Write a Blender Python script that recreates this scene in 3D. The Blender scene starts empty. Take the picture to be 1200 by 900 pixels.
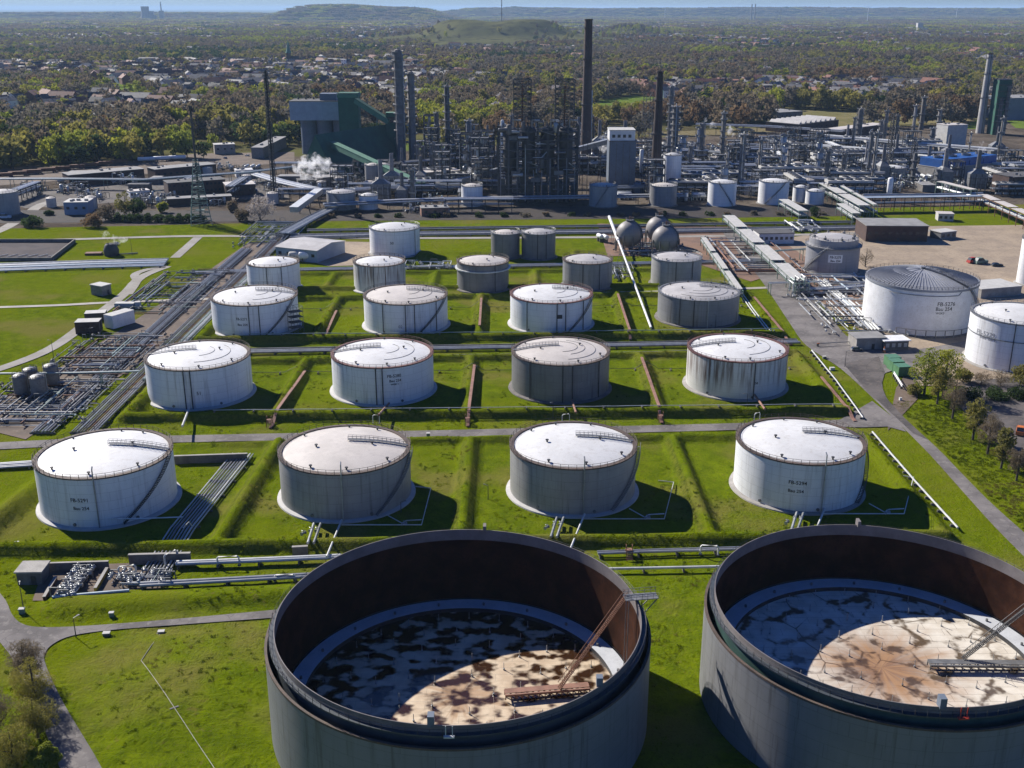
import bpy, math, random
import numpy as np
from mathutils import Vector, Matrix
C = bpy.context.scene.collection
PI = math.pi
rnd = random.Random(7)

# ---------------------------------------------------------------- camera model (photo 1200x900)
CAMH, PITCH, FPX = 120.0, math.radians(19.145), 1270.3
CP, SP = math.cos(PITCH), math.sin(PITCH)
def at(px, py, z=0.0):
    u = (px-600)/FPX; v = (py-450)/FPX
    dy = CP - v*SP; dz = -SP - v*CP
    t = (z-CAMH)/dz
    return Vector((u*t, dy*t, z))
def proj(x, y, z):
    dz = z-CAMH; d = y*CP - dz*SP
    return 600+FPX*x/d, 450-FPX*(y*SP+dz*CP)/d
def height_at(px, py, ty):
    """height of a vertical thing standing at ground pixel (px, py) whose top is on row ty"""
    p = at(px, py); lo, hi = 0.0, 200.0
    for _ in range(40):
        m = (lo+hi)/2
        if proj(p.x, p.y, m)[1] > ty: lo = m
        else: hi = m
    return lo
def mpp(px, py):
    """metres per photo pixel (across) at a ground pixel"""
    return at(px+1, py).x - at(px, py).x

# ---------------------------------------------------------------- mesh builder
class B:
    def __init__(s): s.v = []; s.f = []; s.m = []
    def add(s, vs, fs, mi=0):
        o = len(s.v); s.v += [tuple(p) for p in vs]; s.f += [tuple(i+o for i in q) for q in fs]; s.m += [mi]*len(fs); return s
    def box(s, c, d, rz=0.0, mi=0):
        x, y, z = d[0]/2, d[1]/2, d[2]/2; ca, sa = math.cos(rz), math.sin(rz); vs = []
        for sx, sy, sz in ((-1,-1,-1),(1,-1,-1),(1,1,-1),(-1,1,-1),(-1,-1,1),(1,-1,1),(1,1,1),(-1,1,1)):
            a, b = sx*x, sy*y; vs.append((c[0]+a*ca-b*sa, c[1]+a*sa+b*ca, c[2]+sz*z))
        return s.add(vs, ((3,2,1,0),(4,5,6,7),(0,1,5,4),(1,2,6,5),(2,3,7,6),(3,0,4,7)), mi)
    def bx(s, x0, x1, y0, y1, z0, z1, mi=0):
        return s.box(((x0+x1)/2,(y0+y1)/2,(z0+z1)/2), (x1-x0,y1-y0,z1-z0), 0, mi)
    def bar(s, p, q, w, h=None, mi=0):
        p, q = Vector(p), Vector(q); h = h or w; d = q-p
        if d.length < 1e-6: return s
        d.normalize(); up = Vector((0,0,1)) if abs(d.z) < .95 else Vector((1,0,0))
        a = d.cross(up).normalized()*(w/2); b = a.cross(d).normalized()*(h/2); vs = []
        for e in (p, q): vs += [e-a-b, e+a-b, e+a+b, e-a+b]
        return s.add(vs, ((3,2,1,0),(4,5,6,7),(0,1,5,4),(1,2,6,5),(2,3,7,6),(3,0,4,7)), mi)
    def tube(s, pts, r, n=8, mi=0, r2=None, cap=True):
        P = [Vector(p) for p in pts]; rings = []; k = len(P); ref = None
        for i in range(k):
            if i == 0: d = P[1]-P[0]
            elif i == k-1: d = P[-1]-P[-2]
            else: d = (P[i]-P[i-1]).normalized()+(P[i+1]-P[i]).normalized()
            if d.length < 1e-6: d = Vector((0,0,1))
            d.normalize()
            if ref is None: ref = Vector((0,0,1)) if abs(d.z) < .9 else Vector((1,0,0))
            a = d.cross(ref)
            if a.length < .05: ref = Vector((1,0,0)) if abs(d.x) < .9 else Vector((0,1,0)); a = d.cross(ref)
            a.normalize(); b = a.cross(d).normalized()
            rr = r if r2 is None else r+(r2-r)*i/(k-1)
            rings.append([P[i]+a*(rr*math.cos(2*PI*j/n))+b*(rr*math.sin(2*PI*j/n)) for j in range(n)])
        vs = [p for R in rings for p in R]; fs = []
        for i in range(k-1):
            for j in range(n):
                fs.append((i*n+j, i*n+(j+1)%n, (i+1)*n+(j+1)%n, (i+1)*n+j))
        if cap: fs.append(tuple(range(n))[::-1]); fs.append(tuple((k-1)*n+j for j in range(n)))
        return s.add(vs, fs, mi)
    def lathe(s, prof, n=48, c=(0,0,0), mi=0, a0=0.0, a1=2*PI):
        full = abs(a1-a0-2*PI) < 1e-6; nn = n if full else n+1; vs = []; fs = []
        for (r, z) in prof:
            for j in range(nn):
                a = a0+(a1-a0)*j/n; vs.append((c[0]+r*math.cos(a), c[1]+r*math.sin(a), c[2]+z))
        for i in range(len(prof)-1):
            for j in range(n):
                j2 = (j+1)%nn
                fs.append((i*nn+j, i*nn+j2, (i+1)*nn+j2, (i+1)*nn+j))
        return s.add(vs, fs, mi)
    def cyl(s, c, r, h, n=16, mi=0, r2=None):
        r2 = r if r2 is None else r2
        return s.lathe(((0.001,0),(r,0),(r2,h),(0.001,h)), n, c, mi)
    def ball(s, c, r, n=16, m=10, mi=0):
        return s.lathe([(max(.001, r*math.sin(PI*i/m)), -r*math.cos(PI*i/m)) for i in range(m+1)], n, c, mi)
    def drum(s, p, q, r, n=14, mi=0):
        """horizontal or upright vessel with domed ends between p and q"""
        p, q = Vector(p), Vector(q); d = (q-p); L = d.length; d.normalize()
        pts = []; rs = []
        for t, k in ((-.45,.05),(-.38,.5),(-.22,.82),(0,1)): pts.append(p+d*(t*r)); rs.append(r*k)
        for t, k in ((0,1),(.22,.82),(.38,.5),(.45,.05)): pts.append(q+d*(t*r)); rs.append(r*k)
        a = d.cross(Vector((0,0,1)) if abs(d.z) < .9 else Vector((1,0,0))).normalized(); b = a.cross(d)
        vs = []; fs = []
        for P, R in zip(pts, rs): vs += [P+a*(R*math.cos(2*PI*j/n))+b*(R*math.sin(2*PI*j/n)) for j in range(n)]
        for i in range(len(pts)-1):
            for j in range(n): fs.append((i*n+j, i*n+(j+1)%n, (i+1)*n+(j+1)%n, (i+1)*n+j))
        return s.add(vs, fs, mi)
    def poly(s, pts, z=None, mi=0):
        return s.add([(p[0],p[1],p[2] if z is None else z) for p in pts], (tuple(range(len(pts))),), mi)
    def build(s, name, mats, parent=None, smooth=40):
        me = bpy.data.meshes.new(name); me.from_pydata(s.v, [], s.f)
        for m in (mats if isinstance(mats, (list, tuple)) else [mats]): me.materials.append(m)
        if any(s.m): me.polygons.foreach_set('material_index', s.m)
        if smooth:
            me.polygons.foreach_set('use_smooth', [True]*len(me.polygons)); me.set_sharp_from_angle(angle=math.radians(smooth))
        me.update()
        o = bpy.data.objects.new(name, me); C.objects.link(o)
        if parent is not None: o.parent = parent
        return o

def tag(o, label, cat, group=None, kind=None):
    if label: o['label'] = label
    if cat: o['category'] = cat
    if group: o['group'] = group
    if kind: o['kind'] = kind
    return o
def thing(name, label, cat, loc=(0,0,0), rz=0.0, group=None):
    o = bpy.data.objects.new(name, None); C.objects.link(o); o.empty_display_size = .5
    o.location = loc; o.rotation_euler = (0,0,rz)
    return tag(o, label, cat, group, 'thing')
def dup(root, loc, rz=0.0, label=None, group=None, scale=None):
    r = root.copy(); C.objects.link(r); r.location = loc; r.rotation_euler = (0,0,rz)
    if scale is not None: r.scale = scale
    if label: r['label'] = label
    if group: r['group'] = group
    for ch in list(root.children):
        c = ch.copy(); C.objects.link(c); c.parent = r
        for g in ch.children:
            d = g.copy(); C.objects.link(d); d.parent = c
    return r
def copy_part(p, loc, rz=0.0, parent=None):
    c = p.copy(); C.objects.link(c); c.location = loc; c.rotation_euler = (0,0,rz); c.parent = parent or p.parent; return c
def struct(o): o['kind'] = 'structure'; return o

# ---------------------------------------------------------------- materials
def newmat(name):
    m = bpy.data.materials.new(name); m.use_nodes = True; nt = m.node_tree
    return m, nt, nt.nodes['Principled BSDF']
class N:
    """tiny node helper"""
    def __init__(s, nt): s.nt = nt; s.n = nt.nodes; s.l = nt.links
    def new(s, t, **kw):
        k = s.n.new(t)
        for a, b in kw.items(): setattr(k, a, b)
        return k
    def put(s, sock, val):
        if hasattr(val, 'is_output') or isinstance(val, bpy.types.NodeSocket): s.l.new(val, sock)
        else: sock.default_value = val
    def math(s, op, a, b=0.0, c=None, clamp=False):
        k = s.new('ShaderNodeMath', operation=op); k.use_clamp = clamp
        s.put(k.inputs[0], a); s.put(k.inputs[1], b)
        if c is not None: s.put(k.inputs[2], c)
        return k.outputs[0]
    def noise(s, vec, scale, detail=4, rough=.55):
        k = s.new('ShaderNodeTexNoise'); k.inputs['Scale'].default_value = scale; k.inputs['Detail'].default_value = detail; k.inputs['Roughness'].default_value = rough
        if vec is not None: s.l.new(vec, k.inputs['Vector'])
        return k.outputs['Fac']
    def ramp(s, fac, lo, hi):
        k = s.new('ShaderNodeMapRange'); k.interpolation_type = 'SMOOTHSTEP'
        s.put(k.inputs['Value'], fac); k.inputs['From Min'].default_value = lo; k.inputs['From Max'].default_value = hi
        return k.outputs['Result']
    def mix(s, fac, a, b, mode='MIX'):
        k = s.new('ShaderNodeMix', data_type='RGBA', blend_type=mode)
        s.put(k.inputs[0], fac)
        for sock, v in ((k.inputs[6], a), (k.inputs[7], b)):
            if isinstance(v, tuple): sock.default_value = (v[0], v[1], v[2], 1)
            else: s.l.new(v, sock)
        return k.outputs[2]
    def comb(s, x, y, z):
        k = s.new('ShaderNodeCombineXYZ'); s.put(k.inputs[0], x); s.put(k.inputs[1], y); s.put(k.inputs[2], z); return k.outputs[0]
    def bump(s, h, strength, dist, bsdf):
        k = s.new('ShaderNodeBump'); k.inputs['Strength'].default_value = strength; k.inputs['Distance'].default_value = dist
        s.l.new(h, k.inputs['Height']); s.l.new(k.outputs[0], bsdf.inputs['Normal'])

def mat(name, col, rough=.6, metal=0.0, var=.25, scale=.6, col2=None, amt=.5, bump=0.0, tint=0.0):
    """plain weathered surface: two tones mixed by noise; tint = per-object brightness spread"""
    m, nt, b = newmat(name); n = N(nt)
    tc = n.new('ShaderNodeTexCoord').outputs['Object']
    f1 = n.noise(tc, scale, 5); f2 = n.noise(tc, scale*7, 3)
    dark = tuple(c*(1-var) for c in col)
    c = n.mix(n.ramp(f1, .35, .65), col, dark)
    if col2: c = n.mix(n.math('MULTIPLY', n.ramp(f2, .5, .72), amt), c, col2)
    if tint:
        oi = n.new('ShaderNodeObjectInfo').outputs['Random']
        k = n.math('MULTIPLY_ADD', oi, tint*2, 1-tint)
        v = n.new('ShaderNodeVectorMath', operation='SCALE'); n.l.new(c, v.inputs[0]); n.l.new(k, v.inputs['Scale']); c = v.outputs[0]
    n.l.new(c, b.inputs['Base Color'])
    b.inputs['Roughness'].default_value = rough; b.inputs['Metallic'].default_value = metal
    if bump: n.bump(f2, .6, bump, b)
    return m

def shell_mat(name, base, streak, amt, top=0.0, course=2.3, seam=.35, R=16.0, rough=.55, plates=9.0, blotch=.12):
    """painted tank plate: weld seams, vertical weather streaks (top: streaks run down from the rim), blotches"""
    m, nt, b = newmat(name); n = N(nt)
    tc = n.new('ShaderNodeTexCoord').outputs['Object']
    sp = n.new('ShaderNodeSeparateXYZ'); n.l.new(tc, sp.inputs[0]); x, y, z = sp.outputs
    ang = n.math('MULTIPLY', n.math('ARCTAN2', y, x), R)
    oi = n.new('ShaderNodeObjectInfo').outputs['Random']
    off = n.math('MULTIPLY', oi, 77.0)
    st = n.noise(n.comb(ang, off, n.math('MULTIPLY', z, .05)), 1.05, 5, .65)
    st2 = n.noise(n.comb(ang, off, n.math('MULTIPLY', z, .12)), .22, 3)
    bl = n.noise(n.comb(ang, off, z), .14, 4)
    s = n.math('MULTIPLY', n.ramp(st, .40 if top else .48, .62 if top else .75), n.ramp(st2, .22 if top else .3, .62))
    if top: s = n.math('MULTIPLY', s, n.ramp(n.math('ADD', z, n.math('MULTIPLY', n.math('SUBTRACT', st2, .5), 14.0)), 1.0, top))
    c = n.mix(n.math('MULTIPLY', n.ramp(bl, .35, .7), blotch*2), base, tuple(k*.7 for k in base))
    c = n.mix(n.math('MULTIPLY', s, amt, clamp=True), c, streak)
    row = n.math('FLOOR', n.math('DIVIDE', z, course))
    hz = n.math('LESS_THAN', n.math('FRACT', n.math('DIVIDE', z, course)), .035)
    vz = n.math('LESS_THAN', n.math('FRACT', n.math('ADD', n.math('DIVIDE', ang, plates), n.math('MULTIPLY', row, .37))), .009)
    tone = n.new('ShaderNodeTexWhiteNoise', noise_dimensions='2D')
    n.l.new(n.comb(n.math('FLOOR', n.math('ADD', n.math('DIVIDE', ang, plates), n.math('MULTIPLY', row, .37))), row, 0.0), tone.inputs['Vector'])
    c = n.mix(n.math('MULTIPLY', n.math('MAXIMUM', hz, vz), seam), c, tuple(k*.35 for k in base))
    c = n.mix(n.math('MULTIPLY', tone.outputs['Value'], .1), c, tuple(k*.55 for k in base))
    n.l.new(c, b.inputs['Base Color']); b.inputs['Roughness'].default_value = rough
    n.bump(n.math('ADD', bl, n.math('MULTIPLY', st, .25)), .35, .12, b)
    return m

M = {}
M['white'] = mat('white_paint', (.80,.80,.80), .45, 0, .12, .3, (.45,.40,.33), .35)
M['roofwhite'] = mat('white_roof_plate', (.69,.685,.665), .55, 0, .14, .12, (.44,.40,.35), .35, tint=.07)
M['roofgrey'] = mat('grey_roof_plate', (.50,.48,.46), .55, 0, .22, .12, (.32,.28,.25), .4)
M['roofpale'] = mat('pale_roof_plate', (.60,.55,.495), .55, 0, .16, .12, (.42,.38,.34), .35)
M['roofdark'] = mat('dark_roof_plate', (.27,.28,.31), .5, 0, .2, .12, (.2,.2,.21), .4)
M['rim'] = mat('weathered_rim', (.10,.075,.062), .75, 0, .35, .5, (.21,.10,.055), .6)
M['rimred'] = mat('red_rim', (.15,.062,.052), .7, 0, .3, .5, (.12,.07,.06), .6)
M['rust'] = mat('rusty_steel', (.20,.085,.045), .8, 0, .4, .6, (.10,.05,.035), .6)
M['rustred'] = mat('red_brown_steps', (.30,.155,.11), .8, 0, .3, .5, (.2,.12,.09), .6)
M['steel'] = mat('grey_steel', (.21,.215,.22), .5, .2, .3, .7, (.18,.15,.13), .5)
M['steeldark'] = mat('dark_steel', (.055,.058,.063), .6, .1, .35, .4, (.10,.06,.04), .5)
M['pipe'] = mat('silver_pipe', (.40,.42,.43), .38, .35, .25, .5, (.25,.21,.18), .4, tint=.25)
M['pipelite'] = mat('pale_pipe', (.66,.67,.65), .45, .1, .2, .5, (.38,.33,.27), .35, tint=.15)
M['pipedark'] = mat('dull_pipe', (.20,.20,.21), .55, .2, .35, .5, (.16,.10,.07), .5, tint=.35)
M['pipegreen'] = mat('green_grey_pipe', (.30,.38,.35), .5, .1, .25, .5, (.2,.17,.14), .4, tint=.2)
M['bluepipe'] = mat('pale_blue_pipe', (.42,.50,.56), .45, .1, .2, .5, (.3,.28,.26), .4)
M['concrete'] = mat('concrete', (.36,.34,.31), .85, 0, .25, .4, (.2,.185,.165), .5, .03)
M['concretedark'] = mat('stained_concrete', (.19,.175,.16), .9, 0, .35, .4, (.1,.09,.08), .6, .03)
M['pale'] = mat('pale_concrete', (.50,.49,.465), .8, 0, .15, .4, (.4,.38,.34), .4)
M['brick'] = mat('dark_brick', (.085,.05,.042), .85, 0, .3, .5, (.05,.035,.03), .6)
M['bluegrey'] = mat('blue_grey_cladding', (.30,.365,.45), .6, 0, .14, .15, (.22,.26,.32), .4)
M['bluegreydark'] = mat('dark_blue_cladding', (.15,.18,.225), .55, 0, .15, .15, (.07,.09,.11), .4)
M['green'] = mat('green_cladding', (.026,.115,.078), .85, 0, .22, .12, (.018,.075,.055), .5)
M['greenlite'] = mat('pale_green_cladding', (.07,.20,.13), .8, 0, .18, .12, (.07,.15,.12), .4)
M['greensteel'] = mat('green_painted_steel', (.17,.25,.21), .55, 0, .2, .4, (.16,.10,.07), .4)
M['container'] = mat('green_container_paint', (.10,.24,.11), .5, 0, .2, .4, (.07,.13,.07), .5)
M['blue'] = mat('blue_roof_sheet', (.02,.10,.34), .45, 0, .15, .2, (.02,.07,.2), .4)
M['roofbit'] = mat('grey_felt_roof', (.27,.265,.26), .85, 0, .25, .2, (.18,.175,.17), .5)
M['roofbitdark'] = mat('dark_felt_roof', (.09,.088,.09), .85, 0, .25, .2, (.14,.13,.12), .5)
M['chimney'] = mat('brown_brick_chimney', (.105,.073,.062), .85, 0, .25, .15, (.06,.045,.042), .5)
M['chimneydark'] = mat('sooty_chimney', (.06,.04,.034), .85, 0, .3, .15, (.03,.022,.02), .5)
M['chimneypale'] = mat('pale_concrete_chimney', (.42,.41,.39), .8, 0, .2, .12, (.3,.28,.26), .5)
M['black'] = mat('black_opening', (.012,.012,.014), .5, 0, .2, .5)
M['glass'] = mat('window_glass', (.03,.04,.055), .12, 0, .2, .5)
M['red'] = mat('red_paint', (.45,.045,.03), .5, 0, .2, .5)
M['orange'] = mat('orange_paint', (.6,.17,.03), .5, 0, .2, .5)
M['yellow'] = mat('yellow_paint', (.5,.33,.03), .55, 0, .2, .5, (.3,.2,.08), .4)
M['letters'] = mat('black_lettering', (.015,.016,.018), .6, 0, .3, 1.5)
M['letterfaint'] = mat('faded_lettering', (.34,.34,.35), .6, 0, .3, 1.5)
M['bluebox'] = mat('blue_paint', (.03,.09,.24), .5, 0, .2, .5)
M['columngrey'] = mat('grey_column', (.20,.185,.17), .7, 0, .35, .25, (.11,.085,.07), .6, tint=.3)
M['insul'] = mat('aluminium_cladding', (.42,.43,.44), .35, .4, .2, .3, (.3,.26,.22), .35, tint=.25)

SH = {}
SH['white'] = shell_mat('white_tank_plate', (.80,.81,.82), (.20,.17,.15), .5, 0, seam=.42)
SH['grey'] = shell_mat('grey_tank_plate', (.27,.27,.275), (.085,.075,.07), .75, 0, seam=.5, blotch=.3)
SH['greylite'] = shell_mat('pale_grey_tank_plate', (.36,.355,.345), (.10,.09,.085), .7, 0, seam=.5, blotch=.3)
SH['dark'] = shell_mat('dark_grey_tank_plate', (.205,.203,.203), (.06,.055,.052), .7, 0, seam=.45, blotch=.3)
SH['rusty'] = shell_mat('rust_streaked_tank_plate', (.66,.65,.62), (.13,.075,.05), 1.0, 9.0, seam=.3)
SH['big'] = shell_mat('grey_blue_ring_wall', (.215,.218,.225), (.08,.075,.07), .95, 0, course=2.6, seam=.42, R=33.0, plates=14, blotch=.2)
SH['bare'] = shell_mat('brushed_steel_plate', (.30,.30,.315), (.12,.11,.11), .6, 0, course=1.6, seam=.4, R=12.0)
SH['sphere'] = shell_mat('weathered_sphere_plate', (.27,.252,.243), (.10,.07,.055), .7, 0, course=3.5, seam=.5, R=8.0, blotch=.3)

def glyphs(body, size, bold=0.0):
    cu = bpy.data.curves.new('lettering', 'FONT'); cu.body = body; cu.size = size; cu.resolution_u = 3; cu.offset = bold
    o = bpy.data.objects.new('lettering', cu); C.objects.link(o)
    dg = bpy.context.evaluated_depsgraph_get(); dg.update()
    me = bpy.data.meshes.new_from_object(o.evaluated_get(dg)); v = [tuple(p.co) for p in me.vertices]; f = [tuple(p.vertices) for p in me.polygons]
    bpy.data.objects.remove(o); bpy.data.curves.remove(cu); bpy.data.meshes.remove(me)
    return v, f
def wrap_text(body, R, ang, z, size, material, parent, off=.04, bold=.0):
    """lettering on a cylinder, centred on angle ang and height z"""
    v, f = glyphs(body, size, bold)
    xs = [p[0] for p in v]; mx = (min(xs)+max(xs))/2; ys = [p[1] for p in v]; my = (min(ys)+max(ys))/2
    vs = []
    for (x, y, _) in v:
        a = ang+(x-mx)/R; vs.append(((R+off)*math.cos(a), (R+off)*math.sin(a), z+y-my))
    return B().add(vs, f).build('lettering', material, parent, smooth=0)
# ---------------------------------------------------------------- camera, light, air
sc = bpy.context.scene
cam = bpy.data.objects.new('camera', bpy.data.cameras.new('camera')); C.objects.link(cam)
cam.location = (0, 0, CAMH); cam.rotation_euler = (PI/2-PITCH, 0, 0)
cam.data.sensor_width = 36; cam.data.lens = 36*FPX/1200; cam.data.clip_start = 1; cam.data.clip_end = 200000
sc.camera = cam
SUN_AZ, SUN_EL = math.radians(136.0), math.radians(34.0)      # direction towards the sun, from +X anticlockwise
sun = bpy.data.objects.new('sun', bpy.data.lights.new('sun', 'SUN')); C.objects.link(sun)
sun.data.energy = 5.0; sun.data.angle = math.radians(.5); sun.data.color = (1, .945, .86)
sd = Vector((math.cos(SUN_AZ)*math.cos(SUN_EL), math.sin(SUN_AZ)*math.cos(SUN_EL), math.sin(SUN_EL)))
sun.rotation_euler = sd.to_track_quat('Z', 'Y').to_euler(); sun.location = (-300, 300, 400)
w = bpy.data.worlds.new('World'); sc.world = w; w.use_nodes = True
nt = w.node_tree; bg = nt.nodes['Background']; sky = nt.nodes.new('ShaderNodeTexSky')
sky.sky_type = 'NISHITA'; sky.sun_disc = False; sky.sun_elevation = SUN_EL; sky.sun_rotation = PI/2-SUN_AZ
sky.altitude = 100; sky.air_density = 1.0; sky.dust_density = .0; sky.ozone_density = 5.0
hs = nt.nodes.new('ShaderNodeHueSaturation'); hs.inputs['Saturation'].default_value = 1.12; nt.links.new(sky.outputs[0], hs.inputs['Color']); tn = nt.nodes.new('ShaderNodeMix'); tn.data_type = 'RGBA'; tn.blend_type = 'MULTIPLY'; tn.inputs[0].default_value = 1; tn.inputs[7].default_value = (.56,.76,1.26,1); nt.links.new(hs.outputs[0], tn.inputs[6]); nt.links.new(tn.outputs[2], bg.inputs[0]); bg.inputs[1].default_value = .05
sc.view_settings.view_transform = 'Standard'; sc.view_settings.look = 'None'; sc.view_settings.gamma = 1
sc.view_settings.exposure = .62; sc.view_settings.use_curve_mapping = False
sc.render.engine = 'CYCLES'; cy = sc.cycles
cy.max_bounces = 5; cy.diffuse_bounces = 1; cy.glossy_bounces = 2; cy.transmission_bounces = 2; cy.transparent_max_bounces = 8; cy.volume_bounces = 2
cy.use_adaptive_sampling = True; cy.adaptive_threshold = .015; cy.use_denoising = True
cy.caustics_reflective = False; cy.caustics_refractive = False

hz = B().bx(-66000, 66000, -1500, 92000, -5.2, 194).build('haze', [], smooth=0)
hm = bpy.data.materials.new('haze_air'); hm.use_nodes = True; hn = hm.node_tree; hn.nodes.remove(hn.nodes['Principled BSDF'])
pv = hn.nodes.new('ShaderNodeVolumePrincipled'); pv.inputs['Color'].default_value = (.48, .70, 1, 1); pv.inputs['Density'].default_value = 3.3e-5; pv.inputs['Anisotropy'].default_value = .1
hn.links.new(pv.outputs[0], hn.nodes['Material Output'].inputs['Volume'])
hz.data.materials.append(hm); hz['kind'] = 'stuff'; hz['label'] = 'thin blue haze lying over the whole plain'

# ---------------------------------------------------------------- terrain
def vnoise(x, y, s, seed=0):
    x = np.asarray(x, float)/s; y = np.asarray(y, float)/s
    xi = np.floor(x).astype(np.int64); yi = np.floor(y).astype(np.int64); fx = x-xi; fy = y-yi
    fx = fx*fx*(3-2*fx); fy = fy*fy*(3-2*fy)
    def h(a, b):
        k = (a*374761393+b*668265263+seed*982451653) & 0x7fffffff
        k = ((k ^ (k >> 13))*1274126177) & 0x7fffffff
        return ((k ^ (k >> 16)) & 0xffff)/65535.0
    return (h(xi,yi)*(1-fx)+h(xi+1,yi)*fx)*(1-fy)+(h(xi,yi+1)*(1-fx)+h(xi+1,yi+1)*fx)*fy
# earth walls: (x0,y0,x1,y1,height,half top,slope run)
BUNDS = [(-129,226,104,233,2.1,.6,4.2), (-122,292,104,297.5,1.6,.5,3.6), (-129,226,-122,292,2.4,.8,7.0), (104,233,104,297,1.5,.4,4.0),
         (-69.5,228,-67.5,292,2.3,.5,5.2), (-12,231,-12,293,2.2,.5,4.6), (47.5,232,47,294,2.2,.5,4.6),
         (-119,312,104,318,2.2,.6,4.2), (-119,367,104,379,1.8,.5,3.6), (-119,312,-119,367,2.2,.6,5.5), (104,318,104,379,1.4,.4,4.0),
         (-73.5,313,-73.5,368,2.2,.5,4.6), (-14,315,-14.5,371,2.3,.5,4.6), (46.5,317,46.5,374,2.3,.5,4.6),
         (-119,394,104,402,2.2,.6,4.2), (-119,456,104,466,1.8,.5,3.6), (-119,394,-119,456,2.2,.6,5.5), (104,402,104,464,1.4,.4,4.0),
         (-75,396,-75,456,2.2,.5,4.6), (-13,398,-13.5,460,2.3,.5,4.6), (45.5,400,46,463,2.3,.5,4.6),
         (-119,474,104,482,1.6,.5,3.4), (-119,503,88,514,1.4,.5,3.4), (-84,475,-84,503,1.6,.5,4), (-36,477,-36,505,1.6,.5,4), (11,478,11,508,1.6,.5,4), (54,480,54,510,1.6,.5,4),
         (-47,553,40,556,1.6,.5,4), (-47,520,-47,553,1.3,.5,4), (32,520,32,553,1.4,.5,4),
         (-95,202,-48,206,1.4,1.2,5.0)]
ROADS = [([tuple(at(*q))[:2] for q in L], hw) for L, hw in (([(-60,665),(15,745),(60,800),(100,900),(125,960)],4.5), ([(40,742),(110,737),(200,729),(332,718)],3.2), ([(-20,523),(100,518),(206,514.5),(560,507.3),(860,500),(1000,495)],3.4), ([(905,335),(965,390),(1010,438),(1055,491),(1116,554),(1150,588),(1230,665)],4.6))]
def ground_z(x, y):
    x = np.asarray(x, float); y = np.asarray(y, float); z = np.zeros(np.broadcast(x, y).shape)
    wob = (vnoise(x, y, 9, 3)-.5)*.9
    for (x0,y0,x1,y1,h,ht,run) in BUNDS:
        dx, dy = x1-x0, y1-y0; L2 = dx*dx+dy*dy
        t = np.clip(((x-x0)*dx+(y-y0)*dy)/L2, 0, 1)
        d = np.hypot(x-x0-t*dx, y-y0-t*dy); s = .58 if y0 > 210 else 1.0
        k = np.clip(1-(d-ht+wob*.25)/(run*s), 0, 1)
        z = np.maximum(z, h*(1.18 if y0 > 210 else 1.0)*k*(1+wob*.06))
    # soft mound in the near left meadow
    m = 1.6*np.exp(-(((x+61)/17)**2+((y-171)/20)**2)); z = np.maximum(z, m)
    # bank on the right of the road
    for P, hw in ROADS:
        if z.max() <= 0: break
        d = np.full(z.shape, 1e9)
        for (ax, ay), (bx_, by_) in zip(P, P[1:]):
            ex, ey = bx_-ax, by_-ay; t = np.clip(((x-ax)*ex+(y-ay)*ey)/(ex*ex+ey*ey), 0, 1); d = np.minimum(d, np.hypot(x-ax-t*ex, y-ay-t*ey))
        z = z*np.clip((d-hw)/3.0, 0, 1)
    near = (np.abs(x) < 240) & (y > 100) & (y < 640)
    z = z+np.where(near, (vnoise(x, y, 3.1, 1)-1)*.15+(vnoise(x, y, 6.3, 2)-1)*.12, 0)
    return z
def gz(x, y): return float(ground_z(np.array([x]), np.array([y]))[0])
def axis(a, b, step, far0, far1, g):
    c = list(np.arange(a, b+.01, step)); s = step; x = c[-1]
    while x < far1: s *= g; x += s; c.append(x)
    s = step; x = c[0]; pre = []
    while x > far0: s *= g; x -= s; pre.append(x)
    return np.array(pre[::-1]+c)
xs = axis(-150, 175, 1.15, -58000, 58000, 1.115); ys = axis(148, 520, 1.15, -900, 80000, 1.10)
GX, GY = np.meshgrid(xs, ys); GZ = ground_z(GX, GY)
nx, ny = len(xs), len(ys)
co = np.stack([GX.ravel(), GY.ravel(), GZ.ravel()], 1)
i = np.arange(nx-1)[None,:]+np.arange(ny-1)[:,None]*nx; q = np.stack([i, i+1, i+1+nx, i+nx], -1).reshape(-1, 4)
def np_mesh(name, co, quads, k=4):
    me = bpy.data.meshes.new(name); me.vertices.add(len(co)); me.vertices.foreach_set('co', co.astype(np.float32).ravel())
    me.loops.add(len(quads)*k); me.loops.foreach_set('vertex_index', quads.astype(np.int32).ravel())
    me.polygons.add(len(quads)); me.polygons.foreach_set('loop_start', np.arange(0, len(quads)*k, k, dtype=np.int32))
    me.update(calc_edges=True); return me
gm = np_mesh('ground', co, q); gm.polygons.foreach_set('use_smooth', [True]*len(gm.polygons))
ground = bpy.data.objects.new('ground', gm); C.objects.link(ground); struct(ground); ground['label'] = 'grassy plain of the tank farm running out to the woods'

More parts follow.
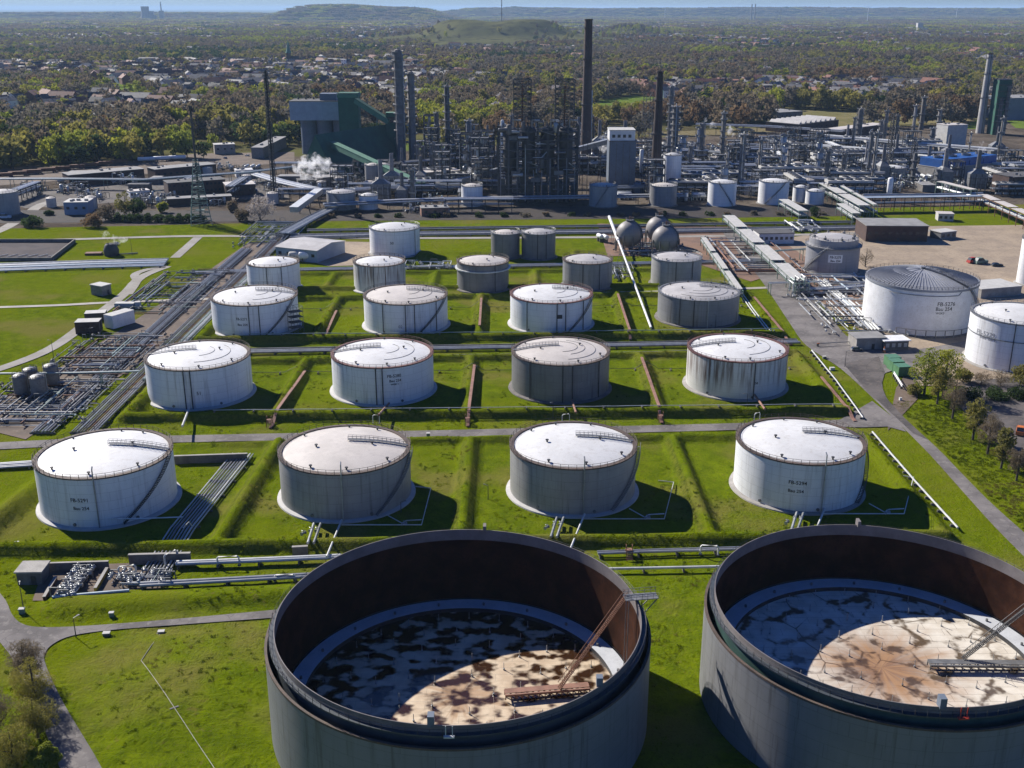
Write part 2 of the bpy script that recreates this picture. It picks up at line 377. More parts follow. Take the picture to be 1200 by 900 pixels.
def grass_nodes(n, pos):
    a = n.noise(pos, .035, 4); b_ = n.noise(pos, .22, 5, .65); c_ = n.noise(pos, 1.1, 4, .7); d_ = n.noise(pos, .012, 3)
    g = n.mix(n.ramp(b_, .3, .68), (.138,.178,.006), (.086,.122,.005))
    g = n.mix(n.math('MULTIPLY', n.ramp(c_, .50, .72), .75), g, (.040,.062,.003))
    g = n.mix(n.math('MULTIPLY', n.ramp(a, .47, .66), .8), g, (.165,.148,.038))
    g = n.mix(n.math('MULTIPLY', n.ramp(d_, .48, .60), .6), g, (.130,.160,.004))
    g = n.mix(n.math('MULTIPLY', n.ramp(n.noise(pos, .5, 6, .75), .56, .70), .7), g, (.14,.115,.035))
    g = n.mix(n.math('MULTIPLY', n.ramp(n.noise(pos, 2.4, 4, .75), .54, .70), .6), g, (.030,.048,.003))
    g = n.mix(n.math('MULTIPLY', n.ramp(n.noise(pos, 1.7, 4, .7), .56, .74), .5), g, (.170,.195,.020))
    nm = n.new('ShaderNodeSeparateXYZ'); n.l.new(n.new('ShaderNodeNewGeometry').outputs['Normal'], nm.inputs[0])
    steep = n.math('SUBTRACT', 1.0, n.ramp(nm.outputs[2], .74, .93)); rough_shade = n.mix(n.ramp(n.noise(pos, .9, 5, .7), .38, .62), (.045,.060,.008), (.125,.130,.022))  # coarse grass on steep slopes, coloured darker to deepen their shade
    g = n.mix(n.math('MULTIPLY', steep, .75), g, rough_shade)
    return g, n.math('ADD', n.math('MULTIPLY', b_, 1.6), n.math('ADD', c_, n.math('MULTIPLY', n.noise(pos, 3.0, 3), .5)))
m, nt, b = newmat('grass'); n = N(nt)
pos = n.new('ShaderNodeNewGeometry').outputs['Position']
g, hgt = grass_nodes(n, pos)
sp = n.new('ShaderNodeSeparateXYZ'); n.l.new(pos, sp.inputs[0])
vor = n.new('ShaderNodeTexVoronoi'); vor.inputs['Scale'].default_value = .0045; n.l.new(pos, vor.inputs['Vector'])
fl = n.new('ShaderNodeSeparateColor'); n.l.new(vor.outputs['Color'], fl.inputs[0])
wood = n.mix(n.ramp(n.noise(pos, .02, 5), .35, .65), (.075,.060,.034), (.120,.120,.045))
wood = n.mix(n.math('GREATER_THAN', fl.outputs[0], .80), wood, (.12,.16,.035))
wood = n.mix(n.math('GREATER_THAN', fl.outputs[1], .88), wood, (.19,.16,.09))
# works yard beyond the tank farm: stony earth
yard = n.mix(n.ramp(n.noise(pos, .03, 5), .4, .62), (.145,.120,.095), (.085,.070,.057))
yard = n.mix(n.math('MULTIPLY', n.ramp(n.noise(pos, .25, 4), .52, .7), .8), yard, (.055,.043,.034))
wob = n.math('MULTIPLY', n.math('SUBTRACT', n.noise(pos, .02, 3), .5), 60.0)
isyard = n.ramp(n.math('ADD', sp.outputs[1], n.math('MULTIPLY', sp.outputs[0], -.13)), 655.0, 657.0)
c = n.mix(isyard, g, yard)
back = n.ramp(n.math('ADD', n.math('ADD', sp.outputs[1], n.math('MULTIPLY', sp.outputs[0], -.40)), wob), 1010.0, 1030.0)
c = n.mix(back, c, wood)
n.l.new(c, b.inputs['Base Color']); b.inputs['Roughness'].default_value = .95; b.inputs['Specular IOR Level'].default_value = 0
n.bump(hgt, .9, .40, b)
gm.materials.append(m)

# ---------------------------------------------------------------- roads, yards (sheets just above the ground)
def rmat(name, a, b2, c2, crack=.5):
    m, nt, b = newmat(name); n = N(nt); pos = n.new('ShaderNodeNewGeometry').outputs['Position']
    c = n.mix(n.ramp(n.noise(pos, .09, 5), .38, .62), a, b2)
    c = n.mix(n.math('MULTIPLY', n.ramp(n.noise(pos, .55, 6, .7), .5, .68), .7), c, c2)
    v = n.new('ShaderNodeTexVoronoi', feature='DISTANCE_TO_EDGE'); v.inputs['Scale'].default_value = .16
    wv = n.new('ShaderNodeVectorMath', operation='ADD'); n.l.new(pos, wv.inputs[0])
    nz = n.new('ShaderNodeTexNoise'); nz.inputs['Scale'].default_value = .3; n.l.new(pos, nz.inputs['Vector'])
    sc_ = n.new('ShaderNodeVectorMath', operation='SCALE'); n.l.new(nz.outputs['Color'], sc_.inputs[0]); sc_.inputs['Scale'].default_value = 3.0
    n.l.new(sc_.outputs[0], wv.inputs[1]); n.l.new(wv.outputs[0], v.inputs['Vector'])
    c = n.mix(n.math('MULTIPLY', n.math('LESS_THAN', v.outputs[0], .012), crack), c, tuple(k*.45 for k in a))
    n.l.new(c, b.inputs['Base Color']); b.inputs['Roughness'].default_value = .9; b.inputs['Specular IOR Level'].default_value = .25
    n.bump(n.noise(pos, 2.5, 3), .4, .03, b); return m
RM = {'asphalt': rmat('old_asphalt', (.200,.182,.172), (.125,.114,.110), (.255,.235,.215)), 'dark': rmat('dark_asphalt', (.075,.068,.066), (.13,.115,.108), (.17,.14,.12)),
      'concrete': rmat('concrete_road', (.33,.31,.28), (.27,.25,.22), (.22,.20,.17), .3), 'yard': rmat('sandy_yard', (.36,.285,.205), (.29,.23,.17), (.17,.135,.10), .25),
      'gravel': rmat('brown_gravel', (.155,.115,.088), (.11,.085,.068), (.20,.16,.12), 0), 'red': rmat('red_gravel', (.235,.145,.10), (.18,.115,.085), (.12,.085,.07), 0),
      'apron': rmat('works_apron', (.13,.112,.10), (.085,.075,.068), (.05,.044,.04), .2), 'ballast': rmat('ballast', (.05,.04,.035), (.035,.03,.028), (.085,.068,.058), 0), 'pit': rmat('pit_floor', (.045,.036,.04), (.07,.055,.055), (.028,.024,.026), 0),
      'pale': rmat('pale_path', (.42,.39,.34), (.36,.33,.29), (.3,.27,.22), .1)}
def sheet(name, px, matk, z=.05, label=None):
    bb = B(); bb.poly([at(x, y) for x, y in px], z); o = bb.build(name, RM[matk], smooth=0)
    # make the sheet face up
    me = o.data
    if me.polygons[0].normal.z < 0: me.flip_normals()
    struct(o)
    if label: o['label'] = label
    return o
def curve(pts, k=6):
    out = []; P = [pts[0]]+list(pts)+[pts[-1]]
    for i in range(1, len(P)-2):
        for j in range(k):
            t = j/k; a, b_, c_, d = P[i-1], P[i], P[i+1], P[i+2]
            out.append(tuple(.5*((2*b_[q])+(-a[q]+c_[q])*t+(2*a[q]-5*b_[q]+4*c_[q]-d[q])*t*t+(-a[q]+3*b_[q]-3*c_[q]+d[q])*t**3) for q in range(2)))
    out.append(tuple(pts[-1])); return out
def band(name, line, width, matk, z=.05, label=None):
    """road of constant width in metres along ground pixels"""
    P = [at(x, y) for x, y in curve(line, 5)]; vs = []; fs = []
    for i, p in enumerate(P):
        d = (P[min(i+1, len(P)-1)]-P[max(i-1, 0)]).normalized(); nrm = Vector((-d.y, d.x, 0))*width/2
        vs += [(p.x+nrm.x, p.y+nrm.y, z), (p.x-nrm.x, p.y-nrm.y, z)]
    for i in range(len(P)-1): fs.append((2*i, 2*i+1, 2*i+3, 2*i+2))
    o = B().add(vs, fs).build(name, RM[matk], smooth=0)
    if o.data.polygons[0].normal.z < 0: o.data.flip_normals()
    struct(o)
    if label: o['label'] = label
    return o
sheet('yard', [(905,318),(880,285),(1010,266),(1330,262),(1330,420),(1205,440),(1150,452),(1075,452),(1045,410),(985,372)], 'yard', .030, 'tan sandy yard around the right hand tanks')
sheet('tank_apron', [(872,262),(905,275),(1010,345),(1010,380),(960,352),(925,322)], 'red', .036, 'reddish gravel beside the covered pipe bridge')
sheet('pipe_ground', [(700,262),(870,266),(905,322),(880,330),(790,300),(712,300)], 'red', .036)
sheet('car_park', [(1112,462),(1140,446),(1330,430),(1500,700),(1400,700),(1235,575),(1160,512),(1135,488)], 'dark', .032, 'dark tarmac beyond the row of bare trees')
sheet('road_mouth', [(985,491.5),(1022,470),(1050,492),(1062,506),(1040,500),(1010,501),(985,500)], 'asphalt', .058)
band('far_lane', [(-90,283),(60,281),(240,276.5),(420,279),(700,278),(940,275),(1100,270)], 5.0, 'concrete', .052)
band('cross_road', [(-80,526),(0,522.5),(100,517.5),(206,514.5),(560,507.3),(860,500),(1000,495),(1046,488)], 5.6, 'asphalt', .056)
sheet('main_road', curve([(845,270),(868,300),(893,330),(925,378),(945,405),(985,432),(1020,464),(1048,491),(1083,526),(1105,550),(1137,586),(1168,620),(1215,668),(1310,770)],4)
      + curve([(1370,770),(1265,680),(1200,624),(1162,590),(1130,558),(1099,526),(1061,491),(1040,468),(1034,452),(1038,437),(1075,430),(1145,412),(1330,378),(1330,362),(1140,398),(1060,410),(1000,398),(975,374),(940,335),(908,302),(880,271)],4), 'asphalt', .060, 'worn grey road along the right edge of the tank farm')
sheet('patched_road', [(988,426),(1030,418),(1037,436),(1033,452),(1039,467),(1060,490),(1088,516),(1070,508),(1042,482),(1014,456)], 'dark', .064)
sheet('west_road', curve([(-60,640),(0,695),(14,720),(26,731),(48,735),(100,733.5),(200,726),(330,714)],4)+curve([(335,723),(200,733),(130,738.5),(85,745),(62,755),(53,766),(54,780),(75,825),(122,905),(160,990)],4)+curve([(105,990),(72,905),(42,832),(10,765),(-60,690)],4), 'asphalt', .060, 'grey road curving past the near left meadow')
band('left_lane', [(-70,452),(0,432),(60,408),(110,372),(145,345),(165,325),(196,312)], 5.0, 'concrete', .054)
band('left_path', [(-70,362),(60,358),(140,354),(300,349),(520,346.5),(760,342),(900,337)], 3.2, 'pale', .050)
band('left_loop', [(196,312),(172,316),(158,322),(160,330),(150,345)], 4.0, 'concrete', .058)
band('west_lane', [(-60,292),(0,270),(30,252),(46,241),(60,236)], 7, 'concrete', .05)
band('meadow_path', [(205,302),(222,287),(232,278)], 5, 'concrete', .049)
sheet('pipe_bed', [(-10,505),(30,515),(165,425),(250,352),(330,285),(290,285),(205,345),(120,400),(40,450),(-10,470)], 'gravel', .040)
sheet('dyke_strip', [(-60,262),(-60,246),(300,247),(800,241),(1010,244),(1010,253),(800,256),(400,259)], 'ballast', .060, 'dark strip of ground in front of the works')
sheet('rail_bed', [(-60,222),(-60,212),(230,180),(345,178),(345,190)], 'gravel', .044, 'brown railway sidings along the edge of the wood')
sheet('dusty_lot', [(395,283),(452,284),(452,310),(385,312),(360,306)], 'yard', .042)
sheet('west_apron', [(-20,228),(150,214),(330,205),(340,232),(160,236),(30,244)], 'apron', .035)
sheet('manifold_bed', [(38,704),(52,664),(150,660),(210,680),(150,704)], 'gravel', .046)
sheet('dirt_patch', [(1040,505),(1075,468),(1078,448),(1060,440),(1050,455)], 'gravel', .043)
# ---------------------------------------------------------------- storage tanks
def shell_angle(X, Y, R, px, z):
    """angle on the camera side of a tank seen at photo column px"""
    ac = math.atan2(-Y, -X); best = (1e9, ac)
    for i in range(-88, 89):
        a = ac+math.radians(i); e = abs(proj(X+R*math.cos(a), Y+R*math.sin(a), z)[0]-px)
        if e < best[0]: best = (e, a)
    return best[1]
def railing(R, z, n, h=1.1, r=.05, a0=0, a1=2*PI):
    b = B(); full = abs(a1-a0-2*PI) < 1e-6
    for k in (.55, 1.0):
        m = 64; pts = [(R*math.cos(a0+(a1-a0)*i/m), R*math.sin(a0+(a1-a0)*i/m), z+h*k) for i in range(m+1)]
        b.tube(pts, r, 4, cap=False)
    for i in range(n if full else n+1):
        a = a0+(a1-a0)*i/n; b.bar((R*math.cos(a), R*math.sin(a), z), (R*math.cos(a), R*math.sin(a), z+h), r*2)
    return b
def spiral(R, z0, z1, a0, a1, w=.9):
    b = B(); n = max(10, int(abs(z1-z0)/.28))
    for i in range(n):
        t = (i+.5)/n; a = a0+(a1-a0)*t; z = z0+(z1-z0)*t; r = R+.12+w/2
        b.box((r*math.cos(a), r*math.sin(a), z), (w, abs(a1-a0)*R/n*1.15, .06), a)
    m = 24
    for rr, dz, th in ((R+.12,0,.09), (R+.12+w,0,.09), (R+.12+w,1.05,.05), (R+.12+w,.55,.04)):
        b.tube([(rr*math.cos(a0+(a1-a0)*i/m), rr*math.sin(a0+(a1-a0)*i/m), z0+(z1-z0)*i/m+dz) for i in range(m+1)], th, 4)
    for i in range(0, m+1, 2):
        a = a0+(a1-a0)*i/m; z = z0+(z1-z0)*i/m; r = R+.12+w
        b.bar((r*math.cos(a), r*math.sin(a), z), (r*math.cos(a), r*math.sin(a), z+1.05), .05)
    return b
def dome_z(r, R, H, dome): return H-.25+dome*(1-(r/(R-.9))**2)
def tank(label, X, Y, R, H, shell='white', roof='roofwhite', rim='rim', dome=1.7, group=None, detail=2, stair=None, walk=None, rings=(), pipes=(), found='pale',
         text=None, vents=8, seed=0, rail=True, name='storage_tank', cat='storage tank', drop=0.0):
    t = thing(name, label, cat, (X, Y, 0), 0, group); r = random.Random(seed+int(X*7+Y)); ns = 96 if detail > 1 else 48
    B().lathe(((R,.12),(R,H-.02)), ns).build('shell', SH[shell] if isinstance(shell, str) else shell, t)
    B().lathe(((R+1.15,-.1),(R+1.05,.22),(R+.02,.5),(R+.02,.1)), ns).build('foundation', M[found], t)
    roof_o = B().lathe([(max(.01,(R-.9)*k), dome_z((R-.9)*k, R, H, dome)) for k in (1,.85,.7,.55,.4,.25,.12,0)]+[], ns).build('roof', M[roof], t)
    B().lathe(((R-.95,H-.3),(R-.95,H+.02),(R+.22,H+.02),(R+.22,H-.32),(R+.01,H-.32)), ns).build('rim', M[rim], t); rim_o = t.children[-1]
    if rail:
        railing(R+.15, H, 52 if detail > 1 else 30, 1.15, .05 if detail > 1 else .06).build('railing', M[rim], rim_o, smooth=0)
    for (ax, top) in pipes:
        a = shell_angle(X, Y, R, ax, H*.5) if ax > 7 else ax; b = B(); ca, sa = math.cos(a), math.sin(a)
        b.tube([((R+.35)*ca,(R+.35)*sa,.3), ((R+.35)*ca,(R+.35)*sa,H+top), ((R-.4)*ca,(R-.4)*sa,H+top+.5*(top>0))], .17, 8)
        for z in np.arange(2, H, 3.0): b.bar((R*ca,R*sa,z), ((R+.35)*ca,(R+.35)*sa,z), .1)
        b.build('riser_pipe', M['pipe'] if top > 0 else M['steeldark'], t)
    if stair:
        spiral(R, stair[2], H+.1, stair[1], stair[0]).build('stairway', M['steel' if shell != 'white' else 'steeldark'], t, smooth=0)
    if walk is not None:
        a0, off, r0, dash = walk; b = B(); m = 14; L = []
        for i in range(m+1):
            rr = r0+(R-.6-r0)*i/m; L.append((rr*math.cos(a0)-off*math.sin(a0), rr*math.sin(a0)+off*math.cos(a0), dome_z(min(rr, R-.9), R, H, dome)+.35))
        nrm = Vector((-math.sin(a0), math.cos(a0), 0))
        for i in range(m):
            b.bar(L[i], L[i+1], .95, .08)
            if i % 1 == 0:
                for s in (-.48, .48):
                    p = Vector(L[i])+nrm*s; b.bar(p-Vector((0,0,.3)), p+Vector((0,0,1.0)), .06)
        for s in (-.48, .48):
            b.tube([Vector(p)+nrm*s+Vector((0,0,1)) for p in L], .045, 4); b.tube([Vector(p)+nrm*s+Vector((0,0,.5)) for p in L], .035, 4)
        b.build('roof_walkway', M['steel'], roof_o, smooth=0)
    for (rr, a0, a1) in rings:
        B().tube([(rr*math.cos(a0+(a1-a0)*i/30), rr*math.sin(a0+(a1-a0)*i/30), dome_z(rr, R, H, dome)+.06) for i in range(31)], .055, 5).build('roof_pipe', M['steeldark'], roof_o)
    if vents:
        vb = B(); vb.cyl((0,0,0), .22, .55, 8); vb.cyl((0,0,.5), .42, .22, 8); first = None
        for k in range(vents):
            a = 2*PI*(k+.5*r.random())/vents; rr = (R-.9)*(.9 if k % 4 else .45); p = (rr*math.cos(a), rr*math.sin(a), dome_z(rr, R, H, dome))
            if first is None: first = vb.build('roof_vent', M['steeldark'], roof_o); first.location = p
            else: copy_part(first, p)
    if detail > 1:
        for k in range(2):
            b = B(); a = math.atan2(-Y, -X)+(-.55+.9*k); b.tube([((R-.02)*math.cos(a),(R-.02)*math.sin(a),1.1), ((R+.25)*math.cos(a),(R+.25)*math.sin(a),1.1)], .42, 10)
            b.build('manhole', M['steel'], t)
    if text:
        for (body, px, py, size, mk) in text:
            z = H*.5
            for _ in range(3):
                a = shell_angle(X, Y, R, px, z)
                lo, hi = 0., H
                for _ in range(30):
                    mm = (lo+hi)/2
                    if proj(X+R*math.cos(a), Y+R*math.sin(a), mm)[1] > py: lo = mm
                    else: hi = mm
                z = lo
            wrap_text(body, R, a, z, size, M[mk], t, .05, .02)
    return t
E_ = 0.06
TR = {}
gB = 'large fixed roof tanks of the front row'; gC = 'fixed roof tanks of the second row'; gD = 'fixed roof tanks of the third row'; gE = 'smaller tanks of the back row'
TR['B1'] = tank('white tank lettered FB-5291 at the left end of the front row', -103.7, 254.6, 16.7, 13.3, 'white', group=gB, stair=(-.1,-1.05,.6), walk=(.02,1.6,.8,0), pipes=((114,2.4),),
     text=[('FB-5291',92,586.5,1.35,'letters'),('Bau 254',95,596,1.2,'letters')])
TR['B2'] = tank('grey stained tank with a pale dirty roof beside the empty white tank pad', -43.2, 258.8, 16.8, 12.7, 'greylite', 'roofpale', group=gB, stair=(-.1,-1.0,.6), walk=(.02,1.6,.8,0), pipes=((401,2.6),))
TR['B2']['label'] = 'grey stained tank with a dirty cream roof, second from left in the front row'
TR['B3'] = tank('grey weathered tank with a clean white roof in the front row', 15.9, 261.2, 16.4, 12.9, 'greylite', 'roofwhite', group=gB, stair=(-.1,-1.0,.6), walk=(.02,1.6,.8,0), pipes=((684,2.6),))
TR['B4'] = tank('white tank lettered FB-5294 at the right end of the front row', 75.5, 263.0, 16.5, 13.3, 'white', group=gB, stair=(.2,-.75,.6), walk=(.02,1.6,.8,0), pipes=((964,2.6),), found='concrete',
     text=[('FB-5294',935.5,566,1.35,'letters'),('Bau 254',933,575.5,1.2,'letters')])
ar = [(5.5,-1.2,1.0),(10.5,-1.4,.9)]
TR['C1'] = tank('white tank with a small number 51 on its side, left end of the second row', -102.6, 337.3, 16.7, 13.1, 'white', group=gC, walk=(PI+.05,-1.2,.6,0), rings=ar, pipes=((217,0.),(224,0.)),
     text=[('51',233,461,1.5,'letters')])
TR['C2'] = tank('white tank lettered FB-5280 with grey smears on its side', -42.8, 341.2, 16.7, 12.7, 'white', group=gC, rim='rimred', walk=(PI+.05,-1.2,.6,0), rings=ar, pipes=((441,0.),(449,0.)),
     text=[('FB-5280',462.5,440.5,1.35,'letters'),('Bau 254',463,446,1.2,'letters'),('WGK 1',462.5,450.3,.8,'letters')])
TR['C3'] = tank('dark grey tank with a pale domed roof in the second row', 16.1, 342.9, 16.2, 12.8, 'dark', 'roofpale', group=gC, walk=(PI+.05,-1.2,.6,0), rings=[(5.5,-1.5,1.6),(8,-1.2,1.3),(11.5,-1.4,1.1)], pipes=((622,0.),(659,0.),(671,0.),(701,0.)), found='concretedark')
TR['C4'] = tank('white tank badly streaked with rust, right end of the second row', 75.3, 345.8, 16.5, 13.0, 'rusty', group=gC, rim='rimred', walk=(PI+.05,-1.2,.6,0), rings=ar, pipes=((884,0.),), found='concrete',
     text=[('58',886,449,1.1,'letters')])
TR['D1'] = tank('white tank lettered FB-5271 with scaffolding at its right side', -102.0, 416.6, 16.8, 12.7, 'white', group=gD, stair=(-.3,-1.15,.6), walk=(.15,1.2,.6,0), rings=ar, pipes=((292,0.),(304,0.)),
     text=[('FB-5271',282.5,374,1.35,'letters'),('Bau 254',284,380.6,1.2,'letters')])
TR['D2'] = tank('white tank with thin dark standpipes and a cream roof, third row', -42.4, 419.1, 16.6, 12.4, 'white', 'roofpale', group=gD, stair=(-.35,-1.2,.6), walk=(.15,1.2,.6,0), rings=ar, pipes=((449,0.),(475,0.),(486,0.),(511,0.)), text=[('02',469,383,1.6,'letterfaint')])
TR['D3'] = tank('white tank with a red rimmed bright roof, third row', 15.7, 420.9, 16.4, 12.4, 'white', group=gD, rim='rimred', stair=(-.35,-1.2,.6), walk=(.15,1.2,.6,0), rings=ar, pipes=((618,0.),(653,0.),(663,0.),(683,0.)))
B().add([(16.46*math.cos(a), 16.46*math.sin(a), z) for z in (6.2,7.8) for a in (shell_angle(15.7,420.9,16.4,656,7)+k for k in (-.06,.06))], ((0,1,3,2),)).build('name_plate', M['steeldark'], TR['D3'])
TR['D4'] = tank('grey tank with a grey roof and ladder, right end of the third row', 76.1, 429.3, 16.4, 11.2, 'grey', 'roofgrey', group=gD, rim='steel', walk=(.15,1.2,.6,0), rings=[(5.5,-2.2,1.6),(8.5,-2.2,1.3),(11.5,-2.4,1.1)], pipes=((829,.6),(797,0.),(813,0.)), found='concretedark')
TR['E1'] = tank('small white tank half hidden behind the tank with scaffolding', -107.4, 477.8, 11.7, 12.4, 'white', group=gE, detail=1, pipes=((313,0.),(330,0.)), vents=5)
TR['E2'] = tank('small white tank with dark gauge marks and streaks on its side', -59.8, 479.0, 11.6, 12.4, 'rusty', group=gE, detail=1, pipes=((438,0.),), vents=5)
TR['E3'] = tank('dark grey tank wearing a pale upper ring and side brackets', -13.2, 480.3, 11.7, 12.4, 'dark', 'roofpale', group=gE, detail=1, pipes=((580,0.),), vents=5, found='concretedark')
TR['E4'] = tank('small grey tank in front of the single gas sphere', 34.4, 483.7, 11.3, 12.3, 'grey', 'roofgrey', group=gE, detail=1, pipes=((683,0.),(702,0.)), vents=5, found='concretedark')
TR['E5'] = tank('small pale grey tank in front of the pair of gas spheres', 75.4, 487.7, 11.4, 12.4, 'greylite', 'roofgrey', group=gE, detail=1, rim='steel', pipes=((792,0.),(811,0.)), vents=5, found='concretedark')
B().lathe(((11.75,9.1),(12.6,9.15),(12.6,9.6),(11.75,9.6)), 48).build('ring_platform', M['pipelite'], TR['E3'])
TR['F1'] = tank('isolated white tank at the back with a dusty lot beside it', -60.5, 553.3, 12.9, 13.6, 'white', group=gE, detail=1, rim='steel', dome=2.0, pipes=((486,.8),), vents=5, found='concrete', rail=True, text=[('50',459,285,1.8,'letters')])
TR['F2'] = tank('narrow dark tank, left of the close grey pair', -3.4, 545.1, 7.3, 12.5, 'dark', 'roofpale', group='close pair of dark tanks', detail=1, rim='steel', dome=1.2, vents=4, found='concretedark')
TR['F3'] = tank('wider dark tank, right of the close grey pair', 13.5, 544.1, 8.6, 13.0, 'dark', 'roofgrey', group='close pair of dark tanks', detail=1, rim='steel', dome=1.4, vents=4, found='concretedark', pipes=((630,0.),(640,0.)))
# scaffold tower beside the FB-5271 tank
def scaffold(w, d, h, bay=2.5, lift=2.1):
    b = B(); nx_, ny_, nz_ = max(1, round(w/bay)), max(1, round(d/bay)), max(1, round(h/lift))
    for i in range(nx_+1):
        for j in range(ny_+1): b.bar((-w/2+w*i/nx_, -d/2+d*j/ny_, 0), (-w/2+w*i/nx_, -d/2+d*j/ny_, h), .12)
    for k in range(1, nz_+1):
        z = h*k/nz_
        for j in range(ny_+1): b.bar((-w/2, -d/2+d*j/ny_, z), (w/2, -d/2+d*j/ny_, z), .1)
        for i in range(nx_+1): b.bar((-w/2+w*i/nx_, -d/2, z), (-w/2+w*i/nx_, d/2, z), .1)
        if k % 2: b.bar((-w/2, -d/2, z-h/nz_), (w/2, -d/2, z), .09)
    return b
p = at(352, 391); t = thing('scaffold', 'grey scaffold tower leaning on the right side of tank FB-5271', 'scaffold', (-84.4, 407.5, 0), .6)
scaffold(5, 3.5, 10.5).build('frame', M['steel'], t, smooth=0)
for k in range(1, 5): B().box((0,0,2.1*k+.1), (4.8,3.3,.12)).build('deck', M['steeldark'], t)
# right-hand tanks
t = TR['R1'] = thing('storage_tank', 'large white tank lettered FB-5276 with a ribbed dark grey dome', 'storage tank', (163.2, 421.5, 0), 0, 'tanks on the sandy yard')
R, H = 21.3, 18.6
B().lathe(((R,.12),(R,H)), 128).build('shell', M['white'], t)
B().lathe(((R+1.4,-.1),(R+1.3,.3),(R+.02,.5)), 96).build('foundation', M['concretedark'], t)
B().lathe(((R+.02,H-.9),(R+.25,H-.9),(R+.25,H+.05),(R-.6,H+.05)), 128).build('rim', M['roofdark'], t)
nb = 96; prof = [(R-.5)*k for k in (1,.9,.78,.66,.54,.42,.3,.18,.06)]
rb = B()
rb.lathe([(r_, H+.1+3.4*(1-(r_/(R-.5))**1.8)) for r_ in prof]+[(.01, H+3.55)], 128); rb.build('roof', M['roofdark'], t)
rb = B()
for k in range(nb):
    a = 2*PI*k/nb; L = [(r_*math.cos(a), r_*math.sin(a), H+.16+3.4*(1-(r_/(R-.5))**1.8)) for r_ in prof[:(9 if k % 8 == 0 else 7 if k % 2 == 0 else 5)]]
    for i in range(len(L)-1): rb.bar(L[i], L[i+1], .12, .22)
rb.build('roof_ribs', M['roofdark'], t, smooth=0)
rb = B(); rb.cyl((0,0,H+3.4), .9, .9, 12); rb.build('roof_hub', M['steel'], t)
railing(R+.1, H, 60, 1.15, .05).build('railing', M['steeldark'], t, smooth=0)
aw = -1.0; L = [(r_*math.cos(aw), r_*math.sin(aw), H+.5+3.4*(1-(r_/(R-.5))**1.8)) for r_ in prof]
rb = B()
for i in range(len(L)-1): rb.bar(L[i], L[i+1], 1.0, .12)
nrm = Vector((-math.sin(aw), math.cos(aw), 0))
for s in (-.5,.5): rb.tube([Vector(p)+nrm*s+Vector((0,0,1)) for p in L], .06, 4)
for q in L:
    for s in (-.5,.5): rb.bar(Vector(q)+nrm*s, Vector(q)+nrm*s+Vector((0,0,1)), .07)
rb.build('roof_walkway', M['steeldark'], t, smooth=0)
spiral(R, 7.0, H, -.42, -1.0, 1.1).build('stairway', M['steel'], t, smooth=0)
B().tube([((R+.2)*math.cos(a), (R+.2)*math.sin(a), H-2.3) for a in np.arange(-2.5,-1.19,.06)]+[((R+.2)*math.cos(-1.18),(R+.2)*math.sin(-1.18),H-1)], .12, 6).build('cooling_pipe', M['steel'], t)
for (body, px, py, s) in (('FB-5276',1108,356.5,2.15),('Bau 254',1105.5,362.3,2.0),('WGK3',1101.5,367.2,1.15)):
    a = shell_angle(163.2, 421.5, R, px, 9); lo, hi = 0, H
    for _ in range(30):
        mm = (lo+hi)/2
        if proj(163.2+R*math.cos(a), 421.5+R*math.sin(a), mm)[1] > py: lo = mm
        else: hi = mm
    wrap_text(body, R, a, lo, s, M['letters'], t, .05, .02)
pb = B()
for k in range(13):
    a = -2.25+k*.16; x_, y_ = (R+1.7)*math.cos(a), (R+1.7)*math.sin(a); pb.bar((x_,y_,0), (x_,y_,3.2), .28)
for k in range(12):
    a = -2.25+k*.16; pb.bar(((R+1.7)*math.cos(a),(R+1.7)*math.sin(a),3.1), ((R+1.7)*math.cos(a+.16),(R+1.7)*math.sin(a+.16),3.1), .16)
pb.build('screen_posts', M['steel'], t, smooth=0)
t = TR['R2'] = thing('storage_tank', 'brushed steel tank with the white FB-5275 plate and a stepped top', 'storage tank', (154.3, 513.5, 0), 0, 'tanks on the sandy yard')
B().lathe(((12.5,.1),(12.5,13.0),(11.4,13.0),(11.4,16.2)), 72).build('shell', SH['bare'], t)
B().lathe(((13.6,0),(13.4,.3),(12.52,.5)), 72).build('foundation', M['concretedark'], t)
B().lathe(((11.35,16.0),(8,16.8),(4,17.3),(.01,17.5)), 72).build('roof', M['roofgrey'], t)
B().lathe(((12.52,12.3),(13.3,12.4),(13.3,12.9),(12.52,12.9)), 72).build('walkway', M['steel'], t)
railing(11.35, 16.2, 30, 1.2, .06).build('railing', M['steeldark'], t, smooth=0)
railing(13.25, 12.9, 34, 1.1, .05).build('lower_railing', M['steel'], t, smooth=0)
ac = math.atan2(-513.5, -154.3); spiral(12.5, .5, 13, ac-1.25, ac-.15, 1.0).build('stairway', M['steel'], t, smooth=0)
a = shell_angle(154.3, 513.5, 12.5, 979, 8)
pl = B(); m_ = 8
vs = [(12.56*math.cos(a-.26+.52*i/m_), 12.56*math.sin(a-.26+.52*i/m_), z) for z in (6.4,10.2) for i in range(m_+1)]
pl.add(vs, [(i, i+1, m_+2+i, m_+1+i) for i in range(m_)]); pl.build('name_plate', M['white'], t)
wrap_text('FB-5275', 12.56, a, 9.0, 1.55, M['letters'], t, .04, .03); wrap_text('Bau 254', 12.56, a+.01, 7.3, 1.4, M['letters'], t, .04, .03)
vb = B(); vb.box((0,0,.5), (1.2,.8,1)); vb.tube([(0,0,.5),(0,0,1.8),(.6,0,1.8)], .15, 6)
first = None
for k in range(8):
    aa = k*.8; p = (9.6*math.cos(aa), 9.6*math.sin(aa), 16.4)
    if first is None: first = vb.build('roof_fitting', M['steel'], t); first.location = p
    else: copy_part(first, p, aa)
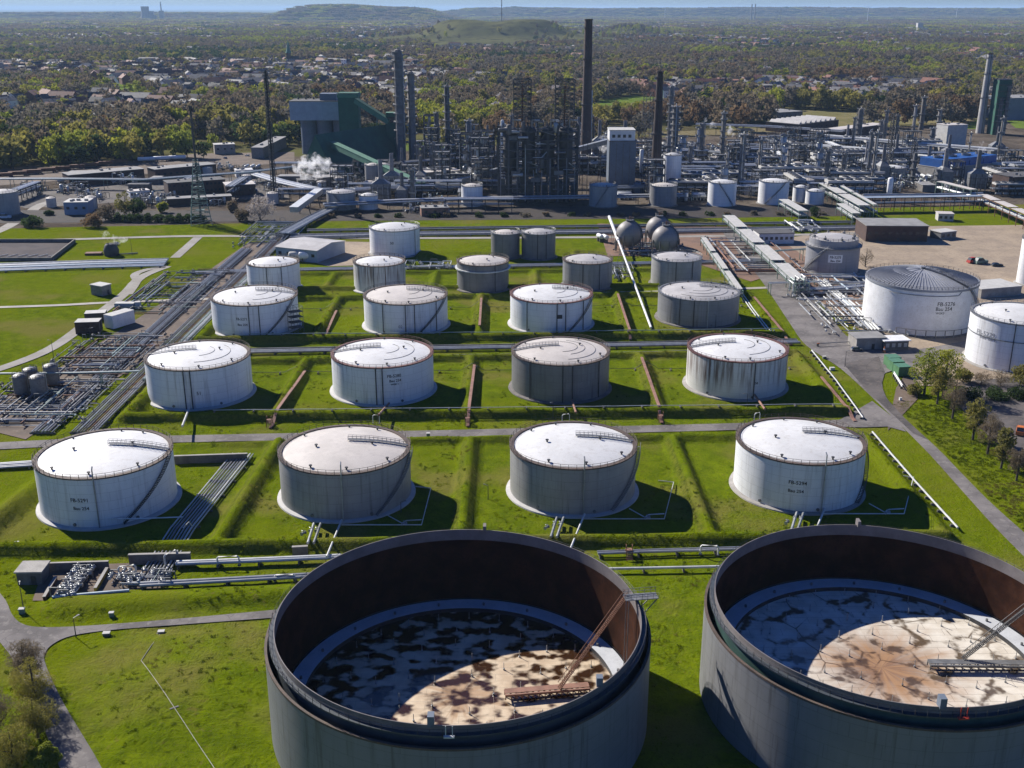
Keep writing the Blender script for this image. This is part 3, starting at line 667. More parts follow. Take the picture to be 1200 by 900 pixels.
TR['R3'] = tank('white tank with faded FB-5279 lettering cut off by the right edge', 180.2, 371.5, 16.2, 17.6, 'white', group='tanks on the sandy yard', rim='steel', dome=2.2, pipes=((1187,0.),), found='concrete',
     text=[('FB-5279',1154,391,2.4,'letterfaint'),('Bau 254',1157,396,2.0,'letterfaint')])
B().lathe(((16.22,11.0),(16.4,11.0),(16.4,11.25),(16.22,11.25)), 96).build('cooling_pipe', M['steel'], TR['R3'])
t = TR['R4'] = tank('slim pale silo behind the right edge of the yard', at(1201,335).x+4, at(1201,335).y+5, 5.5, 21, 'white', 'roofpale', detail=1, rim='steel', vents=3, name='silo', cat='silo', found='concrete')

# ---------------------------------------------------------------- two great open tanks in the foreground
def deck_mat(name, seed, puddle, brown, centre):
    m, nt, b = newmat(name); n = N(nt); tc = n.new('ShaderNodeTexCoord').outputs['Object']
    sp = n.new('ShaderNodeSeparateXYZ'); n.l.new(tc, sp.inputs[0]); x, y, z = sp.outputs
    off = n.comb(n.math('ADD', x, seed*31.0), y, 0.0)
    v = n.new('ShaderNodeTexVoronoi', feature='DISTANCE_TO_EDGE'); v.inputs['Scale'].default_value = .23 if seed == 3 else .16; n.l.new(off, v.inputs['Vector'])
    v1 = n.new('ShaderNodeTexVoronoi', feature='F1'); v1.inputs['Scale'].default_value = .19; n.l.new(off, v1.inputs['Vector'])
    nz = n.noise(off, .30 if seed == 3 else .2, 3, .5); nz2 = n.noise(off, .8, 3)
    cell = n.new('ShaderNodeSeparateColor'); n.l.new(v1.outputs['Color'], cell.inputs[0])
    lvl = n.math('ADD', n.math('MULTIPLY', nz, 1.0), n.math('MULTIPLY', n.math('SUBTRACT', cell.outputs[0], .5), .22))
    lvl = n.math('ADD', lvl, n.math('MULTIPLY', n.math('SUBTRACT', nz2, .5), .10))
    d0 = v.outputs[0]; rr0 = n.math('SQRT', n.math('ADD', n.math('MULTIPLY', x, x), n.math('MULTIPLY', y, y)))
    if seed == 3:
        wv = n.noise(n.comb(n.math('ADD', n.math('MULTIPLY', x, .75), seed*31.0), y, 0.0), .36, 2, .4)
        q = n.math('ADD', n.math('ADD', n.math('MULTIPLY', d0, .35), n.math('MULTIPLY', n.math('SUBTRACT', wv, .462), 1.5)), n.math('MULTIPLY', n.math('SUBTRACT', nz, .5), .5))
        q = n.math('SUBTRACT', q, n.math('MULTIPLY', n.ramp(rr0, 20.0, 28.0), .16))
        q = n.math('ADD', q, n.math('MULTIPLY', n.ramp(n.math('SUBTRACT', n.math('MULTIPLY', x, .5), y), 4.0, 22.0), .11))  # puddles thinned on the sunlit side, painting that part of the deck brighter
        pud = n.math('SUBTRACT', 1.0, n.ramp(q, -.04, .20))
    else:
        q = n.math('ADD', n.math('ADD', d0, n.math('MULTIPLY', n.math('SUBTRACT', nz, .5), 1.2)), n.math('MULTIPLY', n.math('SUBTRACT', nz2, .5), .12))
        pud = n.math('MULTIPLY', n.math('SUBTRACT', 1.0, n.ramp(q, -.09, .10)), .9)
        thin = n.math('MULTIPLY', n.math('SUBTRACT', 1.0, n.ramp(d0, .004, .034)), n.ramp(n.noise(off, .15, 3), .44, .62))
        pud = n.math('MAXIMUM', pud, n.math('MULTIPLY', thin, .82))
    # plate seams: rows of rectangular sheets
    sx = n.math('LESS_THAN', n.math('FRACT', n.math('ADD', n.math('DIVIDE', x, 6.2), n.math('MULTIPLY', n.math('FLOOR', n.math('DIVIDE', y, 2.1)), .5))), .012)
    sy = n.math('LESS_THAN', n.math('FRACT', n.math('DIVIDE', y, 2.1)), .035)
    seam = n.math('MULTIPLY', n.math('MAXIMUM', sx, sy), .55 if seed == 3 else .75)
    base = n.mix(n.ramp(n.noise(off, .35, 5), .3, .7), (.66,.54,.39), (.50,.38,.26)) if seed == 3 else n.mix(n.ramp(n.noise(off, .35, 5), .3, .7), (.74,.69,.60), (.60,.54,.45))
    base = n.mix(seam, base, (.22,.19,.16))
    rr = n.math('SQRT', n.math('ADD', n.math('MULTIPLY', x, x), n.math('MULTIPLY', y, y)))
    an = n.math('ARCTAN2', y, x)
    streak = n.noise(n.comb(n.math('MULTIPLY', an, 3.0), n.math('MULTIPLY', rr, .05), seed), 1.6, 4)
    rc = n.math('MULTIPLY', n.math('SUBTRACT', 1.0, n.ramp(n.math('ADD', rr, n.math('MULTIPLY', n.math('SUBTRACT', streak, .5), 16.0)), 3.0, centre)), .6 if seed == 3 else .92, clamp=True)
    base = n.mix(rc, base, n.mix(n.ramp(streak, .42, .62), (.34,.18,.08), (.20,.095,.045)))
    col = n.mix(pud, base, brown)
    n.l.new(col, b.inputs['Base Color'])
    n.l.new(n.math('MULTIPLY_ADD', pud, -.48, .55), b.inputs['Roughness'])
    n.l.new(n.math('MULTIPLY_ADD', pud, .15, .35), b.inputs['Specular IOR Level'])
    n.bump(n.math('MULTIPLY', seam, -1.0), .3, .04, b)
    return m
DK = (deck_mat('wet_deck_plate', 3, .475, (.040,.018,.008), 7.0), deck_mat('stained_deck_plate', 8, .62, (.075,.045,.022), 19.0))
inner = mat('rusty_inner_wall', (.060,.025,.014), .9, 0, .5, .25, (.022,.013,.010), .7); inner.node_tree.nodes['Principled BSDF'].inputs['Specular IOR Level'].default_value = .05
rimband = mat('grey_rim_band', (.20,.178,.172), .7, 0, .25, .3, (.14,.11,.10), .5)
ponton = mat('blue_grey_pontoon', (.55,.57,.60), .45, 0, .12, .3, (.3,.31,.33), .3)
outerdark = mat('dark_shell_ring', (.060,.072,.085), .5, 0, .25, .3, (.035,.04,.045), .4)
outergreen = mat('dark_green_shell_ring', (.045,.095,.085), .5, 0, .25, .3, (.03,.05,.05), .4)
def great_tank(label, X, Y, R, H, Ro, Ho, zd, k, ringmat, plat, track, lad):
    t = thing('open_top_tank', label, 'oil tank', (X, Y, 0), 0, 'great open tanks in the foreground')
    B().lathe(((Ro,0),(Ro,Ho),(Ro-.35,Ho),(Ro-.35,0)), 160).build('outer_wall', SH['big'], t)
    B().lathe(((Ro+.06,Ho-.35),(Ro+.06,Ho+.03),(Ro-.4,Ho+.03),(Ro-.4,Ho-.2)), 160).build('wall_cap', M['rim'], t)
    B().lathe(((R+.12,0),(R+.12,H-1.5)), 160).build('shell', ringmat, t)
    B().lathe(((R,0.5),(R,H-2.3)), 160).build('inner_wall', inner, t)
    B().lathe(((R,H-2.3),(R,H),(R+.14,H),(R+.14,H-1.5)), 160).build('rim_band', rimband, t)
    B().lathe(((R+.14,H-1.5),(R+1.0,H-1.5),(R+1.0,H-1.25),(R+.14,H-1.25)), 160).build('wind_girder', outerdark, t)
    railing(R+.96, H-1.25, 110, 1.1, .035).build('railing', M['steeldark'], t, smooth=0)
    B().lathe(((R-.25,zd+.3),(R-.25,zd+1.1),(R-3.5,zd+.95)), 160).build('pontoon', ponton, t); pon_o = t.children[-1]
    B().lathe(((R-3.5,zd+.95),(R-3.55,zd-.1)), 160).build('pontoon_wall', M['steeldark'], t)
    B().lathe(((R-.02,zd+1.0),(R-.02,zd+1.35),(R-.3,zd+1.5)), 160).build('rim_seal', M['steeldark'], t)
    db = B(); rg = [R-3.5, R-6, R-10, R-15, R-20, R-26, .02]
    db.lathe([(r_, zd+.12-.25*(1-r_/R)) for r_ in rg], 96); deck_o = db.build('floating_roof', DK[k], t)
    pb = B(); pb.cyl((0,0,0), .07, 1.5, 6); pb.cyl((0,0,0), .18, .3, 8); first = None; rr_ = random.Random(5+k)
    for ring, nn in ((6,5),(11,10),(16,15),(21,20),(25.6,26)):
        for j in range(nn):
            a = 2*PI*(j+.25*(ring % 2))/nn; p = (ring*math.cos(a), ring*math.sin(a), zd)
            if first is None: first = pb.build('roof_leg', M['pipe'], deck_o); first.location = p
            else: copy_part(first, p)
    vb = B(); vb.cyl((0,0,0), .25, .5, 8); first = None
    for j in range(20):
        a = 2*PI*j/20; p = ((R-2.2)*math.cos(a), (R-2.2)*math.sin(a), zd+1)
        if first is None: first = vb.build('pontoon_hatch', M['steel'], pon_o); first.location = p
        else: copy_part(first, p)
    # gauge platform over the rim
    ang, w_ = plat; ca, sa = math.cos(ang), math.sin(ang); pb = B()
    def P(rad, tan, z): return (rad*ca-tan*sa, rad*sa+tan*ca, z)
    pb.box(P(R+.9, 0, H+.5), (6.0, 2.2, .14), ang)
    for s in (-1.1, 1.1):
        for hh in (.6, 1.15): pb.bar(P(R-2.1, s, H+.5+hh), P(R+3.9, s, H+.5+hh), .07)
        for q in np.arange(-2.1, 4.0, 1.0): pb.bar(P(R+q, s, H+.5), P(R+q, s, H+1.65), .07)
        pb.bar(P(R+3.6, s, H+.4), P(R+1.4, s, H-2.2), .14)
    for q in (-1.7, -1.2): pb.bar(P(R+q, 0, H+.5), P(R+q, 0, zd+.5), .14)
    pb.build('gauge_platform', M['steel'], t, smooth=0)
    # rolling ladder: lattice stair from platform to roof track
    p0 = Vector(P(R-1.6, .6, H+.5)); p1 = Vector(lad); d = (p1-p0); nrm = Vector((-d.y, d.x, 0)).normalized(); lb = B()
    for s in (-.5, .5):
        for hh in (0, 1.05): lb.bar(p0+nrm*s+Vector((0,0,hh)), p1+nrm*s+Vector((0,0,hh)), .085)
        m_ = 30
        for i in range(m_): 
            a_ = p0+d*(i/m_)+nrm*s; b2 = p0+d*((i+1)/m_)+nrm*s
            lb.bar(a_, b2+Vector((0,0,1.05)), .035); lb.bar(a_, a_+Vector((0,0,1.05)), .04)
    for i in range(64): q_ = p0+d*((i+.5)/64); lb.box(q_, (.26, 1.0, .06), math.atan2(d.y, d.x))
    lb.build('rolling_ladder', M['rust'] if k == 0 else M['steeldark'], t, smooth=0)
    a_, b2 = Vector(track[0]), Vector(track[1]); d = (b2-a_).normalized(); nrm = Vector((-d.y, d.x, 0)); tb = B()
    for s in (-.85, .85): tb.bar(a_+nrm*s, b2+nrm*s, .35, .4)
    for i in range(16): q_ = a_+(b2-a_)*(i/15); tb.bar(q_-nrm*.9, q_+nrm*.9, .2); tb.bar(q_+nrm*.8-Vector((0,0,.9)), q_+nrm*.8, .18); tb.bar(q_-nrm*.8-Vector((0,0,.9)), q_-nrm*.8, .18)
    tb.bar(a_+nrm*.0+Vector((0,0,.25)), b2+Vector((0,0,.25)), 1.1, .1)
    tb.build('ladder_track', M['rustred'] if k == 0 else M['steel'], deck_o, smooth=0)
    return t
ZA, ZB = 3.0, 6.6
def rel(px, py, z, X, Y): p = at(px, py, z); return (p.x-X, p.y-Y, z)
XA, YA, XB, YB = -9.3, 166.3, 67.3, 169.6
HA = 20.0
def rim_ang(X, Y, R, px, py, z):
    p = at(px, py, z); return math.atan2(p.y-Y, p.x-X)
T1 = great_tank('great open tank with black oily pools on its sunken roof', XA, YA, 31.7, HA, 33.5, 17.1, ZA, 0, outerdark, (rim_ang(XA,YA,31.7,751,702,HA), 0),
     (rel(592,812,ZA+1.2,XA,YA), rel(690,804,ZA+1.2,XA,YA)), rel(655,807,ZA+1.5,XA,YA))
T2 = great_tank('great open tank with a sunlit brown stained roof, cut off by the right edge', XB, YB, 30.6, HA, 32.4, 17.1, ZB, 1, outergreen, (.06, 0),
     (rel(1089,777,ZB+1.2,XB,YB), rel(1230,779,ZB+1.2,XB,YB)), rel(1128,772,ZB+1.5,XB,YB))
def rim_box(t, X, Y, R, px, py, size, z, material, name):
    a = rim_ang(X, Y, R, px, py, z); B().box((0,0,size[2]/2), size).build(name, material, t).location = (R*math.cos(a), R*math.sin(a), z-.2)
    t.children[-1].rotation_euler = (0,0,a)
rim_box(T1, XA, YA, 31.4, 508, 836, (1.0,1.4,1.8), HA, M['bluegreydark'], 'vent_box')
rim_box(T1, XA, YA, 31.4, 690, 795, (1.0,1.2,1.6), HA, M['bluegreydark'], 'vent_box')
rim_box(T1, XA, YA, 31.9, 566, 627, (.6,1.6,1.3), HA, rimband, 'vent_box')
rim_box(T2, XB, YB, 30.3, 1101, 822, (1.0,1.4,1.8), HA, M['bluegreydark'], 'vent_box')
rim_box(T2, XB, YB, 30.8, 1006, 616, (.6,1.6,1.3), HA, rimband, 'vent_box')
def hook(t, X, Y, R, px, py, material):
    a = rim_ang(X, Y, R, px, py, HA); b = B()
    for s in (-.5,.5): b.tube([((R+1.2)*math.cos(a)-s*math.sin(a), (R+1.2)*math.sin(a)+s*math.cos(a), HA-1.2), ((R+1.2)*math.cos(a)-s*math.sin(a), (R+1.2)*math.sin(a)+s*math.cos(a), HA+.7)], .08, 6)
    b.box(((R+1.3)*math.cos(a), (R+1.3)*math.sin(a), HA-1.1), (.5,1.6,.25), a); b.build('ladder_head', material, t)
hook(T1, XA, YA, 31.7, 527, 845, M['pipelite']); hook(T2, XB, YB, 30.6, 1126, 828, M['red'])
# ---------------------------------------------------------------- pipework of the tank farm
def loc3(p, z=0): return Vector((p[0], p[1], z))
def offset_line(P, o):
    out = []
    for i, p in enumerate(P):
        a = P[max(i-1,0)]; b = P[min(i+1,len(P)-1)]; d = Vector((b.x-a.x, b.y-a.y, 0)).normalized(); out.append(Vector((p.x-d.y*o, p.y+d.x*o, p.z)))
    return out
def pipe_track(label, line, n, spacing, r, z, mats, group=None, step=9.0, name='pipe_track', cat='pipes', px=True, follow=False, seed=1, smat='concretedark', hi=0):
    P = [at(*p) if px else Vector((p[0],p[1],0)) for p in line]
    if follow:
        Q = []
        for a, b in zip(P, P[1:]):
            m = max(1, int((b-a).length/4)); Q += [a+(b-a)*(i/m) for i in range(m)]
        P = Q+[P[-1]]
        for p in P: p.z = gz(p.x, p.y)
    o = P[0].copy(); rr = random.Random(seed+int(o.x)); t = thing(name, label, cat, o, 0, group)
    for k in range(n):
        R = r*rr.choice((.65,.8,1,1,1.25)); zz = z+R+hi*(k % 2); L = [Vector((p.x-o.x, p.y-o.y, p.z-o.z+zz)) for p in offset_line(P, (k-(n-1)/2)*spacing)]
        B().tube(L, R, 7).build('pipe', M[rr.choice(mats)], t)
    acc = 0; last = None; sup = {}
    for a, c in zip(P, P[1:]):
        L = (c-a).length; d = (c-a)/L; nrm = Vector((-d.y, d.x, 0)); s = step-acc if last else .5
        while s < L:
            q = a+d*s-o; wv = nrm*(n*spacing/2+.3)
            key = (round(d.x,3), round(d.y,3))
            if key not in sup:
                b = B()
                if z < 1.2: b.bar(-wv+Vector((0,0,z/2)), wv+Vector((0,0,z/2)), .35, max(.2,z))
                else:
                    b.bar(-wv+Vector((0,0,z-.15)), wv+Vector((0,0,z-.15)), .3, .3)
                    for e in (-.85,.85): b.bar(wv*e-Vector((0,0,.3)), wv*e+Vector((0,0,z)), .28)
                sup[key] = b.build('support', M[smat], t, smooth=0); sup[key].location = q
            else: copy_part(sup[key], q)
            s += step
        acc = L-(s-step); last = True
    return t
SIL = ('pipe','pipe','pipelite','insul','pipedark'); PAL = ('pipelite','insul','bluepipe','pipelite','pipe'); DRK = ('pipedark','pipedark','pipe','pipegreen'); GRN = ('pipegreen','pipe','pipelite')
valve_b = B(); valve_b.drum((-.45,0,.6), (.45,0,.6), .3, 8); valve_b.cyl((-.62,0,.6), .02, .02, 4)
for s in (-.6,.6): valve_b.tube([(s-.06,0,.6),(s+.06,0,.6)], .46, 10)
valve_b.tube([(0,0,.7),(0,0,1.35)], .09, 6); valve_b.lathe(((.28,1.33),(.36,1.36),(.28,1.40)), 10)
valve_mesh = {}
def add_valves(t, spots, mk='pipe'):
    first = None
    for (x, y, z, a) in spots:
        if mk not in valve_mesh:
            o = valve_b.build('valve', M[mk], t); valve_mesh[mk] = o.data
        else:
            o = bpy.data.objects.new('valve', valve_mesh[mk]); C.objects.link(o); o.parent = t
        o.location = (x, y, z); o.rotation_euler = (0, 0, a)
def manifold(label, x0, x1, y0, y1, npipe, nvalve, seed, r=.22, zmax=1.8, mats=SIL, vm='pipe', rz=0, group=None, name='pipe_manifold', skew=0.0):
    rr = random.Random(seed); t = thing(name, label, 'pipework', ((x0+x1)/2, (y0+y1)/2, 0), rz, group); wx, wy = (x1-x0)/2, (y1-y0)/2
    def sk(x, y, z): return (x+skew*y, y, z)
    for k in range(npipe):
        z = rr.uniform(.3, zmax); R = r*rr.choice((.6,.8,1,1.3)); mk = rr.choice(mats)
        if k % 2:
            y = rr.uniform(-wy, wy); a = rr.uniform(-wx, 0); b_ = rr.uniform(0, wx); d = rr.uniform(-6, 6)
            L = [sk(a,y,z), sk(b_,y,z), sk(b_,max(-wy,min(wy,y+d)),z)] if rr.random() < .6 else [sk(a,y,.1), sk(a,y,z), sk(b_,y,z)]
        else:
            x = rr.uniform(-wx, wx); a = rr.uniform(-wy, 0); b_ = rr.uniform(0, wy); d = rr.uniform(-5, 5)
            L = [sk(x,a,z), sk(x,b_,z), sk(max(-wx,min(wx,x+d)),b_,z)] if rr.random() < .6 else [sk(x,a,z), sk(x,b_,z), sk(x,b_,.1)]
        B().tube(L, R, 6).build('pipe', M[mk], t)
    add_valves(t, [(*sk(rr.uniform(-wx,wx), rr.uniform(-wy,wy), rr.uniform(0,.9))[:2], rr.uniform(0,.8), rr.choice((0,PI/2))) for _ in range(nvalve)], vm)
    for k in range(max(3, npipe//3)):
        b = B(); x, y = rr.uniform(-wx, wx), rr.uniform(-wy, wy); w_ = rr.uniform(1.2, 3.5); hh = rr.uniform(1.4, zmax+1.2)
        for s in (-1, 1): b.bar(sk(x+s*w_/2,y,0), sk(x+s*w_/2,y,hh), .18)
        b.bar(sk(x-w_/2,y,hh), sk(x+w_/2,y,hh), .2); b.build('frame', M['steel'], t, smooth=0)
    return t
# long runs across the picture
pipe_track('band of silver pipes between the second and third tank rows', [(205,415),(400,411),(560,408.5),(760,405),(935,401.5)], 6, 1.15, .28, .5, ('pipe','pipedark','pipe','pipelite','pipedark'))
pipe_track('dull brown pipe pair in front of the silver band behind the second tank row', [(300,424),(560,418),(760,415),(925,410)], 2, .9, .28, .4, ('rust','pipedark'))
pipe_track('band of silver pipes behind the back tank row', [(225,321),(360,317.5),(560,314),(760,310),(905,307)], 5, 1.1, .28, .5, ('pipe','pipedark','pipe','insul'))
pipe_track('broad band of pale pipes before the works, along the far grass strip', [(340,279),(480,275.5),(700,273),(880,270.5),(1010,268)], 9, 1.2, .36, .6, ('pipe','insul','pipelite','pipedark'))
pipe_track('dark pipe run on the far grass strip next to the pale pipes', [(360,272),(700,267),(1000,262)], 4, 1.2, .4, .6, ('pipedark','bluepipe','steeldark'))
pipe_track('broad silver pipe bed left of the tank farm by the dark basin', [(-60,318),(0,315.5),(100,312),(195,309.5)], 12, 1.3, .42, .5, ('pipe','insul','bluepipe','pipelite'))
pipe_track('pale pipe pair in front of the front row, between the two great open tanks', [(700,652),(760,650),(900,646)], 2, 1.0, .42, .7, ('pipelite','insul'))
pipe_track('lower pale pipe nearest the great open tanks, between both', [(705,671),(760,670),(880,667.5)], 1, 1.0, .42, .6, ('pipelite',))
pipe_track('pale pipe trough in the near left, upper one, ending behind the great tank', [(207,665),(300,661.5),(400,657)], 2, .95, .42, .7, ('pipelite','insul'))
pipe_track('pale pipe trough in the near left, lower one beside the road bank', [(165,690),(260,685),(375,678.5)], 2, .8, .38, .6, ('pipelite','insul'))
pipe_track('blue grey pipe along the edge of the pump pit in the near left', [(62,704),(105,700),(152,696)], 1, .9, .45, .5, ('bluepipe',))
# bundle running away from the camera right of tank FB-5291
pipe_track('bundle of pipes climbing away right of the tank lettered FB-5291', [(176,684),(214,622),(285,534)], 8, .85, .24, .45, SIL)
pipe_track('bundle of silver pipes running away left of the tank rows', [(-127.5,300),(-127.5,370),(-127.5,440),(-127.5,520),(-127.5,600)], 9, .9, .26, .5, ('pipe','pipedark','pipe','rust','pipedark'), px=False)
pipe_track('second bundle of pipes to the left of the long silver bundle', [(-140,300),(-140,395),(-140,470),(-139,560)], 7, 1.0, .26, .5, ('pipedark','pipedark','pipe','rust'), px=False)
pipe_track('green grey pipes on stands left of the second tank row', [(-122.5,345),(-122.5,400),(-122.5,470),(-121,512)], 4, .9, .28, 1.6, GRN, px=False)
pipe_track('pipes heading for the far works past the grey shed', [(-126,590),(-118,640),(-108,690)], 8, 1.1, .35, 2.5, SIL, px=False)
pipe_track('pipe bundle at the far left edge by the cross road', [(-90,556),(0,548),(44,545)], 5, .9, .3, .4, PAL)
# elevated pipe bridge on the left
pipe_track('long pipe on tall posts crossing the left meadow', [(-80,462),(0,456),(100,455),(165,453)], 2, .8, .3, 5.2, ('bluepipe','pipegreen'), step=18, name='pipe_bridge', smat='greensteel')
# manifolds
manifold('jumble of pipes and valves on brown gravel left of the third tank row', -166, -131, 432, 512, 60, 60, 11, .25, 1.6, DRK+('rust','pipe','pipedark'), vm='pipedark')
manifold('tangle of pipes in front of the white container on the left', -165, -131, 352, 402, 56, 60, 12, .24, 1.6, DRK+('rust','pipe','pipedark'), vm='pipedark')
manifold('tangle of pipes around the four upright vessels on the left edge', -172, -130, 305, 350, 60, 60, 13, .25, 1.8, DRK+('rust','pipe','pipedark'), vm='pipedark')
manifold('knot of pale valves in the pump pit in the near left', *(lambda a,b: (a.x,b.x,a.y,b.y))(at(64,703), at(112,668)), 26, 60, 14, .15, 1.2, PAL+DRK, 'pipe')
manifold('pipe ends and valves at the foot of the bundle in the near left', *(lambda a,b: (a.x,b.x,a.y,b.y))(at(122,690), at(208,672)), 20, 24, 15, .17, 1.2, PAL+DRK, 'pipe')
manifold('low pipes beyond the grey shed at the far left', -150, -118, 565, 640, 40, 30, 16, .3, 2.5, SIL)
manifold('pale pumps and valves left of the tank lettered FB-5276', *(lambda a,b: (a.x,b.x,a.y,b.y))(at(968,394), at(1012,345)), 44, 70, 17, .30, 2.6, PAL+SIL, 'pipelite')
manifold('pipework in front of the brushed steel tank', *(lambda a,b: (a.x,b.x,a.y,b.y))(at(948,346), at(1022,326)), 30, 30, 18, .35, 3.0, PAL)
manifold('pipes and valves under the spheres and the slanting white pipe', *(lambda a,b: (a.x,b.x,a.y,b.y))(at(722,303), at(800,286)), 34, 34, 19, .3, 2.5, DRK+SIL, 'pipedark')
manifold('reddish pipe field between the spheres and the covered pipe bridge', *(lambda a,b: (a.x,b.x,a.y,b.y))(at(848,322), at(905,280)), 44, 44, 20, .32, 2.2, SIL+('rust','rustred'), 'pipedark')
manifold('block of small silver valves behind the small grey tank', *(lambda a,b: (a.x,b.x,a.y,b.y))(at(719,329), at(738,314)), 24, 40, 21, .25, 3.5, SIL, 'pipe')
manifold('valve group beside the isolated white tank', *(lambda a,b: (a.x,b.x,a.y,b.y))(at(470,318), at(530,308)), 16, 20, 22, .3, 2.0, PAL, 'pipelite')
manifold('valve group on the pale pipes near the long white office', *(lambda a,b: (a.x,b.x,a.y,b.y))(at(930,273), at(952,260)), 16, 20, 23, .4, 3.2, PAL, 'pipelite')
# vertical expansion loops standing on the troughs
def loop(label, px, py, w, h, r=.22, ang=0.0, mk='pipelite', name='expansion_loop', group='pipe loops on the near troughs'):
    p = at(px, py); t = thing(name, label, 'pipe loop', p, ang, group); b = B()
    b.tube([(-w/2,0,.2), (-w/2,0,h-.4), (-w/2+.4,0,h), (w/2-.4,0,h), (w/2,0,h-.4), (w/2,0,.2)], r, 8); b.build('pipe', M[mk], t)
    f = B(); 
    for s in (-1,1): f.tube([(s*w/2,0,.12),(s*w/2,0,.4)], r*1.9, 8)
    f.build('flange', M['steel'], t)
    return t
for (px, py, w_, h_, an, l) in ((150,675,3.6,2.6,.3,'pale pipe loop over the low pipes beside the pump pit'), (201,662,3.4,3.2,1.0,'pale pipe loop at the culvert mouth in the near left'), (268,664,4.8,2.6,.1,'pale square pipe loop on the upper near left trough'),
     (334,681,4.4,1.6,.05,'low rounded pipe loop on the lower near left trough'), (831,651,4.0,2.6,-.1,'pale square pipe loop on the trough beside the right great tank'),
     (441,497,2.0,3.0,0,'thin pipe hoop in front of the tank lettered FB-5280'), (663,496,2.4,3.0,.3,'thin pipe hoop in front of the dark grey second row tank'), (887,493,2.2,2.6,.5,'thin pipe hoop in front of the rust streaked tank')):
    loop(l, px, py, w_, h_, .22 if w_ > 3 else .14, an)
# tank side piping on the front row
def pxpipe(label, runs, r, mk, z=.6, name='drain_pipe', group='drain pipes at the front row tanks', valves=()):
    o = at(*runs[0][0]); t = thing(name, label, 'pipe', o, 0, group)
    for L in runs:
        pts = [at(p[0], p[1], p[2] if len(p) > 2 else z)-o for p in L]
        for q, p in zip(pts, L): q.z = (p[2] if len(p) > 2 else z)
        B().tube(pts, r, 7).build('pipe', M[mk], t)
    add_valves(t, [(*(at(x,y)-o)[:2], .2, a) for (x,y,a) in valves], 'pipe')
    return t
for (dx, dy, l) in ((0,0,'dirty roofed grey tank'), (284.5,-7,'clean roofed grey tank'), (565.5,-13,'tank lettered FB-5294')):
    pxpipe('thin square pipe run right of the '+l, [[(400+dx,615+dy),(494+dx,615+dy),(505+dx,572+dy),(487+dx,570+dy)], [(453+dx,603+dy),(471+dx,613+dy),(476+dx,610+dy),(494+dx,609+dy)]], .14, 'pipelite', .7, valves=((474+dx,617+dy,.3),))
    pxpipe('slanting pale pipe at the '+l, [[(400.5+dx,612+dy,.6),(383+dx,655+dy,1.4)]], .26, 'pipelite', name='feed_pipe', group='feed pipes at the front row tanks')
    pxpipe('pair of short thick pipes at the '+l, [[(368+dx,617+dy,.8),(361+dx,640+dy,1.6)], [(376+dx,617+dy,.8),(368+dx,640+dy,1.6)]], .33, 'pipe', name='outlet_pipe', group='outlet pipes at the front row tanks', valves=((365+dx,628+dy,1.3),(372+dx,628+dy,1.3),(356+dx,632+dy,.9)))
pxpipe('long pale pipe at the foot of the tank lettered FB-5291', [[(104,613,1.2),(160,613,1.0),(215,611,.8)], [(215,624,.8),(222,617,2.2),(226,622,.8)]], .16, 'pipelite')
for (x0,y0,x1,y1,l) in ((222,482,214,503,'white numbered FB-5281 position tank'), (456,476,444,490,'tank lettered FB-5280'), (670,472,675,487,'dark grey second row tank'), (884,466,896,483,'rust streaked tank')):
    pxpipe('reddish outlet pipe over the earth wall at the '+l if 'FB-5281' not in l else 'pale walkway and pipe at the foot of the tank numbered 51', [[(x0,y0,1.0),(x1,y1,2.7)]], .35, 'rustred' if 'FB-5281' not in l else 'pipelite', name='outlet_pipe', group='outlet pipes at the second row tanks')
# brown ducts along the earth walls
for (L, l) in (([(357,432),(316,494)],'between the tanks numbered 51 and FB-5280'), ([(556,427),(548,492)],'between the tank FB-5280 and the dark grey tank'), ([(752,421),(776,488)],'between the dark grey and the rust streaked tank'),
     ([(963,438),(1003,486)],'right of the rust streaked tank'), ([(394,361),(378,393)],'right of the scaffolded tank FB-5271'), ([(564,351),(562,383)],'left of the red rimmed tank'),
     ([(724,346),(739,392)],'right of the red rimmed tank'), ([(884,345),(928,398)],'right of the grey ladder tank in the third row')):
    P = [at(*q, z=2.3) for q in L]; o = P[0].copy(); o.z = 0; t = thing('cable_duct', 'rusty duct on the earth wall '+l, 'duct', o, 0, 'ducts on the earth walls')
    n_ = 14; b = B(); ex = B()
    for i in range(n_):
        a = P[0]+(P[1]-P[0])*(i/n_); c = P[0]+(P[1]-P[0])*((i+1)/n_)
        za, zc = gz(a.x,a.y)+.35, gz(c.x,c.y)+.35
        b.bar(Vector((a.x-o.x,a.y-o.y,za)), Vector((c.x-o.x,c.y-o.y,zc)), .95, .3)
        if i % 2 == 0: ex.bar(Vector((a.x-o.x,a.y-o.y,za-.6)), Vector((a.x-o.x,a.y-o.y,za+.1)), 1.3, .25)
    b.build('cover', M['rustred'], t, smooth=0); ex.build('stands', M['rust'], t, smooth=0)
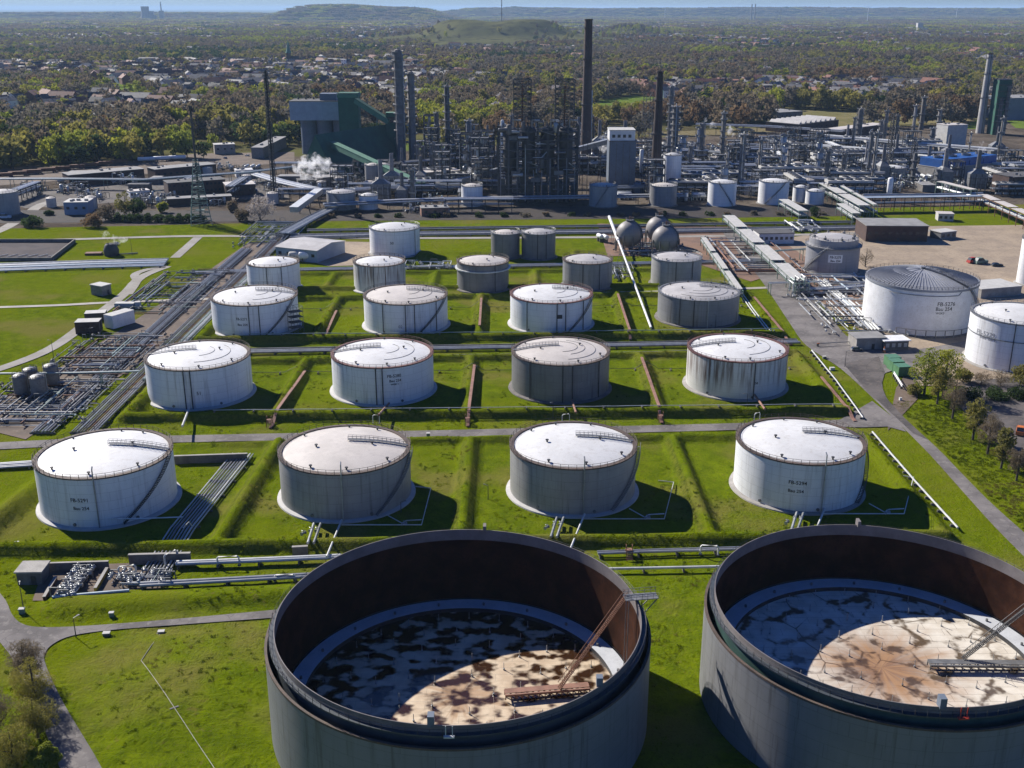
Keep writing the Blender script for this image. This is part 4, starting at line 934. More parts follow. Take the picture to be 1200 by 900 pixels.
# low pipes lying on top of the earth walls
pipe_track('thin pale pipe along the earth wall in front of the second tank row', [(-92,312.3),(0,315),(103,318)], 1, 1, .17, .5, ('pipelite',), px=False, follow=True, step=12, name='fire_main')
pipe_track('thin pale pipe along the earth wall in front of the third tank row', [(-100,394.6),(0,397.5),(103,402)], 1, 1, .15, .5, ('pipegreen',), px=False, follow=True, step=12, name='fire_main')
pipe_track('dark rail line behind the second row tanks on the grass', [(-95,356),(100,362)], 1, 1, .07, .7, ('steeldark',), px=False, follow=True, step=14, name='rail_line')
pipe_track('dark rail line behind the third row tanks on the grass', [(-95,440),(100,447)], 1, 1, .07, .7, ('steeldark',), px=False, follow=True, step=14, name='rail_line')
pipe_track('white cable tray on short stands between FB-5294 and the road', [(1022,509),(1072,567),(1122,622)], 1, 1, .33, .7, ('pipelite',), step=4, follow=True, name='cable_tray', cat='cable tray')
pipe_track('white cable tray on short stands right of the rust streaked tank', [(951,413),(980,449),(1011,492)], 1, 1, .28, .8, ('pipelite',), step=4, follow=True, name='cable_tray', cat='cable tray')
pipe_track('pale drain line down the near left meadow', [(189,741),(166,778),(206,838),(250,900),(275,940)], 1, 1, .10, .02, ('concrete',), step=30, follow=True, name='drain_line', cat='drain')
pipe_track('two pale pipes curving down beside the grey ladder tank', [(866,342),(880,362),(905,395)], 2, 1.1, .3, .5, ('pipelite',), follow=True)

def post(label, px, py, h, lamp=True, mk='steeldark', name='lamp_post', cat='lamp post', group='lamp posts of the tank farm', r=.09):
    p = at(px, py); p.z = gz(p.x, p.y)-.1; t = thing(name, label, cat, p, rnd.uniform(0, 6), group)
    pole = B().tube([(0,0,0),(0,0,h)], r*1.3, 6, r2=r*.7).build('pole', M[mk], t)
    if lamp:
        b = B(); b.bar((0,0,h), (.9,0,h+.15), .1); b.box((1.1,0,h+.15), (.6,.28,.16)); b.build('lamp', M['steel'], pole, smooth=0)
    return t
for (x, y, h, l) in ((28,716,6.5,'lamp post on the bank by the near left bend'), (89,746,4.5,'lamp post at the corner of the near left meadow'), (648,491,5.5,'lamp post behind the clean roofed front row tank'), (443,500,4.5,'lamp post in front of the tank lettered FB-5280'),
     (875,478,5.0,'lamp post in front of the rust streaked tank'), (838,386,6,'lamp post in front of the grey ladder tank'), (107,405,7,'lamp post beside the lane left of the pipe tangle'), (63,420,7,'lamp post at the far side of the left lane'),
     (470,600,3.0,'short lamp post in the shade of the grey stained tank'), (572,585,4.0,'thin lamp post on the grass left of the clean roofed front row tank'), (862,382,6,'lamp post right of the grey ladder tank'), (990,430,6,'lamp post on the verge by the road junction')):
    post(l, x, y, h)
# ---------------------------------------------------------------- small buildings and boxes
def bld(name, label, cat, a, b2, depth, h, wall, roof, win=(0,0), over=.3, gable=0.0, door=0, group=None, roofbits=0, seed=0, winmat='glass', side=(0,0)):
    P, Q = at(*a), at(*b2); d = (Q-P); L = d.length; rz = math.atan2(d.y, d.x); c = (P+Q)/2+Vector((-d.y,d.x,0)).normalized()*depth/2
    t = thing(name, label, cat, c, rz, group); b = B(); x, y = L/2, depth/2
    b.add([(-x,-y,-.3),(x,-y,-.3),(x,y,-.3),(-x,y,-.3),(-x,-y,h),(x,-y,h),(x,y,h),(-x,y,h)], ((0,1,5,4),(1,2,6,5),(2,3,7,6),(3,0,4,7)))
    if gable: b.add([(-x,-y,h),(-x,y,h),(-x,0,h+gable),(x,-y,h),(x,y,h),(x,0,h+gable)], ((0,2,1),(3,4,5)))
    b.build('wall', M[wall], t, smooth=0)
    r = B()
    if gable:
        for s in (-1,1): r.add([(-x-over,s*(y+over),h-over*gable/y),(x+over,s*(y+over),h-over*gable/y),(x+over,0,h+gable+.05),(-x-over,0,h+gable+.05),
                                (-x-over,s*(y+over),h-over*gable/y+.25),(x+over,s*(y+over),h-over*gable/y+.25),(x+over,0,h+gable+.3),(-x-over,0,h+gable+.3)], ((0,1,2,3),(4,5,6,7),(0,1,5,4),(0,3,7,4),(1,2,6,5)))
    else: r.box((0,0,h+.15), (L+over*2, depth+over*2, .34))
    ro = r.build('roof', M[roof], t, smooth=0); wall_o = t.children[0]
    rr = random.Random(seed+int(c.x))
    for k in range(roofbits):
        B().box((rr.uniform(-x*.8,x*.8), rr.uniform(-y*.6,y*.6), h+.8), (rr.uniform(.8,2.4), rr.uniform(.8,2), 1.1)).build('roof_vent', M['steel'], ro, smooth=0)
    nx_, nz_ = win; first = None
    if nx_:
        ww = min(1.8, L/nx_*.55); hh = min(1.5, h/nz_*.45); wb = B().box((0,0,0), (ww,.12,hh)).box((0,-.03,-hh/2-.06), (ww+.3,.2,.1), 0, 1)
        for j in range(nz_):
            for i_ in range(nx_):
                p = (-x+L*(i_+.5)/nx_, -y-.02, h*(j+.55)/nz_)
                if first is None: first = wb.build('window', [M[winmat], M[wall]], t, smooth=0); first.location = p
                else: copy_part(first, p)
    if door:
        for k in range(door): B().box((-x+L*(k+.5)/door+.9, -y-.03, 1.05), (1.1,.12,2.1)).build('door', M['steeldark'], t, smooth=0)
    return t
bld('hut', 'grey flat roofed hut beside the pump pit in the near left', 'hut', (21,685.5), (50,685), 4.6, 3.0, 'concretedark', 'concrete', over=.35, door=1)
def wallbox(label, a, b2, h, th=.4, mk='concretedark', name='retaining_wall', cat='wall', group=None):
    P, Q = at(*a), at(*b2); d = Q-P; t = thing(name, label, cat, (P+Q)/2, math.atan2(d.y,d.x), group)
    B().box((0,0,h/2-.2), (d.length, th, h+.4)).build('wall_face', M[mk], t, smooth=0); B().box((0,0,h+.06), (d.length+.1, th+.2, .14)).build('coping', M['concrete'], t, smooth=0); return t
wallbox('concrete retaining wall behind the pump pit', (52,669), (128,666.5), 1.9)
wallbox('concrete culvert wall where the pipe bundle comes through in the near left', (152,661), (224,659), 2.4, .6)
wallbox('concrete culvert wall by the cross road behind tank FB-5291', (205,543), (290,540), 2.2, .6)
wallbox('rusty pit edge on the left of the pump pit', (52,704), (66,680), .9, .5, 'rust')
wallbox('yellow stained pit edge on the right of the pump pit', (112,694), (126,670), 1.0, .5, 'yellow')
wallbox('concrete sump wall in front of the stained front row tank', (343,650), (361,649), 2.0, .6)
def cabinet(label, px, py, size, mk, top='pale', name='cabinet', cat='cabinet', rz=.1, group='small boxes on the grass'):
    p = at(px, py); p.z = gz(p.x, p.y); t = thing(name, label, cat, p, rz, group)
    B().box((0,0,size[2]/2), size).build('body', M[mk], t, smooth=0); B().box((0,0,size[2]+.06), (size[0]+.15,size[1]+.15,.14)).build('lid', M[top], t, smooth=0); return t
for a in (('white topped box on the meadow by the road',125,744,(1.3,.9,.6),'concretedark'), ('white slab box at the top of the drain line',189,741,(1.2,.8,.35),'concretedark'), ('green box with white lid on the verge of the cross road',502,516,(1.0,.8,1.4),'greensteel'),
          ('green box on the bank by the near left lamp post',26,718,(1.1,.8,1.1),'greensteel'), ('white box on posts right of the rust streaked tank',975,433,(1.6,1.0,.8),'white'), ('grey box on the verge below the barrier',966,420,(1.2,.9,.9),'steel'),
          ('small pale stone on the slope left of tank FB-5291',20,641,(.9,.8,.5),'pale'), ('small white marker on the green strip right of the road',1055,469,(.7,.7,.9),'white'), ('bluish cabinet on the lane beside the pipe jumble',162,361,(2.2,1.8,2.8),'bluegrey'),
          ('pale green cabinet at the foot of the bundle in the near left',131,722,(.9,.7,.9),'greensteel')):
    cabinet(*a)
# stiles over the trough
for (px, py, l) in ((737,653,'rusty stile over the trough between the great tanks'), (548,497,'brown stile at the front earth wall left of the dark grey tank'), (774,494,'reddish stile at the front earth wall right of the dark grey tank'), (316,499,'brown stile at the front earth wall right of the tank numbered 51')):
    p = at(px, py); t = thing('stile', l, 'stile', p, 0, 'stiles over the pipes'); b = B()
    for s in (-.7,.7):
        b.bar((s,-1.8,0), (s,-.6,2.0), .16); b.bar((s,1.8,0), (s,.6,2.0), .16); b.bar((s,-.6,2), (s,.6,2), .16)
        for q in (-.6,.6): b.bar((s,q,2), (s,q,3.1), .12)
        b.bar((s,-.6,3.1), (s,.6,3.1), .1)
    b.build('frame', M['rust'], t, smooth=0); st = B(); st.box((0,0,2.05), (1.3,1.2,.1))
    for i_ in range(6):
        for q in (-1,1): st.box((0,q*(1.75-.2*i_),.25+.3*i_), (1.3,.28,.06))
    st.build('steps', M['rustred'], t, smooth=0)
# four upright vessels
vt = None
for (px, py, r_, h_, l) in ((26,463,2.3,6.6,'leftmost of the four grey upright vessels among the left pipes'), (38,456,2.4,6.8,'second of the four grey upright vessels, standing furthest back'), (47,464,2.6,6.6,'widest of the four grey upright vessels among the left pipes'), (62,452,2.4,7.0,'rightmost of the four grey upright vessels among the left pipes')):
    p = at(px, py); t = thing('upright_vessel', l, 'vessel', p, 0, 'four upright vessels'); B().lathe(((r_,.4),(r_,h_)), 28).build('shell', M['columngrey'], t)
    B().lathe(((r_,h_),(r_*.8,h_+.45),(r_*.4,h_+.7),(.01,h_+.8)), 28).build('top_dome', M['steel'], t); railing(r_-.1, h_+.1, 14, 1.0, .05).build('railing', M['steeldark'], t, smooth=0)
    B().tube([(r_+.15,0,0),(r_+.15,0,h_+.9),(0,0,h_+1.3)], .14, 6).build('riser_pipe', M['pipe'], t)
def container(label, px, py, L, w_, h, mk, rz, group=None, name='container'):
    p = at(px, py); t = thing(name, label, 'container', p, rz, group)
    b = B().box((0,0,h/2+.1), (L,w_,h)); k = int(L/.5)
    for i_ in range(k):
        for s in (-1,1): b.box((-L/2+L*(i_+.5)/k, s*(w_/2+.02), h/2+.1), (.18,.08,h*.9))
    b.build('body', M[mk], t, smooth=0); B().box((0,0,h+.16), (L+.1,w_+.1,.1)).build('lid', M['pale' if mk != 'container' else 'greenlite'], t, smooth=0)
    d = B(); 
    for s in (-.3,.3): d.bar((L/2+.05,s*w_,.2), (L/2+.05,s*w_,h), .1)
    d.build('door_bars', M['steel'], t, smooth=0); return t
container('white container with pale top on the left lot', 141, 381, 11, 5, 5.2, 'white', 1.05, 'containers on the left lot')
container('dark brown container on the left lot nearest the lane', 105, 389, 9, 5.5, 4.6, 'brick', .12, 'containers on the left lot')
container('low dark container behind the brown one on the left lot', 113, 374, 8, 5, 3.0, 'steeldark', .2, 'containers on the left lot')
container('small pale blue container between the left pipes and the white container', 147, 361, 8, 3, 2.2, 'bluegrey', 0, 'containers on the left lot')
for k, (px, py, l) in enumerate(((1045,428,'rearmost of the three green containers by the junction'), (1049,433,'middle one of the three green containers by the junction'), (1056,439,'nearest of the three green containers by the junction'))):
    container(l, px, py, 4.4, 4.2, 3.3, 'container', .15, 'green containers by the junction')
bld('field_hut', 'small pale roofed hut on the left meadow', 'hut', (120,347), (131,344), 7, 4.2, 'steel', 'pale', door=1)
# grey shed at the back left with two pale drums
bld('shed', 'large grey shed with shallow metal roof left of the dusty lot', 'shed', (324,303), (372,308), 26, 6.0, 'bluegrey', 'roofgrey', over=.5, gable=1.6, win=(5,1))
bld('shed', 'small annex at the right end of the grey shed', 'shed', (372,304), (385,300), 12, 5.0, 'pale', 'roofgrey', over=.3)
def hdrum(label, px, py, L, r, mk, rz=0.0, group=None, z=None, name='horizontal_drum'):
    p = at(px, py); z = z or r+.9; t = thing(name, label, 'drum', p, rz, group); B().drum((-L/2,0,z), (L/2,0,z), r, 18).build('shell', M[mk], t)
    for s in (-.3,.3): B().box((s*L,0,(z-r*.5)/2), (.5,r*1.6,z-r*.5)).build('saddle', M['concretedark'], t, smooth=0)
    return t
hdrum('pale horizontal drum in front of the grey shed, left one', 346, 306, 5, 2.0, 'pale', .2, 'pale drums by the grey shed'); hdrum('pale horizontal drum in front of the grey shed, right one', 359, 306, 6, 2.1, 'white', .15, 'pale drums by the grey shed')
hdrum('short white drum standing left of the single sphere', 703, 283, 5, 1.2, 'white', 1.9, 'white drums by the sphere', z=3); hdrum('short white drum next to the slanting white pipe by the sphere', 709, 284, 5, 1.2, 'white', 1.9, 'white drums by the sphere', z=3)
# basin and steaming pot
P = [at(-90,306), at(60,306), at(88,284), at(-60,284)]
t = thing('settling_basin', 'dark walled settling basin at the left edge', 'basin', (P[0]+P[2])/2, 0); o = (P[0]+P[2])/2
B().poly([(p.x-o.x,p.y-o.y,.09) for p in P]).build('basin_floor', RM['pit'], t, smooth=0)
for k in range(4):
    a, c = P[k]-o, P[(k+1)%4]-o; B().bar(a+Vector((0,0,.9)), c+Vector((0,0,.9)), .7, 1.9).build('basin_wall', M['concretedark'], t, smooth=0)
b = B()
for k in range(10): b.bar(P[0]-o+(P[1]-P[0])*(.2+k*.08)+Vector((0,8,.5)), P[0]-o+(P[1]-P[0])*(.2+k*.08)+Vector((3,14,.5)), .35)
b.build('floor_pipes', M['pipe'], t, smooth=0)
p = at(131,299); t = thing('steam_vent', 'dark squat vent pot on the left meadow giving off white steam', 'vent', p, 0); B().lathe(((3.6,0),(3.9,2.5),(3.0,5.2),(2.2,6.0),(2.2,5.0)), 20).build('pot', M['steeldark'], t)
B().tube([(3.5,0,.5),(7,1,.5),(12,4,.3)], .35, 6).build('feed_pipe', M['pipedark'], t)
post('thin lamp post right of the steaming pot on the left meadow', 155, 299, 9, True)
cabinet('heap of rusty scrap on the meadow left of the steaming pot', 110, 298, (8,4,1.0), 'rust', 'rust', 'scrap_heap', 'heap', .1, None)
# ---------------------------------------------------------------- spheres
for (px, py, l) in ((737.5,274,'single grey gas sphere left of the pair'), (780,280,'front sphere of the close pair of gas spheres'), (772,268.5,'rear sphere of the close pair of gas spheres')):
    c = at(px, py, 8.6); t = thing('gas_sphere', l, 'gas sphere', (c.x, c.y, 0), 0, 'gas spheres'); R = 6.9
    B().ball((0,0,0), R, 40, 24).build('shell', SH['sphere'], t).location = (0,0,8.6)
    for k in range(9):
        a = 2*PI*k/9; B().tube([(7.4*math.cos(a),7.4*math.sin(a),0),(7.0*math.cos(a),7.0*math.sin(a),8.6)], .32, 8).build('leg', M['columngrey'], t)
    b = B(); b.cyl((0,0,15.7), 2.2, .3, 16); b.build('top_platform', M['steel'], t, smooth=0); railing(2.1, 16, 10, 1.1, .06).build('railing', M['steeldark'], t, smooth=0)
    b = B(); b.tube([(0,0,15.9),(0,0,17.8)], .3, 8); b.tube([(.8,.3,15.9),(.8,.3,17.2),(1.6,.3,17.2)], .18, 6); b.build('relief_valve', M['rust'], t)
    L = [((R+.5)*math.sin(q)*.85, -(R+.5)*math.sin(q)*.5, 8.6+(R+.5)*math.cos(q)) for q in np.linspace(.25,2.2,16)]
    b = B()
    for i_ in range(15): b.bar(L[i_], L[i_+1], .9, .12)
    b.tube([Vector(q)+Vector((0,0,1)) for q in L], .06, 4); b.build('stairway', M['steeldark'], t, smooth=0)
# ---------------------------------------------------------------- long slanting pipe and covered bridges
a, c = at(714,254,9.0), at(763,384,.6); t = thing('slanting_pipe', 'long straight white pipe slanting past the single sphere to the grass', 'pipe', (a.x,a.y,0), 0); o = Vector((a.x,a.y,0))
mid = a+(c-a)*.28
B().tube([a-o, mid-o], .85, 12).build('thick_pipe', M['white'], t); B().tube([mid-o, c-o], .48, 10).build('thin_pipe', M['white'], t)
b = B()
for k in range(1, 9): q = a+(c-a)*(k/9)-o; b.bar((q.x-.6,q.y,0), (q.x,q.y,q.z), .2); b.bar((q.x+.6,q.y,0), (q.x,q.y,q.z), .2)
b.build('stands', M['greensteel'], t, smooth=0)
def covered_bridge(label, a, c, w_, z, nseg, mk='pale', under=True, gap=.04, name='covered_pipe_bridge', legs=10, leg='greensteel', roof2=None):
    A, Q = at(a[0],a[1],z), at(c[0],c[1],z); o = Vector((A.x,A.y,0)); d = Q-A; L = d.length; rz = math.atan2(d.y,d.x); t = thing(name, label, 'pipe bridge', o, rz)
    for k in range(nseg):
        x0, x1 = L*k/nseg+L*gap/2, L*(k+1)/nseg-L*gap/2; b = B(); b.bx(x0, x1, -w_/2, w_/2, z-.2, z); b.bx(x0, x1, -w_*.04, w_*.04, z, z+.08); b.build('roof_panel', M[mk], t, smooth=0)
    b = B(); m_ = legs
    for k in range(m_+1):
        x = L*k/m_
        for s in (-1,1): b.bar((x,s*w_*.44,0), (x,s*w_*.44,z-.2), .35)
        for zz in (z-.5, z*.55): b.bar((x,-w_*.44,zz), (x,w_*.44,zz), .3)
    for s in (-1,1):
        for zz in (z-.5, z*.55): b.bar((0,s*w_*.44,zz), (L,s*w_*.44,zz), .28)
    b.build('trestle', M[leg], t, smooth=0)
    if under:
        for k in range(6): y = (k-2.5)*w_*.14; B().tube([(0,y,z*.55+.5),(L,y,z*.55+.5)], .36, 6).build('pipe', M[SIL[k % 5]], t)
    return t
covered_bridge('broad white covered pipe bridge beside the main road', (853,251), (941,331), 6.5, 6.5, 4)
covered_bridge('narrow white covered pipe bridge by the spheres', (824,277), (868,340), 2.6, 5.0, 3)
covered_bridge('white covered pipe bridge leading into the works, nearest segment', (942,247), (918,233), 6, 7, 1, legs=3)
covered_bridge('white covered pipe bridge entering the works on the right, broad one', (965,214), (1014,241), 7, 9, 2, legs=8)
covered_bridge('slim white pipe bridge right beside the broad one entering the works', (977,212), (1027,240), 2.4, 10, 2, legs=8)
covered_bridge('short white canopy over pipes behind the brown brick hall', (985,238), (1004,250), 5, 7, 1, legs=3)
covered_bridge('long dark and silver pipe bridge behind the sandy yard', (1012,231), (1152,229), 5.5, 9, 5, 'bluegrey', legs=12, leg='rust', gap=.005)
covered_bridge('pale pipe bridge running off the right edge behind the yard', (1150,227), (1235,262), 6, 9, 4, 'roofpale', legs=10, leg='rust')
covered_bridge('cream roofed conveyor falling to the right pipe bridge', (1101,212), (1142,222), 5, 10, 1, 'roofpale', legs=5)
pipe_track('upright pipe gantry over the main road by the brushed steel tank', [(908,307),(955,304)], 3, 1.0, .25, 5.5, GRN, step=14, name='pipe_gantry', smat='greensteel')
pipe_track('second pipe gantry over the main road, nearer the junction', [(900,345),(962,343)], 3, 1.0, .25, 5.0, GRN, step=14, name='pipe_gantry', smat='greensteel')
pipe_track('bundle of pale pipes beside the tank lettered FB-5276', [(960,333),(995,362),(1024,392)], 4, 1.3, .4, 1.5, ('pipelite','pipelite','insul'))
pipe_track('low pale pipes from the covered bridge to the yard tanks', [(940,345),(990,342),(1015,340)], 5, 1.1, .35, 2.0, PAL)
p = at(938,347); t = thing('pipe_riser', 'cluster of upright pipe bends at the end of the broad white bridge', 'pipework', p, .3); 
for k in range(7): B().tube([((k-3)*1.3,(k%2)*1.5,0),((k-3)*1.3,(k%2)*1.5,6+k%3),((k-3)*1.3,(k%2)*1.5+3,6.5+k%3),((k-3)*1.3,(k%2)*1.5+3,2)], .42, 7).build('pipe', M[('pipelite','pipegreen','insul')[k%3]], t)
b = scaffold(10,5,6.5,5,3.2); b.build('frame', M['greensteel'], t, smooth=0)
# gatehouse, barrier, cones, cars, yard buildings
bld('gatehouse', 'grey concrete gatehouse at the junction below FB-5276', 'gatehouse', (1003,410), (1037,409), 8, 4.2, 'concrete', 'roofbit', door=1)
t = bld('shelter', 'open shelter with white roof joined to the gatehouse', 'shelter', (1036,411), (1064,410), 6, 3.6, 'concretedark', 'white', over=.6, win=(4,1), winmat='pale')
p, q = at(958,406), at(1008,403); t = thing('road_barrier', 'long red tipped barrier across the main road', 'barrier', p, math.atan2(q.y-p.y,q.x-p.x)); L = (q-p).length
B().bx(0, L, -.1, .1, 1.0, 1.25).build('boom', M['steel'], t, smooth=0); B().bx(L-4, L+.3, -.13, .13, .95, 1.3).build('red_tip', M['red'], t, smooth=0); B().bx(-.3, .8, -.13, .13, .95, 1.3).build('red_tip', M['orange'], t, smooth=0)
b = B(); b.bx(-.3,.3,-.3,.3,0,1.1); b.bx(L-.3,L+.3,-.3,.3,0,1.1); b.build('posts', M['steeldark'], t, smooth=0)
p = at(1036,413); t = thing('traffic_cone', 'orange and white cone lying by the gatehouse', 'cone', p, 0); B().lathe(((.75,0),(.75,.1),(.5,.1),(.38,1.0)),14).build('base', M['orange'], t); B().lathe(((.38,1.0),(.28,1.5)),14).build('band', M['white'], t); B().lathe(((.28,1.5),(.14,2.2),(.01,2.2)),14).build('tip', M['orange'], t)
pipe_track('white guard rail below the green containers', [(1047,441),(1057,457)], 2, .1, .16, 1.0, ('white',), step=2.5, name='guard_rail', cat='guard rail', hi=.5)
bld('brick_hall', 'dark brown brick hall with flat roof behind the sandy yard', 'hall', (1014,283), (1086,283.5), 22, 8.5, 'brick', 'roofbit', win=(9,1), over=.4, door=3)
bld('office', 'long white office with a row of small windows behind the covered bridge', 'office', (889,286), (930,285.5), 12, 5.5, 'white', 'roofbitdark', win=(7,1), over=.3)
bld('yard_shed', 'small grey shed with open side on the far sandy yard', 'shed', (1102,281), (1120,279), 8, 3.8, 'steel', 'pale', win=(3,1))
bld('yard_shed', 'pale flat block beside FB-5276 at the right of the yard', 'shed', (1149,350), (1196,346), 14, 4.0, 'concrete', 'pale', over=.2)
bld('yard_shed', 'small pale pump house on the grass beyond the yard', 'shed', (1099,259), (1117,259.5), 8, 4.2, 'pale', 'roofpale', over=.3, win=(3,1))
def car(label, px, py, rz, mk, kind='car', L=4.5, w_=1.8, h=1.5, group=None):
    p = at(px, py); t = thing('parked_'+kind, label, kind, (p.x,p.y,.06), rz, group); hb = h*.55
    b = B(); b.add([(x,y,z) for x,z in ((-L/2,.35),(L/2,.35),(L/2,hb),(L*.28,hb+.08),(-L*.46,hb+.05)) for y in (-w_/2,w_/2)], ((0,2,3,1),(2,4,5,3),(4,6,7,5),(6,8,9,7),(8,0,1,9),(0,8,6,4,2),(1,3,5,7,9))); b.build('body', M[mk], t, smooth=0)
    b = B(); b.add([(x,y*(w_/2-.1-(z>hb+.2)*.12),z) for x,z in ((-L*.44,hb+.04),(L*.24,hb+.04),(L*.06,h),(-L*.32,h)) for y in (-1,1)], ((0,2,3,1),(2,4,5,3),(4,6,7,5),(6,0,1,7),(0,6,4,2),(1,3,5,7))); b.build('cabin', M['glass'], t, smooth=0)
    B().bx(-L*.31, L*.05, -w_/2+.24, w_/2-.24, h-.02, h+.05).build('roof', M[mk], t, smooth=0)
    wb = B().tube([(0,-.12,0),(0,.12,0)], .33, 12); first = None
    for sx in (-.31,.31):
        for sy in (-1,1):
            q = (sx*L, sy*(w_/2-.1), .33)
            if first is None: first = wb.build('wheel', M['black'], t); first.location = q
            else: copy_part(first, q)
    return t
car('red van parked on the sandy yard', 1140, 308, .4, 'red', 'van', 6.5, 2.4, 2.8); car('dark green lorry cab beside the red van on the sandy yard', 1149, 309, .3, 'greensteel', 'lorry', 7, 2.5, 3.0); car('black car on the sandy yard right of the lorry cab', 1168, 312, .1, 'black', 'car', 5.5, 2.2, 1.7)
car('orange van at the right edge beyond the bare trees', 1195, 508, 1.1, 'orange', 'van', 5.5, 2.2, 2.4); car('silver car by the gatehouse wall', 1004, 411, .05, 'steel', 'car')
car('white van on the lane at the far left edge', 6, 256, .1, 'white', 'van', 7, 2.4, 2.8)
for k, (px, py, mk, l) in enumerate(((70,226,'white','white car on the apron before the brick workshops, leftmost'), (78,224,'red','red car on the apron before the brick workshops'), (86,223,'black','black car on the apron before the brick workshops'), (47,228,'steel','silver car on the apron at the far left'), (300,224,'bluebox','blue car by the square brick block'), (264,186,'bluebox','blue lorry box beside the pale store at the wood edge'), (290,183,'white','white car beside the wood edge stores'), (135,287,'steel','silver car on the far lane by the steaming pot'), (880,283,'white','white car in front of the long white office'))):
    car(l, px, py, .3+.4*k, mk, 'car')
# ---------------------------------------------------------------- the works behind the tank farm
def vp(px, base, row):
    p = at(px, base); return Vector((p.x, p.y, height_at(px, base, row)))
def column(label, px, base, top, wpx, mk='columngrey', plats=4, name='column', cat='column', group='tall columns of the works', cone=.0, headz=True):
    p = at(px, base); h = height_at(px, base, top); r = wpx*mpp(px, base)/2; t = thing(name, label, cat, p, rnd.uniform(0,6), group)
    B().lathe(((r*1.25,0),(r*1.25,2),(r,4),(r*(1-cone),h-r),(r*.7*(1-cone),h-r*.3),(.01,h)), 18).build('shell', M[mk], t)
    plats = int(plats*1.6)
    for k in range(plats):
        z = h*(.22+.75*k/max(1,plats-1)) if plats > 1 else h*.9; a0 = rnd.uniform(0,6); b = B(); b.lathe(((r,z),(r+1.6,z),(r+1.6,z+.35),(r,z+.35)), 14, a0=a0, a1=a0+rnd.choice((PI*1.2,PI*1.6,2*PI)))
        for i in range(10): a = a0+i*.6; b.bar(((r+1.4)*math.cos(a),(r+1.4)*math.sin(a),z), ((r+1.4)*math.cos(a),(r+1.4)*math.sin(a),z+1.1), .12)
        b.tube([((r+1.4)*math.cos(a0+i*.4),(r+1.4)*math.sin(a0+i*.4),z+1.1) for i in range(15)], .07, 4); b.build('platform', M['steel'], t, smooth=0)
    B().tube([(-r-.5,.2,1),(-r-.5,.2,h*.95),(-r*.3,0,h+1.0),(0,0,h)], max(.2,r*.16), 7).build('overhead_pipe', M['pipe'], t)
    B().bar((r+.3,-.4,0),(r+.3,-.4,h*.95),.5,.12).build('ladder', M['steeldark'], t, smooth=0)
    return t
def chimney(label, px, base, top, wb, wt, mk, px_top=None, bandz=None, group=None):
    p = at(px, base); h = height_at(px, base, top); k = mpp(px, base)/2; t = thing('chimney', label, 'chimney', p, 0, group); n_ = 10
    rb, rt = wb*k, wt*k
    B().lathe([(rb+(rt-rb)*i/n_, h*i/n_) for i in range(n_+1)], 28).build('shaft', M[mk], t)
    B().lathe(((rt,h-.5),(rt+.35,h-.4),(rt+.35,h+.5),(rt-.5,h+.5),(rt-.5,h-6)), 28).build('cap_ring', M[bandz or mk], t)
    for f in (.45,.75,.95):
        b = B(); rr = rb+(rt-rb)*f; b.lathe(((rr,h*f),(rr+1.1,h*f),(rr+1.1,h*f+.15),(rr,h*f+.15)), 20); go_ = b.build('gallery', M['steeldark'], t, smooth=0); railing(rr+1.05, h*f+.15, 12, 1.1, .06).build('railing', M['steeldark'], go_, smooth=0)
    B().bar((0,-rb-.2,0),(0,-rt-.2,h),.6,.2).build('ladder', M['steeldark'], t, smooth=0)
    return t
def lattice(label, px, base, top, wb, wt, mk, name='lattice_mast', frac=1.0, n_=14, group='masts of the works', bar=.3):
    p = at(px, base); h = height_at(px, base, top); k = mpp(px, base)/2; t = thing(name, label, 'mast', p, .3, group); b = B(); H = h*frac
    def cr(f): w_ = (wb+(wt-wb)*f)*k; return [Vector((s*w_, q*w_, H*f)) for s, q in ((-1,-1),(1,-1),(1,1),(-1,1))]
    for i in range(n_):
        a, c = cr(i/n_), cr((i+1)/n_)
        for j in range(4): b.bar(a[j], c[j], bar); b.bar(a[j], c[(j+1)%4], bar*.6); b.bar(c[j], c[(j+1)%4], bar*.6)
    b.build('lattice', M[mk], t, smooth=0)
    return t, h, k
t, h, k = lattice('tall green lattice flare mast on the left with a thin pipe top', 236, 262, 124, 24, 5, 'greensteel', 'flare_mast', .55, 14, bar=.42)
B().tube([(0,0,0),(0,0,h)], .62, 8).build('flare_pipe', M['steeldark'], t); B().lathe(((.8,h-3),(1.1,h-1.5),(.8,h)), 10).build('flare_tip', M['black'], t)
for i in range(5): B().box((0,0,h*(.12+.1*i)), (5-.7*i,5-.7*i,.2)).build('platform', M['greensteel'], t, smooth=0)
t, h, k = lattice('very tall slim dark flare mast in front of the dark wood', 322, 236, 84, 5.5, 4, 'steeldark', 'flare_mast', 1.0, 40, bar=.34)
B().tube([(0,0,0),(0,0,h+1)], .7, 8).build('flare_pipe', M['black'], t)
lattice('dark slim lattice tower on the right part of the works', 1040, 208, 133, 6, 4, 'steeldark', 'lattice_tower', 1.0, 16, bar=.45)
lattice('short dark lattice tower above the right tank row', 1069, 196, 166, 5, 4, 'steeldark', 'lattice_tower', 1.0, 8, bar=.45)
